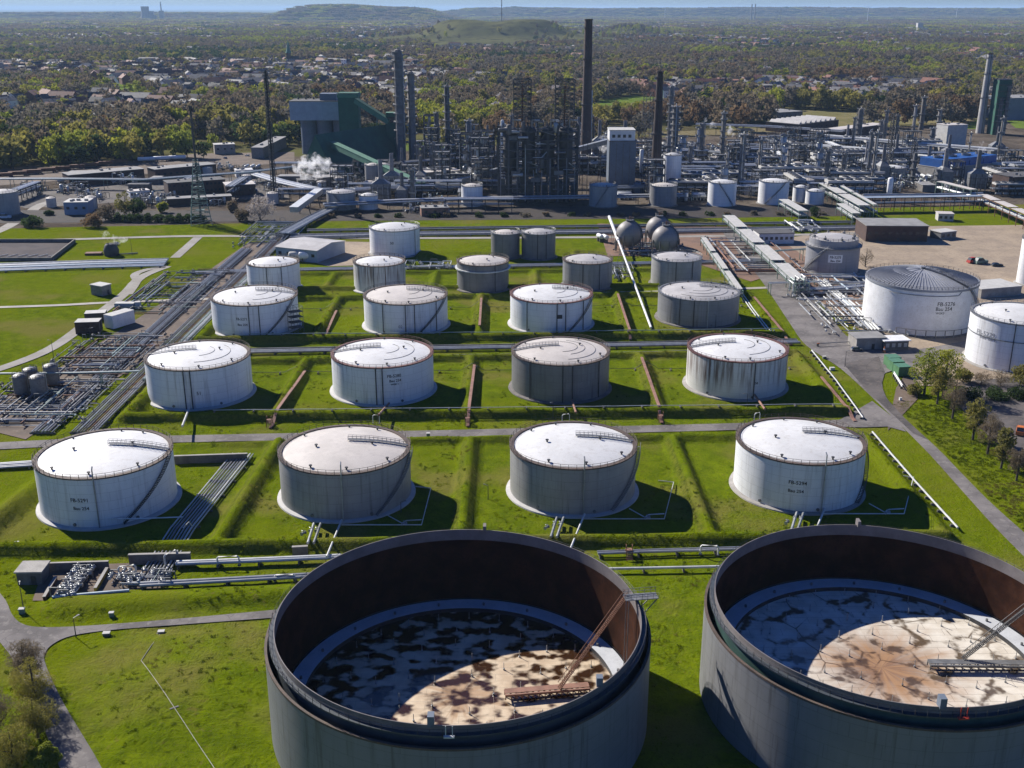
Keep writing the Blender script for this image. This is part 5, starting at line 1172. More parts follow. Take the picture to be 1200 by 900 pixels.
# blue bunker, green crushing hall, lift tower
def block(label, px, base, rows, wpx, depth, mk, name, cat, parts=(), roof=None, rz=0.0):
    p = at(px, base); w_ = wpx*mpp(px, base); h = height_at(px, base, rows); t = thing(name, label, cat, p+Vector((0,depth/2,0)), rz)
    b = B(); b.bx(-w_/2, w_/2, -depth/2, depth/2, -.2, h); b.build('wall', M[mk], t, smooth=0)
    B().bx(-w_/2-.2, w_/2+.2, -depth/2-.2, depth/2+.2, h+.004, h+.6).build('roof', M[roof or mk], t, smooth=0); return t, w_, h
p = at(375, 182); H1 = height_at(375,182,119); H0 = height_at(375,182,141); k = mpp(375,182); t = thing('bunker_tower', 'blue grey bunker block standing on silo legs left of the green hall', 'industrial building', p+Vector((0,12,0)), 0)
b = B()
b.bx(-32*k, 31*k, -13, 13, H0, H1); b.build('top_block', M['bluegrey'], t, smooth=0); B().bx(-32.4*k, 31.4*k, -13.3, 13.3, H1+.004, H1+.5).build('roof', M['roofbitdark'], t, smooth=0)
B().bx(2*k, 21*k, -6, 6, H1+.5, H1+6).build('roof_house', M['bluegreydark'], t, smooth=0)
for i in range(3): B().lathe(((7.6*k*1.25,0),(7.6*k*1.25,H0)), 20, ((-14+i*19)*k,0,0)).build('silo_leg', M['bluegreydark'], t)
for i in range(6): B().cyl((-26*k+i*9*k,6,H1+.5), .7, 1.8, 8).build('roof_vent', M['steeldark'], t)
L0, L1 = at(384,199), at(472,197); hh = 4.0; hr = height_at(420,196,152)-hh
t = bld('crushing_hall', 'large dark green hall with gabled left end and long sloping roof', 'industrial building', (390,206), (476,189), 30, hh, 'green', 'green', gable=hr, over=.2)
B().bx(-18,-6,-16.2,-16.03,.2,3.6).build('gate', M['black'], t, smooth=0)
t, w_, h = block('tall green lift tower rising behind the green hall', 411, 186, 110, 23, 14, 'green', 'lift_tower', 'tower'); B().bx(-w_/2-.6,w_/2+.6,-7.6,7.6,h-3,h-.2).build('cornice', M['greenlite'], t, smooth=0)
t, w_, h = block('small green transfer tower at the lower end of the green conveyor', 461, 190, 133, 14, 9, 'green', 'transfer_tower', 'tower', roof='greenlite')
B().bx(-w_*.3,w_*.3,-4.7,-4.53,h*.82,h*.93).build('window_band', M['glass'], t, smooth=0)
def gallery(label, A, Q, w_, hgt, mk, roof, legs=3, lm='greensteel', name='conveyor'):
    A, Q = Vector(A), Vector(Q); o = Vector((A.x,A.y,0)); t = thing(name, label, 'conveyor', o, 0)
    B().bar(A-o, Q-o, w_, hgt, 0).build('gallery', M[mk], t, smooth=0); d = (Q-A).normalized(); up = Vector((0,0,1)); up = (up-d*up.dot(d)).normalized()*(hgt/2+.15)
    B().bar(A-o+up, Q-o+up, w_+.5, .3).build('roof', M[roof], t, smooth=0)
    for k in range(1, legs+1):
        q = A+(Q-A)*(k/(legs+.5))-o; s = d.cross(Vector((0,0,1))).normalized()*w_*.45; b = B()
        for e in (-1,1): b.bar((q.x+s.x*e*1.5,q.y+s.y*e*1.5,0), (q.x+s.x*e,q.y+s.y*e,q.z-hgt/2), .5)
        for z in np.arange(4, q.z-hgt/2, 6): b.bar((q.x-s.x*1.3,q.y-s.y*1.3,z), (q.x+s.x*1.3,q.y+s.y*1.3,z), .3)
        b.build('trestle', M[lm], t, smooth=0)
    return t
gallery('long pale green conveyor sloping down in front of the green hall', vp(391,202,169), vp(495,228,218), 5, 4.0, 'greenlite', 'greenlite', 3)
gallery('green conveyor from the lift tower down to the transfer tower', vp(420,187,118), vp(458,190,143), 4, 4, 'greenlite', 'green', 1)
gallery('thin dark conveyor rising across the dark coking frame to the silo', vp(552,222,208), vp(714,214,165), 3.4, 3, 'steel', 'pipe', 6, 'steeldark')
gallery('low grey conveyor left of the steaming white tank', vp(496,226,219), vp(556,226,209), 3.4, 2.6, 'steel', 'roofgrey', 2, 'steeldark')
gallery('grey pipe gallery sloping toward the leaning frames on the left', vp(345,258,246), vp(375,240,224), 5, 3, 'pipe', 'pipelite', 2, 'steeldark')
M['drumdark'] = mat('sooty_drum', (.075,.075,.075), .7, .1, .4, .3, (.10,.06,.045), .5)
# coking unit
p = at(630, 238); k = mpp(630, 238); t = thing('coking_frame', 'huge dark steel coking frame with four drums and two derricks', 'steel structure', p+Vector((0,13,0)), 0)
W_, D_ = 92*k, 24; HT = height_at(630,238,147); HD = height_at(630,238,94); b = B(); nx_ = 8
for i in range(nx_+1):
    for y in (-D_/2, 0, D_/2): b.bar((-W_/2+W_*i/nx_, y, 0), (-W_/2+W_*i/nx_, y, HT), 1.0)
for z in np.arange(6, HT+1, 5.6):
    for y in (-D_/2, 0, D_/2): b.bar((-W_/2, y, z), (W_/2, y, z), .8)
    for i in range(nx_+1): b.bar((-W_/2+W_*i/nx_, -D_/2, z), (-W_/2+W_*i/nx_, D_/2, z), .5)
for i in range(0, nx_, 2):
    for z in np.arange(6, HT-6, 11.2): b.bar((-W_/2+W_*i/nx_,-D_/2,z), (-W_/2+W_*(i+1)/nx_,-D_/2,z+5.6), .35)
b.build('frame', M['steeldark'], t, smooth=0)
for z in np.arange(11.6, HT+1, 11.2): B().bx(-W_/2, W_/2, -D_/2+.5, D_/2-.5, z-.35, z-.1).build('deck', M['steeldark'], t, smooth=0)
for i in range(4):
    x = -W_/2+W_*(.15+.235*i); B().drum((x,-D_/4,20), (x,-D_/4,HT-3), 4.4, 20).build('coke_drum', M['drumdark'], t)
    B().tube([(x+2,-D_/4-2,HT-2),(x+2,-D_/4-4,HT+3),(x+7,-D_/4-4,HT+3)], .5, 7).build('overhead_pipe', M['pipe'], t)
for i in range(11): x = -W_/2+W_*(i+.5)/11; B().bx(x-W_/25, x+W_/25, -D_/2+1, -D_/2+1.3, .5, (15,19,12,22)[i % 4]).build('screen_panel', M['black' if i % 2 else 'steeldark'], t, smooth=0)
for i in range(10): B().tube([(-W_/2+W_*(.03+.104*i),-D_/2-.6,1),(-W_/2+W_*(.03+.104*i),-D_/2-.6,HT*rnd.uniform(.4,1))], .35, 6).build('riser_pipe', M[rnd.choice(('pipedark','pipe','pipedark'))], t)
rk = random.Random(77)
for i in range(22):
    x, z = rk.uniform(-W_/2+3, W_/2-3), rk.uniform(4, HT-2); y = rk.uniform(-D_/2-1.5, -D_/2+3); q = rk.random()
    if q < .4: B().drum((x,y,z),(x,y,z+rk.uniform(3,8)), rk.uniform(.8,1.7), 12).build('vessel', M[rk.choice(('columngrey','insul','pipedark'))], t)
    elif q < .7: B().drum((x-3,y,z),(x+3,y,z), rk.uniform(.7,1.3), 12).build('drum', M[rk.choice(('pipe','pipedark','insul'))], t)
    else: B().bx(x-3,x+3,y-1,y+1,z,z+2.6).build('cabin', M[rk.choice(('steel','steeldark','concretedark'))], t, smooth=0)
for i in range(16):
    x = rk.uniform(-W_/2, W_/2); z = rk.uniform(3, HT); B().tube([(x,-D_/2-1,z),(x+rk.uniform(-12,12),-D_/2-1,z),(x+rk.uniform(-12,12),-D_/2-1,z+rk.uniform(-5,6))], rk.uniform(.2,.45), 6).build('pipe', M[rk.choice(('pipe','pipelite','pipedark'))], t)
for (x0_, w0, h0) in ((-W_/2-4,6,HT*.72),(W_/2+4,6,HT*.9),(-W_*.12,7,HT+7),(W_*.17,5,HT+10)):
    b = scaffold(w0, 7, h0, 3, 3.4); o_ = b.build('stair_tower', M['steeldark'], t, smooth=0); o_.location = (x0_, -2, 0)
for (cx, w_) in ((612,20),(661,22)):
    b = B(); x0 = (cx-630)*k; hw = w_*k/2
    for i in range(9):
        z0, z1 = HT+(HD-HT)*i/9, HT+(HD-HT)*(i+1)/9; a = [(x0-hw,-hw*.8),(x0+hw,-hw*.8),(x0+hw,hw*.8),(x0-hw,hw*.8)]
        for j in range(4): u, v = a[j], a[(j+1)%4]; b.bar((*u,z0),(*u,z1),.6); b.bar((*u,z1),(*v,z1),.4); b.bar((*u,z0),(*v,z1),.28); b.bar((*v,z0),(*u,z1),.28)
    b.build('derrick', M['steeldark'], t, smooth=0); B().tube([(x0,0,HT-2),(x0,0,HD-4)], .5, 8).build('drill_stem', M['rust'], t)
# chimneys
chimney('tallest dark chimney with a pale pipe on its front', 686, 200, 23, 13, 8.6, 'chimney')
p = at(685, 197); t = thing('vent_stack', 'slim pale pipe stack standing before the tallest chimney', 'stack', p-Vector((-1,8,0)), 0); h = height_at(685,199,99); B().tube([(0,0,0),(0,0,h)], 1.3, 12).build('pipe', M['pipe'], t); B().tube([(2.6,0,0),(2.6,0,h*.93)], .9, 10).build('pipe', M['bluepipe'], t)
b = B(); 
for z in np.arange(4, h, 7): b.bar((-1,-1.6,z),(4,-1.6,z),.3); b.bar((-1,1.6,z),(4,1.6,z),.3)
b.build('brackets', M['steel'], t, smooth=0)
chimney('sooty brown chimney right of the concrete silo, tapering', 768, 214, 84, 13, 7.0, 'chimneydark')
chimney('pale concrete chimney at the right end of the works', 1148, 156, 63, 9.5, 6.2, 'chimneypale', bandz='chimneydark')
# concrete silo with white head house
t, w_, h = block('tall grey concrete silo block with white head house', 728, 226, 166, 31, 18, 'bluegreydark', 'concrete_silo', 'silo', roof='concretedark')
h2 = height_at(728,226,153); B().bx(-w_/2,w_*.45,-8.6,8,h+.6,h2).build('head_house', M['white'], t, smooth=0); B().bx(-w_/2-.3,w_*.45+.3,-9,8.4,h2,h2+.4).build('head_roof', M['pale'], t, smooth=0)
for i in range(4): B().bx(-w_*.4+i*w_*.2,-w_*.29+i*w_*.2,-8.75,-8.58,h+2.6,h+4.6).build('window', M['glass'], t, smooth=0)
for i in range(4): B().bx(-w_/2+.2+i*w_/4, -w_/2+.5+i*w_/4, -9.2,-8.98,2,h-1).build('pilaster', M['concretedark'], t, smooth=0)
# tanks of the works
def wtank(label, X, Y, R, H, sh, roof='roofwhite', st=None, **kw):
    return tank(label, X, Y, R, H, sh, roof, 'steel', 1.4, 'tanks standing inside the works', 1, stair=st, vents=3, found='concretedark', **kw)
wtank('grey tank with pale blue roof left of the concrete silo foot', 58.3, 694, 8.9, 13.5, 'greylite', 'roofpale', (-1.3,-2.2,.5)); wtank('grey tank with pale blue roof right of the concrete silo foot', 97, 697, 8.7, 13, 'grey', 'roofpale')
wtank('white tank of the works with a dark stair falling to the right', 134.7, 697, 9, 15.1, 'white', st=(-2.0,-.9,.5)); wtank('white tank of the works with a dark stair falling to the left', 169.3, 704, 9.6, 14.7, 'white', st=(-1.0,-2.3,.5))
wtank('small blue white tank in front of the squat white one at the pipe bridge', 195.5, 701, 5.9, 8.8, 'white'); wtank('squat white tank partly behind the small blue white one', 188.5, 710, 5.0, 9.8, 'white')
wtank('grey tank left of the small bright tank near the leaning frames', -107.6, 683, 9, 11, 'greylite', 'roofgrey', (-2.0,-1.0,.5)); wtank('small bright pale blue tank near the leaning frames', -90.4, 682, 5.9, 9.1, 'white')
wtank('white steaming tank on short legs left of the coking frame', -25.6, 695, 6.8, 13, 'white', 'roofpale'); wtank('tall slim white tank right of the sooty chimney', 112, 766, 6.3, 23.5, 'white')
wtank('grey tank tucked under the long green conveyor, left', at(437,217).x, at(437,217).y+5, 6, 14, 'greylite', 'roofpale'); wtank('grey tank tucked under the long green conveyor, right', at(449,217).x, at(449,217).y+5, 6, 14, 'greylite', 'roofpale')
wtank('dome topped pale tank beyond the broad white bridge', at(1090,212).x-25, at(1090,212).y+10, 10, 9, 'greylite', 'roofwhite'); wtank('blue grey tank at the far left edge of the works', at(3,254).x-3, at(3,254).y+9, 9.5, 14, 'greylite', 'roofgrey')
hdv = [('slim white upright drum among the pipes on the right', 1041, 236, 208, 6.5, 'white'), ('pale upright drum behind the concrete silo', 751, 205, 175, 4.5, 'pipelite')]
for (l, px, base, top, wpx, mk) in hdv:
    p = at(px, base); r = wpx*mpp(px,base)/2; h = height_at(px, base, top); t = thing('upright_drum', l, 'drum', p, 0); B().drum((0,0,1.5+r*.5),(0,0,h-r*.4), r, 18).build('shell', M[mk], t)
    for i in range(4): B().bar((r*.8*math.cos(i*1.57+.7),r*.8*math.sin(i*1.57+.7),0),(r*.8*math.cos(i*1.57+.7),r*.8*math.sin(i*1.57+.7),3),.4).build('leg', M['steel'], t, smooth=0)
    B().bar((r+.3,0,1),(r+.3,0,h),.5,.12).build('ladder', M['steeldark'], t, smooth=0)
for a in (('tallest grey column left of the coking frame, nearest the green hall',470,192,57,9.5,'columngrey',7), ('second tall dark column standing just right of the tallest one',484,190,83,8.5,'columngrey',6), ('slender grey column between the tall pair and the coking frame',525,190,99,6.2,'columngrey',5),
          ('short grey column left of the slender one',513,188,131,4.5,'columngrey',3), ('stout dark vessel left of the coking frame',550,205,140,6.5,'pipedark',2), ('thin white and blue column touching the coking frame',589,212,140,4.2,'pipelite',1),
          ('column with a bent top pipe right of the sooty chimney',789,196,123,7.5,'columngrey',6), ('thin column behind the bent topped one right of the sooty chimney',783,190,100,5,'columngrey',5), ('thin dark tower left of the white pair of tanks',845,196,131,4,'columngrey',5),
          ('tall pale column right behind the white tank with left rising stair',867,226,156,6.5,'columngrey',4), ('pale column with round head behind the white pair of tanks',923,206,173,5,'columngrey',3), ('tall dark column in front of the long dark hall on the right',1005,165,127,5.5,'columngrey',4),
          ('short dark column right of the one before the long hall',1031,163,141,4.5,'columngrey',3), ('pale column near the right wood edge',1079,152,113,5,'columngrey',3), ('leaning looking column with a side pipe near the pale column',1099,156,128,5,'columngrey',3),
          ('thin dark column between the pale column and the lattice tower',1070,155,123,3.5,'pipedark',2), ('dark column in the middle of the right pipework',1069,215,178,4.5,'pipedark',3), ('dark column right of the middle one in the right pipework',1098,222,198,6,'pipedark',3),
          ('slim grey column close to the pale concrete chimney',1168,158,115,4.5,'columngrey',4), ('second slim grey column close to the pale concrete chimney',1175,158,100,3.5,'columngrey',4), ('short pair column behind the slim white tank',808,205,170,4,'columngrey',2),
          ('dark short column left of the white building on the right',1091,172,150,5,'pipedark',2), ('grey column over the leaning frames of the left works',436,190,165,4,'columngrey',3)):
    column(*a)
lattice('open dark vent tower behind the sooty chimney', 757, 190, 108, 10, 8, 'steeldark', 'lattice_tower', 1, 10, bar=.35)
t, w_, h = block('dark green slab structure behind the pale concrete chimney', 1170, 158, 94, 15, 14, 'green', 'reactor_house', 'industrial building', roof='steeldark')
for z in np.arange(6, h, 6): B().bx(-w_/2-1, w_/2+1, -8.5, -7.02, z, z+.4).build('gallery', M['steeldark'], t, smooth=0)
# halls and blocks of the works
B5 = [('long_hall','long low dark hall with pale roof edge on the right of the works',(965,166),(1038,156),16,9,'brick','roofpale',(14,1)), ('saw_hall','dark hall with a saw tooth glass roof before the right wood',(936,157),(982,151),40,9,'brick','roofbitdark',(8,1)),
      ('flat_hall','flat roofed pale hall with windows left of the saw tooth hall',(908,142),(940,140),45,9,'concretedark','roofbit',(6,1)), ('rail_shed','blue fronted low building at the wood edge with white roof line',(806,131),(851,129),16,10,'bluegreydark','pale',(12,1)),
      ('process_house','pale tall process house on the right of the works',(1108,172),(1131,171),16,19,'pale','roofpale',(0,0)), ('low_house','pale low block in front of the tall process house',(1100,181),(1140,181),12,6,'concrete','pale',(0,0)),
      ('purple_hall','large slate blue hall at the right edge beyond the pale chimney',(1178,141),(1235,139),40,24,'bluegreydark','roofbit',(0,0)), ('corner_hall','dark brown building at the right edge behind the pale pipe bridge',(1185,229),(1235,226),20,12,'brick','roofbitdark',(5,2)),
      ('brick_works','long dark brick workshop with pale graffiti like patches on its front',(82,219),(170,211),16,8,'brick','roofbit',(12,1)), ('brick_works','second long brick workshop further right along the lane',(183,212),(254,205),15,8,'brick','roofbit',(10,1)),
      ('brick_works','dark two storey brick works building with a row of square windows',(198,230),(265,225),15,8.5,'brick','roofbitdark',(14,2)), ('brick_works','square brick block with pale roof beside the two storey building',(266,230),(300,228),16,7,'brick','roofpale',(3,1)),
      ('low_store','long low flat roofed store in front of the two storey brick building',(197,242),(272,238),9,4.5,'brick','roofbit',(0,0)), ('low_store','white walled low store on the left lane',(153,232),(176,230),8,4,'white','roofpale',(6,1)),
      ('control_house','pale blue flat roofed control house on the left with dark windows',(76,252),(104,251.5),14,7.5,'bluegrey','pale',(3,1)), ('yard_store','grey ribbed store near the wood on the left',(309,186),(336,172),10,9,'steel','roofbit',(0,0)),
      ('yard_store','small white store beside the two masts',(277,208),(297,207),10,5,'white','roofwhite',(0,0)), ('yard_store','pale store with blue base at the wood edge on the left',(252,181),(276,180),12,8,'concrete','pale',(3,1)),
      ('pump_house','brick red pump house in front of the coking frame',(494,254),(526,253),9,5,'rustred','roofbit',(3,1)), ('pump_house','pale roofed shed under the end of the dark conveyor',(497,214),(540,211),14,7,'steel','roofpale',(0,0)),
      ('pump_house','blue grey shed between the silo and the sooty chimney',(742,226),(765,226),9,6,'bluegrey','bluegrey',(0,0)), ('pump_house','tan block house left of the coking frame',(553,190),(575,188),14,11,'rustred','roofpale',(0,0)),
      ('pump_house','dark low house under the steam cloud on the left',(350,222),(372,221),10,6,'concretedark','roofbitdark',(0,0)), ('pump_house','long low wall house behind the steam cloud on the left',(371,219),(412,216),12,6,'concretedark','roofbit',(0,0))]
for i, (nm, l, a, c, d, h, wl, rf, wn) in enumerate(B5):
    t = bld(nm, l, 'hall' if 'hall' in nm else 'building', a, c, d, h, wl, rf, wn, over=.3, roofbits=4, seed=i)
    if nm == 'saw_hall':
        x = (at(*c)-at(*a)).length/2
        for k in range(8): b = B(); xx = -x+2*x*(k+.5)/8; b.add([(xx-2,-d/2+2,h+.4),(xx+2,-d/2+2,h+.4),(xx+1.6,-d/2+2,h+3),(xx-2,d/2-2,h+.4),(xx+2,d/2-2,h+.4),(xx+1.6,d/2-2,h+3)], ((0,1,2),(3,5,4),(0,2,5,3),(1,4,5,2))); b.build('roof_light', M['roofgrey'], t, smooth=0)
# blue-capped cooler hall
t = bld('cooler_hall', 'long pale hall crowned by a bright blue roof box', 'hall', (1102,212), (1167,205), 22, 9, 'concrete', 'roofgrey', over=.2)
x = (at(1167,205)-at(1102,212)).length/2
for k in range(4): B().bx(-x+2*x*k/4+.4, -x+2*x*(k+1)/4-.4, -10, 10, 9.4, 15.0).build('roof_box', M['blue'], t, smooth=0)
for k in range(4): B().lathe(((3.2,15),(3.6,16.4),(3.0,16.4),(3.0,15.2)), 16, (-x+2*x*(k+.5)/4,0,0)).build('fan_ring', M['steel'], t)
# tank wagons on the siding
first = None
for k in range(6):
    a = at(172+20*k*.9+(0), 190-1.0*k); 
    if k > 2: continue
    if first is None:
        t = first = thing('tank_wagon', 'white railway tank wagon on the siding before the wood', 'rail wagon', a, .28, 'railway tank wagons'); B().drum((-6.4,0,2.7),(6.4,0,2.7),1.55,16).build('tank', M['white'], t); B().box((0,0,1.05),(14,2.2,.4)).build('chassis', M['steeldark'], t, smooth=0)
        wb = B().tube([(0,-.8,0),(0,.8,0)], .5, 12); f2 = None
        for x in (-5.4,-3.8,3.8,5.4):
            if f2 is None: f2 = wb.build('wheelset', M['steeldark'], t); f2.location = (x,0,.5)
            else: copy_part(f2, (x,0,.5))
        B().bar((0,-.6,4.3),(0,.6,4.3),.8,.25).build('hatch', M['steel'], t, smooth=0)
    else: dup(first, a, .28)
o = None
for k in range(9):
    px = 4+k*17; a = at(px, 208.5-.118*px*1.0+.2)
    if o is None:
        t = o = thing('freight_wagon', 'rusty open freight wagon in the long row below the wood', 'rail wagon', a, .30, 'freight wagons in the row below the wood'); B().bx(-6.5,6.5,-1.4,1.4,1.2,3.6).build('body', M['rust'], t, smooth=0); B().box((0,0,1.0),(13.6,2.2,.35)).build('chassis', M['steeldark'], t, smooth=0)
        wb = B().tube([(0,-.8,0),(0,.8,0)], .5, 10); f2 = None
        for x in (-4.6,4.6):
            if f2 is None: f2 = wb.build('wheelset', M['steeldark'], t); f2.location = (x,0,.5)
            else: copy_part(f2, (x,0,.5))
    else: dup(o, a, .30)
pipe_track('elevated pipe bridge running across the left works', [(-60,221.5),(60,221),(170,222),(290,213),(345,206)], 5, 1.3, .45, 6.5, ('bluepipe','pipe','pipegreen','pipelite'), step=22, name='pipe_bridge', smat='greensteel')
pipe_track('pale pipe bundle running into the far left works from the masts', [(298,212),(330,222),(372,232)], 6, 1.6, .6, 5, PAL, step=16, name='pipe_bridge', smat='greensteel')
# long pale racks on the right of the works
for i, (L, n_, z, l) in enumerate((([(815,157),(900,160),(988,166)],5,9,'long pale pipe rack behind the white pair of tanks'), ([(962,172),(1060,181),(1165,190)],6,9,'longest pale pipe rack on the right of the works'), ([(900,178),(1000,186),(1095,198)],4,8,'pale pipe rack in the middle of the right works'),
      ([(868,206),(960,210),(1036,216)],4,7,'pale pipe rack just behind the white pair of tanks'), ([(800,186),(870,192),(930,200)],4,7,'pipe rack right of the slim white tank'), ([(800,212),(842,213),(1000,223)],5,6,'low pipe rack in front of the right works'),
      ([(955,202),(1000,205),(1045,212)],3,9,'pale pipe rack at the far end of the broad white bridge'), ([(1105,198),(1170,206),(1240,214)],5,8,'pale pipe rack at the right edge of the works'), ([(380,250),(470,245),(560,242),(700,240),(800,238)],5,4.5,'dark pipe rack along the front edge of the works'),
      ([(690,205),(740,200),(800,196)],4,8,'pipe rack behind the concrete silo'), ([(400,236),(470,232),(540,228)],4,6,'pipe rack behind the small bright tank'), ([(470,205),(530,200),(590,196)],5,9,'pipe rack at the foot of the tall columns'), ([(1010,240),(1080,240),(1150,238)],3,5,'rusty pipe rack under the long dark pipe bridge'),
      ([(690,230),(740,229),(830,226)],4,5,'pipe rack between the two grey silo tanks'))):
    pipe_track(l, L, n_, 1.5, .62, z, ('pipelite','pipelite','insul','pipe') if 'pale' in l else ('pipe','pipedark','pipelite','pipe'), 'pipe racks of the works', 20, 'pipe_rack', 'pipe rack', smat='steeldark', hi=.6)
# ---- generic plant units, copied through the works
def u_frame(W_=15, D_=10, H_=17, n=3, name='steel_frame'):
    t = thing(name, 'x', 'steel structure'); b = B(); nz = max(2, int(H_/4.5))
    for i in range(n+1):
        for y in (-D_/2, D_/2): b.bar((-W_/2+W_*i/n,y,0),(-W_/2+W_*i/n,y,H_),.45)
    for k in range(1, nz+1):
        z = H_*k/nz
        for y in (-D_/2, D_/2): b.bar((-W_/2,y,z),(W_/2,y,z),.4); b.bar((-W_/2,y,z+1.1),(W_/2,y,z+1.1),.12)
        for i in range(n+1): b.bar((-W_/2+W_*i/n,-D_/2,z),(-W_/2+W_*i/n,D_/2,z),.4)
    for k in range(nz): b.bar((-W_/2,-D_/2,H_*k/nz),(-W_/2+W_/n,-D_/2,H_*(k+1)/nz),.25)
    b.build('frame', M['steeldark'], t, smooth=0)
    for k in range(1, nz+1): B().bx(-W_/2,W_/2,-D_/2,D_/2,H_*k/nz-.45,H_*k/nz-.25).build('deck', M['steel'], t, smooth=0)
    rr = random.Random(int(W_*10+H_))
    for k in range(nz):
        z = H_*k/nz
        for i in range(2):
            x = rr.uniform(-W_*.3,W_*.3); y = rr.uniform(-D_*.25,D_*.25)
            if rr.random() < .55: B().drum((x-2.2,y,z+1.6),(x+2.2,y,z+1.6), rr.uniform(.8,1.3), 10).build('drum', M[rr.choice(('insul','pipe','pipedark'))], t)
            else: B().drum((x,y,z+.8),(x,y,z+4.2), rr.uniform(.7,1.2), 10).build('vessel', M[rr.choice(('pipe','insul','pipelite'))], t)
    for i in range(7):
        x = rr.uniform(-W_/2,W_/2); y = rr.choice((-D_/2-.5,D_/2+.5)); z = rr.uniform(.3,1)*H_
        B().tube([(x,y,0),(x,y,z),(x+rr.uniform(-4,4),y,z)], rr.uniform(.18,.4), 6).build('pipe', M[rr.choice(('pipe','pipelite','insul','pipedark'))], t)
    return t
def u_cooler():
    t = thing('cooler_bank', 'x', 'cooler bank'); W_, D_, H_ = 26, 8, 8; b = B()
    for i in range(6):
        for y in (-D_/2,D_/2): b.bar((-W_/2+W_*i/5,y,0),(-W_/2+W_*i/5,y,H_),.45)
        b.bar((-W_/2+W_*i/5,-D_/2,H_*.6),(-W_/2+W_*i/5,D_/2,H_*.6),.35)
    for y in (-D_/2,D_/2): b.bar((-W_/2,y,H_),(W_/2,y,H_),.5); b.bar((-W_/2,y,H_*.6),(W_/2,y,H_*.6),.35)
    b.build('frame', M['steeldark'], t, smooth=0); B().bx(-W_/2,W_/2,-D_/2,D_/2,H_,H_+1.3).build('cooler_box', M['pale'], t, smooth=0)
    for i in range(5): B().lathe(((1.9,H_+1.3),(2.2,H_+2.2),(1.8,H_+2.2),(1.8,H_+1.4)), 14, (-W_/2+W_*(i+.5)/5,0,0)).build('fan_ring', M['steel'], t)
    for i in range(6): B().tube([(-W_/2-2,-3+i*1.2,H_*.6+.5),(W_/2+2,-3+i*1.2,H_*.6+.5)], .34, 6).build('pipe', M[('pipelite','pipe','insul')[i%3]], t)
    for i in range(4): x = -9+i*6; B().drum((x-1.5,0,1.4),(x+2.5,0,1.4), .8, 10).build('exchanger', M['insul'], t)
    return t
def u_column(h, r, mk='columngrey'):
    t = thing('plant_column', 'x', 'column'); B().lathe(((r*1.25,0),(r*1.25,1.6),(r,3),(r,h-r),(r*.6,h-r*.3),(.01,h)), 14).build('shell', M[mk], t)
    for k in range(3): z = h*(.35+.3*k); b = B(); b.lathe(((r,z),(r+1.3,z),(r+1.3,z+1.0),(r+1.2,z+1.0),(r+1.2,z+.15),(r,z+.15)), 12); b.build('platform', M['steel'], t, smooth=0)
    B().tube([(r+.5,0,0),(r+.5,0,h),(0,0,h+.8)], .28, 6).build('overhead_pipe', M['pipe'], t); B().bar((-r-.3,0,0),(-r-.3,0,h*.9),.5,.1).build('ladder', M['steeldark'], t, smooth=0); return t
def u_drums():
    t = thing('drum_row', 'x', 'drums')
    for i in range(3):
        y = -4+i*4; B().drum((-4,y,2.6),(4,y,2.6), 1.25, 12).build('drum', M[('insul','pipelite','pipe')[i]], t)
        for s in (-2.4,2.4): B().box((s,y,.8),(.5,2,1.6)).build('saddle', M['concretedark'], t, smooth=0)
    for i in range(5): B().tube([(-5+i*2.4,-6,.6),(-5+i*2.4,6,.6),(-5+i*2.4,6,4)], .25, 6).build('pipe', M['pipe'], t)
    return t
def u_furnace():
    t = thing('furnace', 'x', 'furnace'); B().bx(-6,6,-4,4,2.5,12).build('casing', M['steel'], t, smooth=0); b = B()
    for x in (-5.6,0,5.6):
        for y in (-3.6,3.6): b.bar((x,y,0),(x,y,2.6),.5)
    for x in (-6.2,-2,2,6.2):
        b.bar((x,-4.2,2.5),(x,-4.2,12),.3)
    b.build('buckstays', M['steeldark'], t, smooth=0); B().add([(-6,-4,12),(6,-4,12),(6,4,12),(-6,4,12),(-1.6,-1.6,15),(1.6,-1.6,15),(1.6,1.6,15),(-1.6,1.6,15)], ((0,1,5,4),(1,2,6,5),(2,3,7,6),(3,0,4,7))).build('hood', M['steel'], t, smooth=0)
    B().lathe(((1.5,15),(1.3,27),(1.0,27),(1.0,20)), 14).build('stack', M['pipedark'], t)
    for z in (5,9): B().bx(-7.2,7.2,-5.2,-4.25,z,z+.15).build('platform', M['steeldark'], t, smooth=0)
    for i in range(4): B().tube([(-5+i*3.3,-5,0),(-5+i*3.3,-5,10),(-5+i*3.3,-4,10)], .25, 6).build('pipe', M['pipe'], t)
    return t
def u_rack():
    t = thing('plant_rack', 'x', 'pipe rack'); b = B()
    for i in range(6):
        for y in (-3,3): b.bar((-20+8*i,y,0),(-20+8*i,y,8),.45)
        for z in (4.5,7.6): b.bar((-20+8*i,-3,z),(-20+8*i,3,z),.45)
    for y in (-3,3):
        for z in (4.5,7.6): b.bar((-20,y,z-.1),(20,y,z-.1),.3)
    b.build('frame', M['steeldark'], t, smooth=0)
    for i in range(11): z = 5.0 if i % 2 else 8.1; y = -2.6+i*.52; B().tube([(-21,y,z),(21,y,z)], (.3,.42,.24)[i%3], 6).build('pipe', M[('pipelite','pipe','insul','pipedark')[i%4]], t)
    return t
def u_stank():
    t = thing('small_tank', 'x', 'tank'); B().lathe(((4,0),(4,6.5)), 28).build('shell', M['pale'], t); B().lathe(((4.05,6.5),(2,7.1),(.01,7.3)), 28).build('roof', M['roofpale'], t); railing(3.9,6.5,14,1.0,.06).build('railing', M['steeldark'], t, smooth=0)
    B().tube([(4.2,0,0),(4.2,0,7)], .2, 6).build('pipe', M['pipe'], t); return t
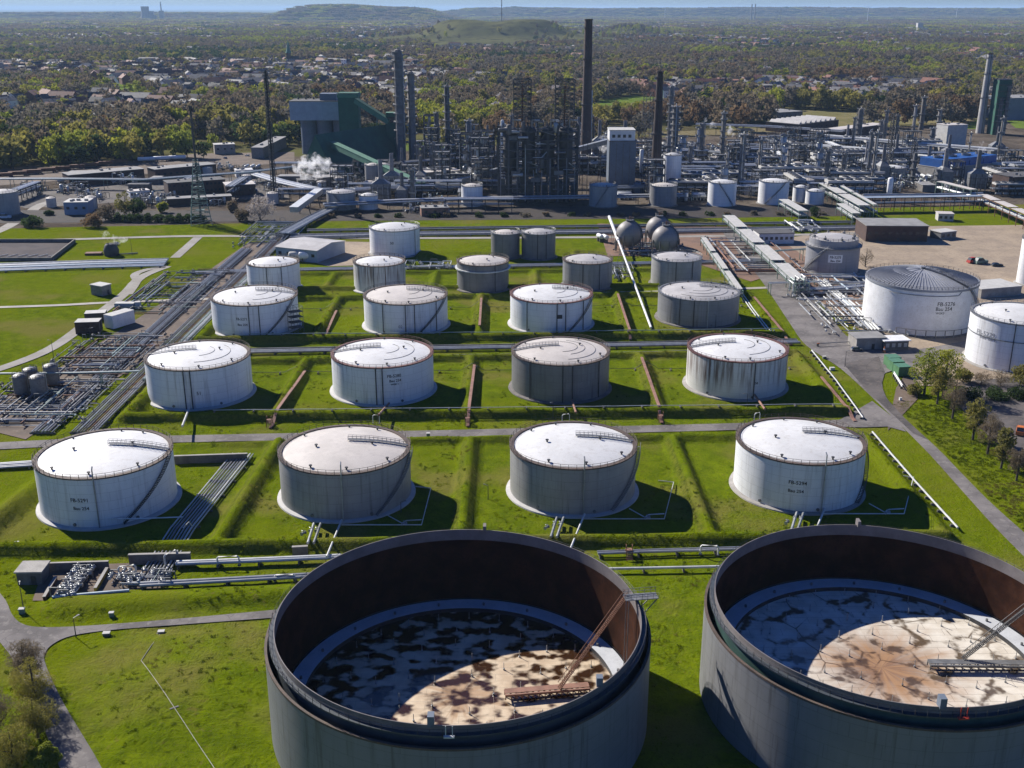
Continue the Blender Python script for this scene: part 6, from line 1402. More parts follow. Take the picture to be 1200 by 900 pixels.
def u_shed():
    t = thing('plant_shed', 'x', 'shed'); B().bx(-7,7,-4,4,-.2,4.5).build('wall', M['concretedark'], t, smooth=0); B().bx(-7.3,7.3,-4.3,4.3,4.5,4.9).build('roof', M['roofbit'], t, smooth=0)
    for i in range(4): B().bx(-6+3.2*i,-4.4+3.2*i,-4.1,-3.98,1.5,3).build('window', M['glass'], t, smooth=0)
    return t
def u_jumble(seed):
    rr = random.Random(seed); t = thing('plant_pipework', 'x', 'pipework')
    for i in range(16):
        x, y, z = rr.uniform(-9,9), rr.uniform(-7,7), rr.uniform(.8,6); L = [(x,y,.1),(x,y,z),(x+rr.uniform(-8,8),y,z)] if i % 2 else [(x,y,z),(x,y+rr.uniform(-8,8),z),(x,y+3,.1)]
        B().tube(L, rr.uniform(.2,.45), 6).build('pipe', M[rr.choice(('pipe','pipelite','insul','pipedark','pipegreen'))], t)
    for i in range(4): x, y = rr.uniform(-8,8), rr.uniform(-6,6); B().drum((x,y,.8),(x,y,rr.uniform(3,6)), rr.uniform(.6,1.2), 10).build('vessel', M[rr.choice(('insul','pipelite','pipe'))], t)
    for i in range(8): b = B(); x, y = rr.uniform(-9,9), rr.uniform(-7,7); hh = rr.uniform(3,6); b.bar((x,y,0),(x,y,hh),.3); b.bar((x,y,hh),(x+3.5,y,hh),.3); b.bar((x+3.5,y,0),(x+3.5,y,hh),.3); b.build('frame', M['steeldark'], t, smooth=0)
    return t
PROTO = {'frame': u_frame, 'tallframe': lambda: u_frame(11,9,26,2,'tall_frame'), 'cooler': u_cooler, 'column': lambda: u_column(24,1.3), 'fatcolumn': lambda: u_column(17,2.2,'insul'), 'thincolumn': lambda: u_column(32,1.0), 'drums': u_drums, 'furnace': u_furnace, 'rack': u_rack, 'stank': u_stank, 'shed': u_shed, 'jumble': lambda: u_jumble(5), 'jumble2': lambda: u_jumble(9)}
WORDS = {'frame': 'open steel frame stacked with drums', 'tallframe': 'tall open steel frame with vessels', 'cooler': 'bank of fan coolers on a steel stand', 'column': 'grey process column with ring platforms', 'fatcolumn': 'stout shiny process column', 'thincolumn': 'thin tall grey process column',
         'drums': 'row of three horizontal drums', 'furnace': 'box furnace with a short stack', 'rack': 'short pipe rack full of pale pipes', 'stank': 'small pale tank with flat railing', 'shed': 'low grey shed', 'jumble': 'tangle of upright pipes and frames', 'jumble2': 'thicket of bent pipes and small vessels'}
made = {}
BLOCKED = [(-110,690,24),(-90,684,12),(-26,698,12),(20,708,34),(58,694,14),(97,697,14),(135,697,14),(170,704,15),(192,706,14),(112,766,12),(65,905,14),(93,800,12)]
def blocked(x, y):
    if any(math.hypot(x-a, y-b_) < r_+7 for a, b_, r_ in BLOCKED): return True
    px, py = proj(x, y, 0)
    for (a, c, r1, r2) in ((378,480,172,204),(345,410,168,190),(575,690,205,245),(710,750,205,232),(1098,1170,198,214),(1100,1140,168,183),(960,1040,150,166),(930,985,140,160),(1010,1160,226,245)):
        if a-8 < px < c+8 and r1 < py < r2: return True
    return False
ZONES = [('among the sidings at the far left', -335,-232, 690, 850, ('jumble','stank','shed','drums','rack','shed','jumble2'), 33), ('around the brick workshops on the left', -235,-125, 700, 880, ('jumble','stank','shed','drums','rack','jumble2'), 31), ('by the steam cloud left of the green hall', -140,-85, 690, 870, ('jumble','rack','frame','drums','stank','jumble2'), 21),
         ('between the green hall and the tall columns', -92,-28, 690, 960, ('frame','cooler','column','jumble','rack','furnace','tallframe','drums','jumble2'), 19), ('behind the dark coking frame', -28, 66, 735, 985, ('frame','cooler','thincolumn','jumble','rack','furnace','tallframe','drums'), 21),
         ('behind the concrete silo and sooty chimney', 56,128, 720, 990, ('frame','cooler','column','jumble','rack','furnace','tallframe','fatcolumn','drums','jumble2','jumble','rack'), 17), ('behind the white pair of tanks', 122,250, 722, 985, ('frame','cooler','cooler','jumble','rack','rack','drums','fatcolumn','jumble2','jumble','jumble2','column','stank'), 16.0),
         ('at the right end of the works', 245,400, 735, 1040, ('frame','cooler','cooler','jumble','rack','rack','drums','jumble2','jumble','jumble2','shed','furnace','thincolumn'), 18), ('along the front edge of the works', -90,120, 672, 690, ('jumble','drums','jumble2','shed','rack'), 22)]
zr = random.Random(21)
for (ph, x0, x1, y0, y1, kinds, cell) in ZONES:
    y = y0
    while y < y1:
        x = x0+zr.uniform(0, cell*.5)
        while x < x1:
            X, Y = x+zr.uniform(-.25,.25)*cell, y+zr.uniform(-.25,.25)*cell; x += cell*zr.uniform(.9,1.15)
            if blocked(X, Y) or Y-.4*X > 1000 or Y-.13*X < 664: continue
            kd = zr.choice(kinds); lb = WORDS[kd]+' '+ph; rz = zr.choice((0,0,PI,PI/2,-PI/2)) if kd not in ('rack','cooler') else zr.choice((0,0,0,PI/2))
            gr = WORDS[kd]+'s '+ph
            if kd not in made: made[kd] = t = PROTO[kd](); t['label'] = lb; t['group'] = gr; t.location = (X,Y,0); t.rotation_euler = (0,0,rz)
            else:
                s = zr.uniform(.75,1.2); dup(made[kd], (X,Y,0), rz, lb, gr, (s,s,s*zr.uniform(.85,1.2)))
        y += cell
# hedge-like dyke bushes and front dark bank come with the plants
# ---------------------------------------------------------------- hills
def hill(name, label, cx, cy, rx, ry, fn, material, n_=70):
    u = np.linspace(-1, 1, n_); U, V = np.meshgrid(u, u); X = cx+U*rx; Y = cy+V*ry; Z = fn(X, Y)-3*(np.maximum(abs(U),abs(V))>.98)
    i = np.arange(n_-1)[None,:]+np.arange(n_-1)[:,None]*n_; q = np.stack([i,i+1,i+1+n_,i+n_],-1).reshape(-1,4)
    me = np_mesh(name, np.stack([X.ravel(),Y.ravel(),Z.ravel()],1), q); me.polygons.foreach_set('use_smooth',[True]*len(me.polygons)); me.materials.append(material)
    o = bpy.data.objects.new(name, me); C.objects.link(o); struct(o); o['label'] = label; return o
def hmat(name, a, b2, c2, s):
    m, nt, b = newmat(name); n = N(nt); pos = n.new('ShaderNodeNewGeometry').outputs['Position']
    c = n.mix(n.ramp(n.noise(pos, s, 6, .6), .38, .6), a, b2); c = n.mix(n.math('MULTIPLY', n.ramp(n.noise(pos, s*4, 5, .7), .5, .65), .8), c, c2)
    n.l.new(c, b.inputs['Base Color']); b.inputs['Roughness'].default_value = 1; b.inputs['Specular IOR Level'].default_value = 0; return m
HW = hmat('hill_wood', (.05,.045,.025), (.085,.075,.035), (.03,.03,.018), .006); HG = hmat('hill_grass', (.115,.115,.050), (.080,.082,.038), (.045,.040,.025), .006)
sm = lambda t: np.clip(t,0,1)**2*(3-2*np.clip(t,0,1))
def heap_z(X, Y):
    d = np.hypot((X+55)/560, (Y-4450)/700); top = np.hypot((X+60)/330, (Y-4450)/420)
    z = 36*sm(1.25-d*1.1)+42*sm((1.0-top)*2.2); z = z-10*np.exp(-((X+75)/75)**2)*(z > 60)
    return np.maximum(z, 0)-1
def left_hill_z(X, Y):
    t = sm((1-np.abs((X+1480)/1000))*1.8)*sm((1-np.abs((Y-11500)/1500))*2); return t*(128-14*np.sin((X+1400)/210)-10*vnoise(X,Y,160,4))-1
def ridge_z(X, Y):
    return sm((1-np.abs((X-3800)/5200))*6)*sm((1-np.abs((Y-15500)/900))*2)*(78+30*vnoise(X,Y,1100,5)+16*vnoise(X,Y,260,6))-1
def ridge2_z(X, Y):
    return sm((1-np.abs((X+5200)/3600))*6)*sm((1-np.abs((Y-13500)/900))*2)*(40+24*vnoise(X,Y,900,8))-1
def mound_z(X, Y):
    return 36*sm(1.15-np.hypot((X-545)/170,(Y-5200)/300))-1
HILLS = [('hill','broad grassy heap with a darker flat top behind the works',-55,4450,760,900,heap_z,HG), ('hill','long wooded hill on the skyline left of centre',-1480,11500,1050,1550,left_hill_z,HW), ('hill','low wooded ridge along the skyline on the right',3800,15500,5300,950,ridge_z,HW), ('hill','faint low ridge along the skyline on the far left',-5200,13500,3700,950,ridge2_z,HW), ('hill','small green mound behind the chimneys',545,5200,230,380,mound_z,HG)]
for h_ in HILLS: hill(*h_)
def hz_at(X, Y):
    z = np.zeros_like(X)
    for h_ in HILLS:
        inside = (np.abs(X-h_[2]) < h_[4]) & (np.abs(Y-h_[3]) < h_[5]); z = np.where(inside, np.maximum(z, h_[6](X, Y)), z)
    return z
# ---------------------------------------------------------------- trees
def leafmat(name, a, b2):
    m, nt, b = newmat(name); n = N(nt); pos = n.new('ShaderNodeNewGeometry').outputs['Position']
    oi = n.new('ShaderNodeObjectInfo').outputs['Random']
    f = n.math('ADD', n.math('MULTIPLY', n.noise(pos, .35, 3), .6), n.math('MULTIPLY', oi, .5))
    c = n.mix(n.ramp(f, .3, .8), a, b2); n.l.new(c, b.inputs['Base Color']); b.inputs['Roughness'].default_value = .9; b.inputs['Specular IOR Level'].default_value = .1
    tr = n.new('ShaderNodeBsdfTranslucent'); n.l.new(c, tr.inputs[0]); ms = n.new('ShaderNodeMixShader'); ms.inputs[0].default_value = .42; n.l.new(b.outputs[0], ms.inputs[1]); n.l.new(tr.outputs[0], ms.inputs[2]); n.l.new(ms.outputs[0], nt.nodes['Material Output'].inputs[0])
    return m
LM = {'bare': leafmat('bare_brown_twigs', (.215,.168,.108), (.158,.128,.088)), 'grey': leafmat('grey_brown_twigs', (.205,.178,.130), (.150,.134,.104)), 'olive': leafmat('olive_spring_leaves', (.300,.265,.060), (.215,.200,.060)),
      'fresh': leafmat('fresh_green_leaves', (.345,.350,.040), (.230,.265,.040)), 'dark': leafmat('dark_green_leaves', (.060,.095,.028), (.040,.065,.022)), 'rust': leafmat('rusty_buds', (.225,.150,.080), (.165,.112,.068)), 'blossom': leafmat('white_blossom', (.50,.46,.44), (.38,.34,.32))}
bark = mat('bark', (.075,.06,.05), .9, 0, .3, 1.0)
def crown_mesh(name, seed, kind, H, R, nclump, nleaf, size, low=.28, twig=False):
    r = np.random.default_rng(seed); vs = []; 
    cen = []
    for k in range(nclump):
        for _ in range(30):
            p = r.uniform(-1,1,3)
            if .25 < np.linalg.norm(p) < 1 and (k < 3 or min(np.linalg.norm(p-c) for c in cen) > .28): break
        cen.append(p)
    cen = np.array(cen); zc = H*(low+(1-low)/2); hz_ = H*(1-low)/2
    out = []
    for c in cen:
        rc = r.uniform(.30,.46)*R*(1.05-.3*abs(c[2])); d = r.normal(size=(nleaf,3)); d /= np.linalg.norm(d,axis=1)[:,None]
        rad = rc*r.uniform(.35,1,(nleaf,1))**.5; P = np.array([c[0]*R*.74, c[1]*R*.74, zc+c[2]*hz_*.86])+d*rad*np.array([1,1,.85])
        out.append(P)
    P = np.concatenate(out); n_ = len(P)
    a = r.normal(size=(n_,3)); a /= np.linalg.norm(a,axis=1)[:,None]; b = np.cross(a, r.normal(size=(n_,3))); b /= np.linalg.norm(b,axis=1)[:,None]
    s = size*r.uniform(.6,1.25,(n_,1)); w_ = s*(.16 if twig else .62)
    V = np.stack([P-a*s/2-b*w_/2, P+a*s/2-b*w_/2*.6, P+a*s/2+b*w_/2*.6, P-a*s/2+b*w_/2],1).reshape(-1,3)
    q = np.arange(n_*4).reshape(-1,4); me = np_mesh(name, V, q); me.materials.append(LM[kind]); return me
def trunk_builder(H, R, low, seed, r0=.028, nl=7):
    rr = random.Random(seed); b = B(); b.tube([(0,0,-.3),(H*.01,0,H*.3),(-H*.015,H*.01,H*.62),(0,0,H*.9)], H*r0, 8, r2=H*r0*.25)
    for k in range(nl):
        a = k*2.4+rr.random(); z = H*(low*.8+.55*k/nl); L = R*rr.uniform(.6,.95)*(1-.35*k/nl)
        b.tube([(0,0,z),(L*.5*math.cos(a),L*.5*math.sin(a),z+L*.35),(L*math.cos(a),L*math.sin(a),z+L*.85)], H*r0*.42, 5, r2=H*r0*.1)
    return b
def tree(label, x, y, H, R, kind, seed, name='tree', cat='tree', group=None, nclump=22, nleaf=70, size=.55, low=.25, twig=False, rz=None):
    t = thing(name, label, cat, (x,y,gz(x,y)-.1), rnd.uniform(0,6) if rz is None else rz, group)
    o = bpy.data.objects.new('crown', crown_mesh('crown', seed, kind, H, R, nclump, nleaf, size, low, twig)); C.objects.link(o); o.parent = t
    trunk_builder(H, R, low, seed).build('trunk', bark, t)
    return t
def ptree(label, px, py, hpx, wpx, kind, seed, **kw):
    p = at(px, py); k = mpp(px, py); c = math.cos(math.atan2(CAMH, p.y)); return tree(label, p.x, p.y, hpx*k/max(.5,c), wpx*k/2, kind, seed, **kw)
G = 'trees on the bank right of the road'
ptree('large yellow green tree behind the green containers, left stem', 1083,462, 54, 44, 'fresh', 1, group=G, nclump=26, nleaf=110, size=.5, low=.1)
ptree('large yellow green tree right of the first, still on the bank', 1105,464, 58, 42, 'fresh', 2, group=G, nclump=26, nleaf=110, size=.5, low=.15)
ptree('olive tree just below the two yellow green ones', 1098,473, 44, 30, 'olive', 3, group=G, nclump=24, nleaf=110, size=.45, low=.2)
for i, (px, py, h_, w_, l) in enumerate(((1116,490,50,34,'first slim brown tree down the bank, next to the larger ones'), (1140,515,50,32,'second slim olive tree down the bank, standing alone'), (1157,532,50,32,'third slim brown tree down the bank, lower than the second'), (1173,549,48,30,'fourth slim olive tree down the bank, beside the orange van'), (1191,563,44,30,'lowest slim brown tree by the right edge'))):
    ptree(l, px, py, h_, w_, 'olive' if i % 2 else 'bare', 10+i, group=G, nclump=26, nleaf=190 if i % 2 == 0 else 90, size=.5, low=.18, twig=(i % 2 == 0))
for i, (px, py, h_, w_, kd, l) in enumerate(((1128,448,18,28,'olive','pale shrub in front of the faded lettering tank'), (1150,450,16,26,'bare','grey brown shrub in front of the faded lettering tank'), (1172,452,20,28,'bare','tall bare shrub at the foot of the faded lettering tank'), (1195,452,26,30,'olive','olive shrub at the right edge below the faded lettering tank'),
      (1070,462,12,22,'olive','low shrub at the end of the white guard rail'), (1135,466,12,34,'dark','dark evergreen shrub on the bank behind the slim trees'), (1165,466,11,34,'dark','second dark evergreen shrub further right on the bank'), (1194,466,12,30,'dark','third dark evergreen shrub at the right edge of the bank'), (1014,312,24,22,'bare','bare bush right of the brushed steel tank'), (954,254,12,16,'dark','dark bush below the small blue white tank'))):
    ptree(l, px, py, h_, w_, kd, 30+i, name='shrub', cat='shrub', group='shrubs around the yard', nclump=18, nleaf=90, size=.5, low=.02, twig=(kd == 'bare'))
G = 'trees in the near left corner'
for i, (x, y, H, R, kd, l) in enumerate(((-86.5,167,10,4.2,'olive','brownish olive tree in the near left corner, tallest one'), (-82.5,158,9,4.2,'olive','olive tree in the near left corner next to the road edge'), (-91.5,175,9,4.0,'bare','thin brown tree furthest up the near left road edge'), (-77.2,148.5,6,2.6,'fresh','small yellow green bush at the very bottom left'), (-82.5,149,9,4.2,'olive','dense olive tree at the bottom left corner'), (-90,158,10,4.6,'bare','bare tree behind the others at the left frame edge'))):
    tree(l, x, y, H, R, kd, 50+i, group=G, nclump=30, nleaf=260, size=.42, low=.08, twig=(kd in ('olive','bare')))
G = 'bushes on the left before the works'
for i, (px, py, h_, w_, kd, l) in enumerate(((39,266,12,28,'dark','round dark green bush by the far left lane'), (108,266,14,26,'rust','round reddish brown bush by the control house'), (124,258,20,30,'bare','large brown bush behind the reddish one'), (148,251,27,28,'olive','olive brown tree right of the control house'), (163,253,20,24,'dark','dark green tree right of the olive brown one'), (191,249,12,14,'fresh','small bright yellow green tree above the hedge'),
      (305,259,32,38,'blossom','white blossoming tree at the foot of the dark flare mast'), (284,259,14,20,'bare','brown bush left of the blossoming tree'), (272,248,12,16,'bare','brown bush by the low flat store'), (58,252,5,12,'dark','low dark bush on the lawn at the far left'))):
    ptree(l, px, py, h_, w_, kd, 70+i, name='bush' if h_ < 21 else 'tree', cat='bush' if h_ < 21 else 'tree', group=G, nclump=18, nleaf=80, size=.9, low=.04)
for i in range(9):
    px = 138+i*12; ptree('dark hedge bush in the row along the far left lawn', px, 260+rnd.uniform(-1,1), 9, 17, 'dark', 90+i % 3, name='hedge_bush', cat='bush', group='hedge bushes along the far left lawn', nclump=12, nleaf=60, size=.9, low=0)
for i in range(22):
    px = 395+i*27+rnd.uniform(-8,8); p = at(px, 255-.006*(px-400)); tree('low scrubby bush on the dark dyke in front of the works', p.x, p.y, rnd.uniform(1.6,2.8), rnd.uniform(2.5,4.5), rnd.choice(('dark','bare','grey','dark')), 100+i % 4, name='dyke_bush', cat='bush', group='scrubby bushes on the dark dyke', nclump=8, nleaf=40, size=.9, low=0)
# forest prototypes
protos = bpy.data.collections.new('forest_kinds'); KIND = ['bare','grey','olive','fresh','dark','rust','blossom']; PM = {}
for ki, kd in enumerate(KIND):
    for v in range(2):
        me = crown_mesh('crown_'+kd, 200+ki*2+v, kd, 14, 6.3, 15, 19, 1.7, .10); PM[(ki,v)] = me
        o = bpy.data.objects.new('forest_%02d' % (ki*2+v), me); protos.objects.link(o)
clumps = bpy.data.collections.new('forest_masses')
for ki, kd in enumerate(KIND[:6]):
    for v in range(2):
        r = np.random.default_rng(300+ki*2+v); n_ = 420; P = np.stack([r.normal(0,13,n_), r.normal(0,13,n_), r.uniform(1,12,n_)*1.0],1); P[:,2] = 3+7.5*vnoise(P[:,0],P[:,1],8,v)+r.uniform(-2.5,1.5,n_)
        a = r.normal(size=(n_,3)); a /= np.linalg.norm(a,axis=1)[:,None]; b = np.cross(a, r.normal(size=(n_,3))); b /= np.linalg.norm(b,axis=1)[:,None]; s = r.uniform(2.2,4.6,(n_,1))
        me = np_mesh('mass_'+kd, np.stack([P-a*s/2-b*s/2,P+a*s/2-b*s/2,P+a*s/2+b*s/2,P-a*s/2+b*s/2],1).reshape(-1,3), np.arange(n_*4).reshape(-1,4)); me.materials.append(LM[kd])
        o = bpy.data.objects.new('mass_%02d' % (ki*2+v), me); clumps.objects.link(o)
def scatter(name, label, P, pi, rz, scl, coll):
    me = bpy.data.meshes.new(name); me.vertices.add(len(P)); me.vertices.foreach_set('co', P.astype(np.float32).ravel())
    for nm, ty, arr in (('pi','INT',pi.astype(np.int32)), ('rz','FLOAT',rz.astype(np.float32)), ('scl','FLOAT',scl.astype(np.float32))):
        me.attributes.new(nm, ty, 'POINT').data.foreach_set('value', arr)
    me.update(); o = bpy.data.objects.new(name, me); C.objects.link(o); o['kind'] = 'stuff'; o['label'] = label
    ng = bpy.data.node_groups.new(name, 'GeometryNodeTree'); ng.interface.new_socket('Geometry', in_out='INPUT', socket_type='NodeSocketGeometry'); ng.interface.new_socket('Geometry', in_out='OUTPUT', socket_type='NodeSocketGeometry')
    gi = ng.nodes.new('NodeGroupInput'); go = ng.nodes.new('NodeGroupOutput'); ip = ng.nodes.new('GeometryNodeInstanceOnPoints'); ci = ng.nodes.new('GeometryNodeCollectionInfo')
    ci.inputs['Collection'].default_value = coll; ci.inputs['Separate Children'].default_value = True; ci.inputs['Reset Children'].default_value = True
    ip.inputs['Pick Instance'].default_value = True; L = ng.links
    def na(nm, ty): k = ng.nodes.new('GeometryNodeInputNamedAttribute'); k.data_type = ty; k.inputs['Name'].default_value = nm; return next(s for s in k.outputs if s.enabled and s.name == 'Attribute')
    cx = ng.nodes.new('ShaderNodeCombineXYZ'); L.new(na('rz','FLOAT'), cx.inputs[2])
    L.new(gi.outputs[0], ip.inputs['Points']); L.new(ci.outputs[0], ip.inputs['Instance']); L.new(na('pi','INT'), ip.inputs['Instance Index']); L.new(cx.outputs[0], ip.inputs['Rotation']); L.new(na('scl','FLOAT'), ip.inputs['Scale']); L.new(ip.outputs[0], go.inputs[0])
    md = o.modifiers.new('spread', 'NODES'); md.node_group = ng; return o
# open fields among the woods (photo polygons)
FIELDS = [([(676,140),(700,120),(800,114),(820,120),(800,131),(740,140)],'tan'), ([(120,113),(140,99),(165,101),(160,112)],'green'), ([(700,118),(745,112),(780,115),(700,126)],'green'), ([(1050,78),(1080,74),(1090,80),(1060,84)],'green'), ([(0,150),(10,128),(45,120),(40,140),(22,155)],'green'),
          ([(160,61),(230,59),(225,63),(160,64)],'green'), ([(915,128),(985,131),(1120,138),(1100,144),(985,150),(900,145)],'tan'), ([(1118,150),(1145,141),(1150,152)],'green'), ([(70,100),(130,94),(140,100),(80,107)],'green'), ([(1190,150),(1180,142),(1300,138),(1300,160)],'green'), ([(500,52),(620,50),(600,58),(520,60)],'tan'), ([(820,55),(900,54),(890,58)],'green')]
FM = {'tan': hmat('tan_meadow', (.20,.17,.085), (.15,.14,.06), (.12,.12,.045), .02), 'green': hmat('green_meadow', (.13,.19,.03), (.10,.15,.025), (.15,.16,.05), .02)}
FW = []
for pl, kd in FIELDS:
    W3 = [at(x,y) for x,y in pl]; FW.append([(p.x,p.y) for p in W3]); o = B().poly(W3, .12+.01*len(FW)).build('meadow', FM[kd], smooth=0); struct(o)
    if o.data.polygons[0].normal.z < 0: o.data.flip_normals()
o = B().poly([at(x,y) for x,y in ((14,135),(22,128),(37,128),(36,134))], .3).build('pond', M['bluepipe'], smooth=0); struct(o); o['label'] = 'small pale pond among the meadows on the far left'
if o.data.polygons[0].normal.z < 0: o.data.flip_normals()
def inpoly(X, Y, pg):
    ins = np.zeros(X.shape, bool); n_ = len(pg); j = n_-1
    for i in range(n_):
        xi, yi = pg[i]; xj, yj = pg[j]; c = ((yi > Y) != (yj > Y)) & (X < (xj-xi)*(Y-yi)/(yj-yi+1e-9)+xi); ins ^= c; j = i
    return ins
ngen = np.random.default_rng(3)
def grid_pts(d0, d1, step, jit=.5):
    xs_ = np.arange(-d1*.62, d1*.62, step); ys_ = np.arange(d0, d1, step); X, Y = np.meshgrid(xs_, ys_); X = X.ravel()+ngen.uniform(-jit,jit,X.size)*step; Y = Y.ravel()+ngen.uniform(-jit,jit,Y.size)*step
    k = np.abs(X) < .56*Y+60; return X[k], Y[k]
def keep_wood(X, Y):
    k = np.ones(X.shape, bool)
    for f in FW: k &= ~inpoly(X, Y, f)
    return k
HB = [(at(*a), at(*c), d) for (_, _, a, c, d, *_r) in B5]
def clear_of_works(X, Y):
    k = Y-.40*X > 1022+50*(vnoise(X,Y,60,9)-.5)
    k |= (X < -125) & (Y > np.interp(X, [-420,-300,-230,-180,-120], [850,930,985,1030,1080])+20*(vnoise(X,Y,25,12)-.5))
    for a, c, d in HB:
        m = (a+c)/2; r_ = (c-a).length/2+d*.5+3; k &= np.hypot(X-m.x, Y-m.y-d/2) > r_
    return k
def town(X, Y): return vnoise(X, Y, 420, 21)*.6+vnoise(X, Y, 150, 22)*.4
PK = np.array([0]*9+[1]*8+[2]*9+[3]*5+[4]*3+[5]*2)
def kinds_for(X, Y):
    far = Y > 2600; cx_ = np.where(far, 170, 62); cy_ = np.where(far, 320, 95)
    wx = (vnoise(X,Y,60,71)-.5)*70+np.where(far, (vnoise(X,Y,180,73)-.5)*220, 0); wy = (vnoise(X,Y,60,72)-.5)*90+np.where(far, (vnoise(X,Y,180,74)-.5)*300, 0)
    ci = np.floor((X+wx)/cx_).astype(np.int64); cj = np.floor((Y+wy)/cy_).astype(np.int64); h = ((ci*73856093) ^ (cj*19349663)) & 0x7fffffff; h = (h*1103515245+12345 >> 8) & 0xffff
    pk = PK[h % len(PK)]; u = ngen.random(X.shape); alt = PK[ngen.integers(0, len(PK), X.shape)]
    k = np.where(u < .74, pk, alt); return np.where(u > .994, 6, k)
def kinds_old(X, Y):
    a = .04+vnoise(X,Y,190,31)*.65+vnoise(X,Y,45,32)*.35; u = ngen.random(X.shape); k = np.where(u < .5, 0, 1)
    k = np.where((a > .47) & (u < .62), 2, k); k = np.where((a > .58) & (u < .42), 3, k); k = np.where((a < .44) & (u > .74), 5, k); k = np.where(u > .93, 4, k); k = np.where((u > .905) & (u < .918), 6, k); k = np.where((vnoise(X,Y,80,33) > .72) & (u > .4), 4, k)
    return k
X, Y = grid_pts(830, 2700, 13.5); T = town(X, Y)
kp = keep_wood(X, Y) & clear_of_works(X, Y) & (ngen.random(X.shape) < np.where((T > .50) & (Y > 1180), .40, np.where(vnoise(X,Y,230,81)*.7+vnoise(X,Y,70,82)*.3 > .66, .12, .93))); X, Y, T = X[kp], Y[kp], T[kp]
belt_ = lambda X, Y: (600+FPX*X/(Y*CP+CAMH*SP) > 780) & (Y < 1500)
K = kinds_for(X, Y); fr = (X < -200) & (Y < 1010); K = np.where(fr & (ngen.random(X.shape) < .5), np.where(ngen.random(X.shape) < .6, 3, 2), K)
px_, py_ = 600+FPX*X/(Y*CP+CAMH*SP), 0; belt = (px_ > 490) & (px_ < 580) & (Y < 1330) & (Y > 1100); K = np.where(belt & (ngen.random(X.shape) < .8), 3, K)
S = 1.12*ngen.uniform(.72,1.35,X.shape)*np.where((K == 3) | (K == 4), .95, 1.1)*np.where((T > .50) & (Y > 1180), .85, 1.1)*np.where((X < -150) & (Y < 1250), 1.22, 1.0)*np.where(belt_(X,Y), 1.2, 1.0); R_ = ngen.uniform(0,6.28,X.shape)
order = np.argsort(np.hypot(X, Y)); near_i, far_i = order[:255], order[255:]
KW = ['bare brown','grey leafless','olive budding','fresh yellow green','dark evergreen','rusty budding','white blossoming']
tm = {}
for i in near_i:
    z_ = 'before the railway sidings' if X[i] < -330 else 'beyond the sidings left of the masts' if X[i] < -190 else 'behind the green hall' if X[i] < 0 else 'behind the tall chimneys' if X[i] < 260 else 'behind the long halls on the right'
    kd = int(K[i]); lab = KW[kd]+' tree of the wood edge '+z_
    t = thing('wood_tree', lab, 'tree', (X[i],Y[i],-.1), R_[i], KW[kd]+' trees of the wood edge '+z_); s = S[i]; t.scale = (s,s,s)
    o = bpy.data.objects.new('crown', PM[(kd, int(i) % 2)]); C.objects.link(o); o.parent = t
    if kd not in tm: tm[kd] = trunk_builder(13, 5.2, .12, 400+kd, .022, 5).build('trunk', bark, t).data
    else: o = bpy.data.objects.new('trunk', tm[kd]); C.objects.link(o); o.parent = t
Z = np.zeros(X.shape)-.1
scatter('forest', 'mixed leafless and budding wood running back from the works', np.stack([X,Y,Z],1)[far_i], (K*2+(np.arange(len(K)) % 2))[far_i], R_[far_i], S[far_i], protos)
X, Y = grid_pts(2700, 6200, 21); T = town(X, Y); kp = keep_wood(X, Y) & (ngen.random(X.shape) < np.where(T > .52, .40, np.where(vnoise(X,Y,380,83) > .68, .15, .93))); heap = np.hypot((X+55)/600,(Y-4450)/720) < .95; kp &= ~heap | ((ngen.random(X.shape) < .10) & (heap_z(X, Y) < 60)); X, Y = X[kp], Y[kp]
K = kinds_for(X, Y); Z = hz_at(X, Y)-.5; scatter('far_forest', 'distant woods and tree belts of the plain', np.stack([X,Y,Z],1), np.minimum(K*2+(np.arange(len(K)) % 2), 13), ngen.uniform(0,6.28,X.shape), ngen.uniform(.95,1.7,X.shape), protos)
X, Y = grid_pts(6200, 17000, 75); k0 = vnoise(X,Y,700,41)*.6+vnoise(X,Y,250,42)*.4; kp = ngen.random(X.shape) < np.where(k0 < .36, .25, .97); X, Y = X[kp], Y[kp]
K = np.minimum(kinds_for(X, Y), 5); Z = hz_at(X, Y)-1; scatter('horizon_forest', 'hazy woods reaching to the skyline', np.stack([X,Y,Z],1), K*2+(np.arange(len(K)) % 2), ngen.uniform(0,6.28,X.shape), ngen.uniform(1.0,1.8,X.shape), clumps)
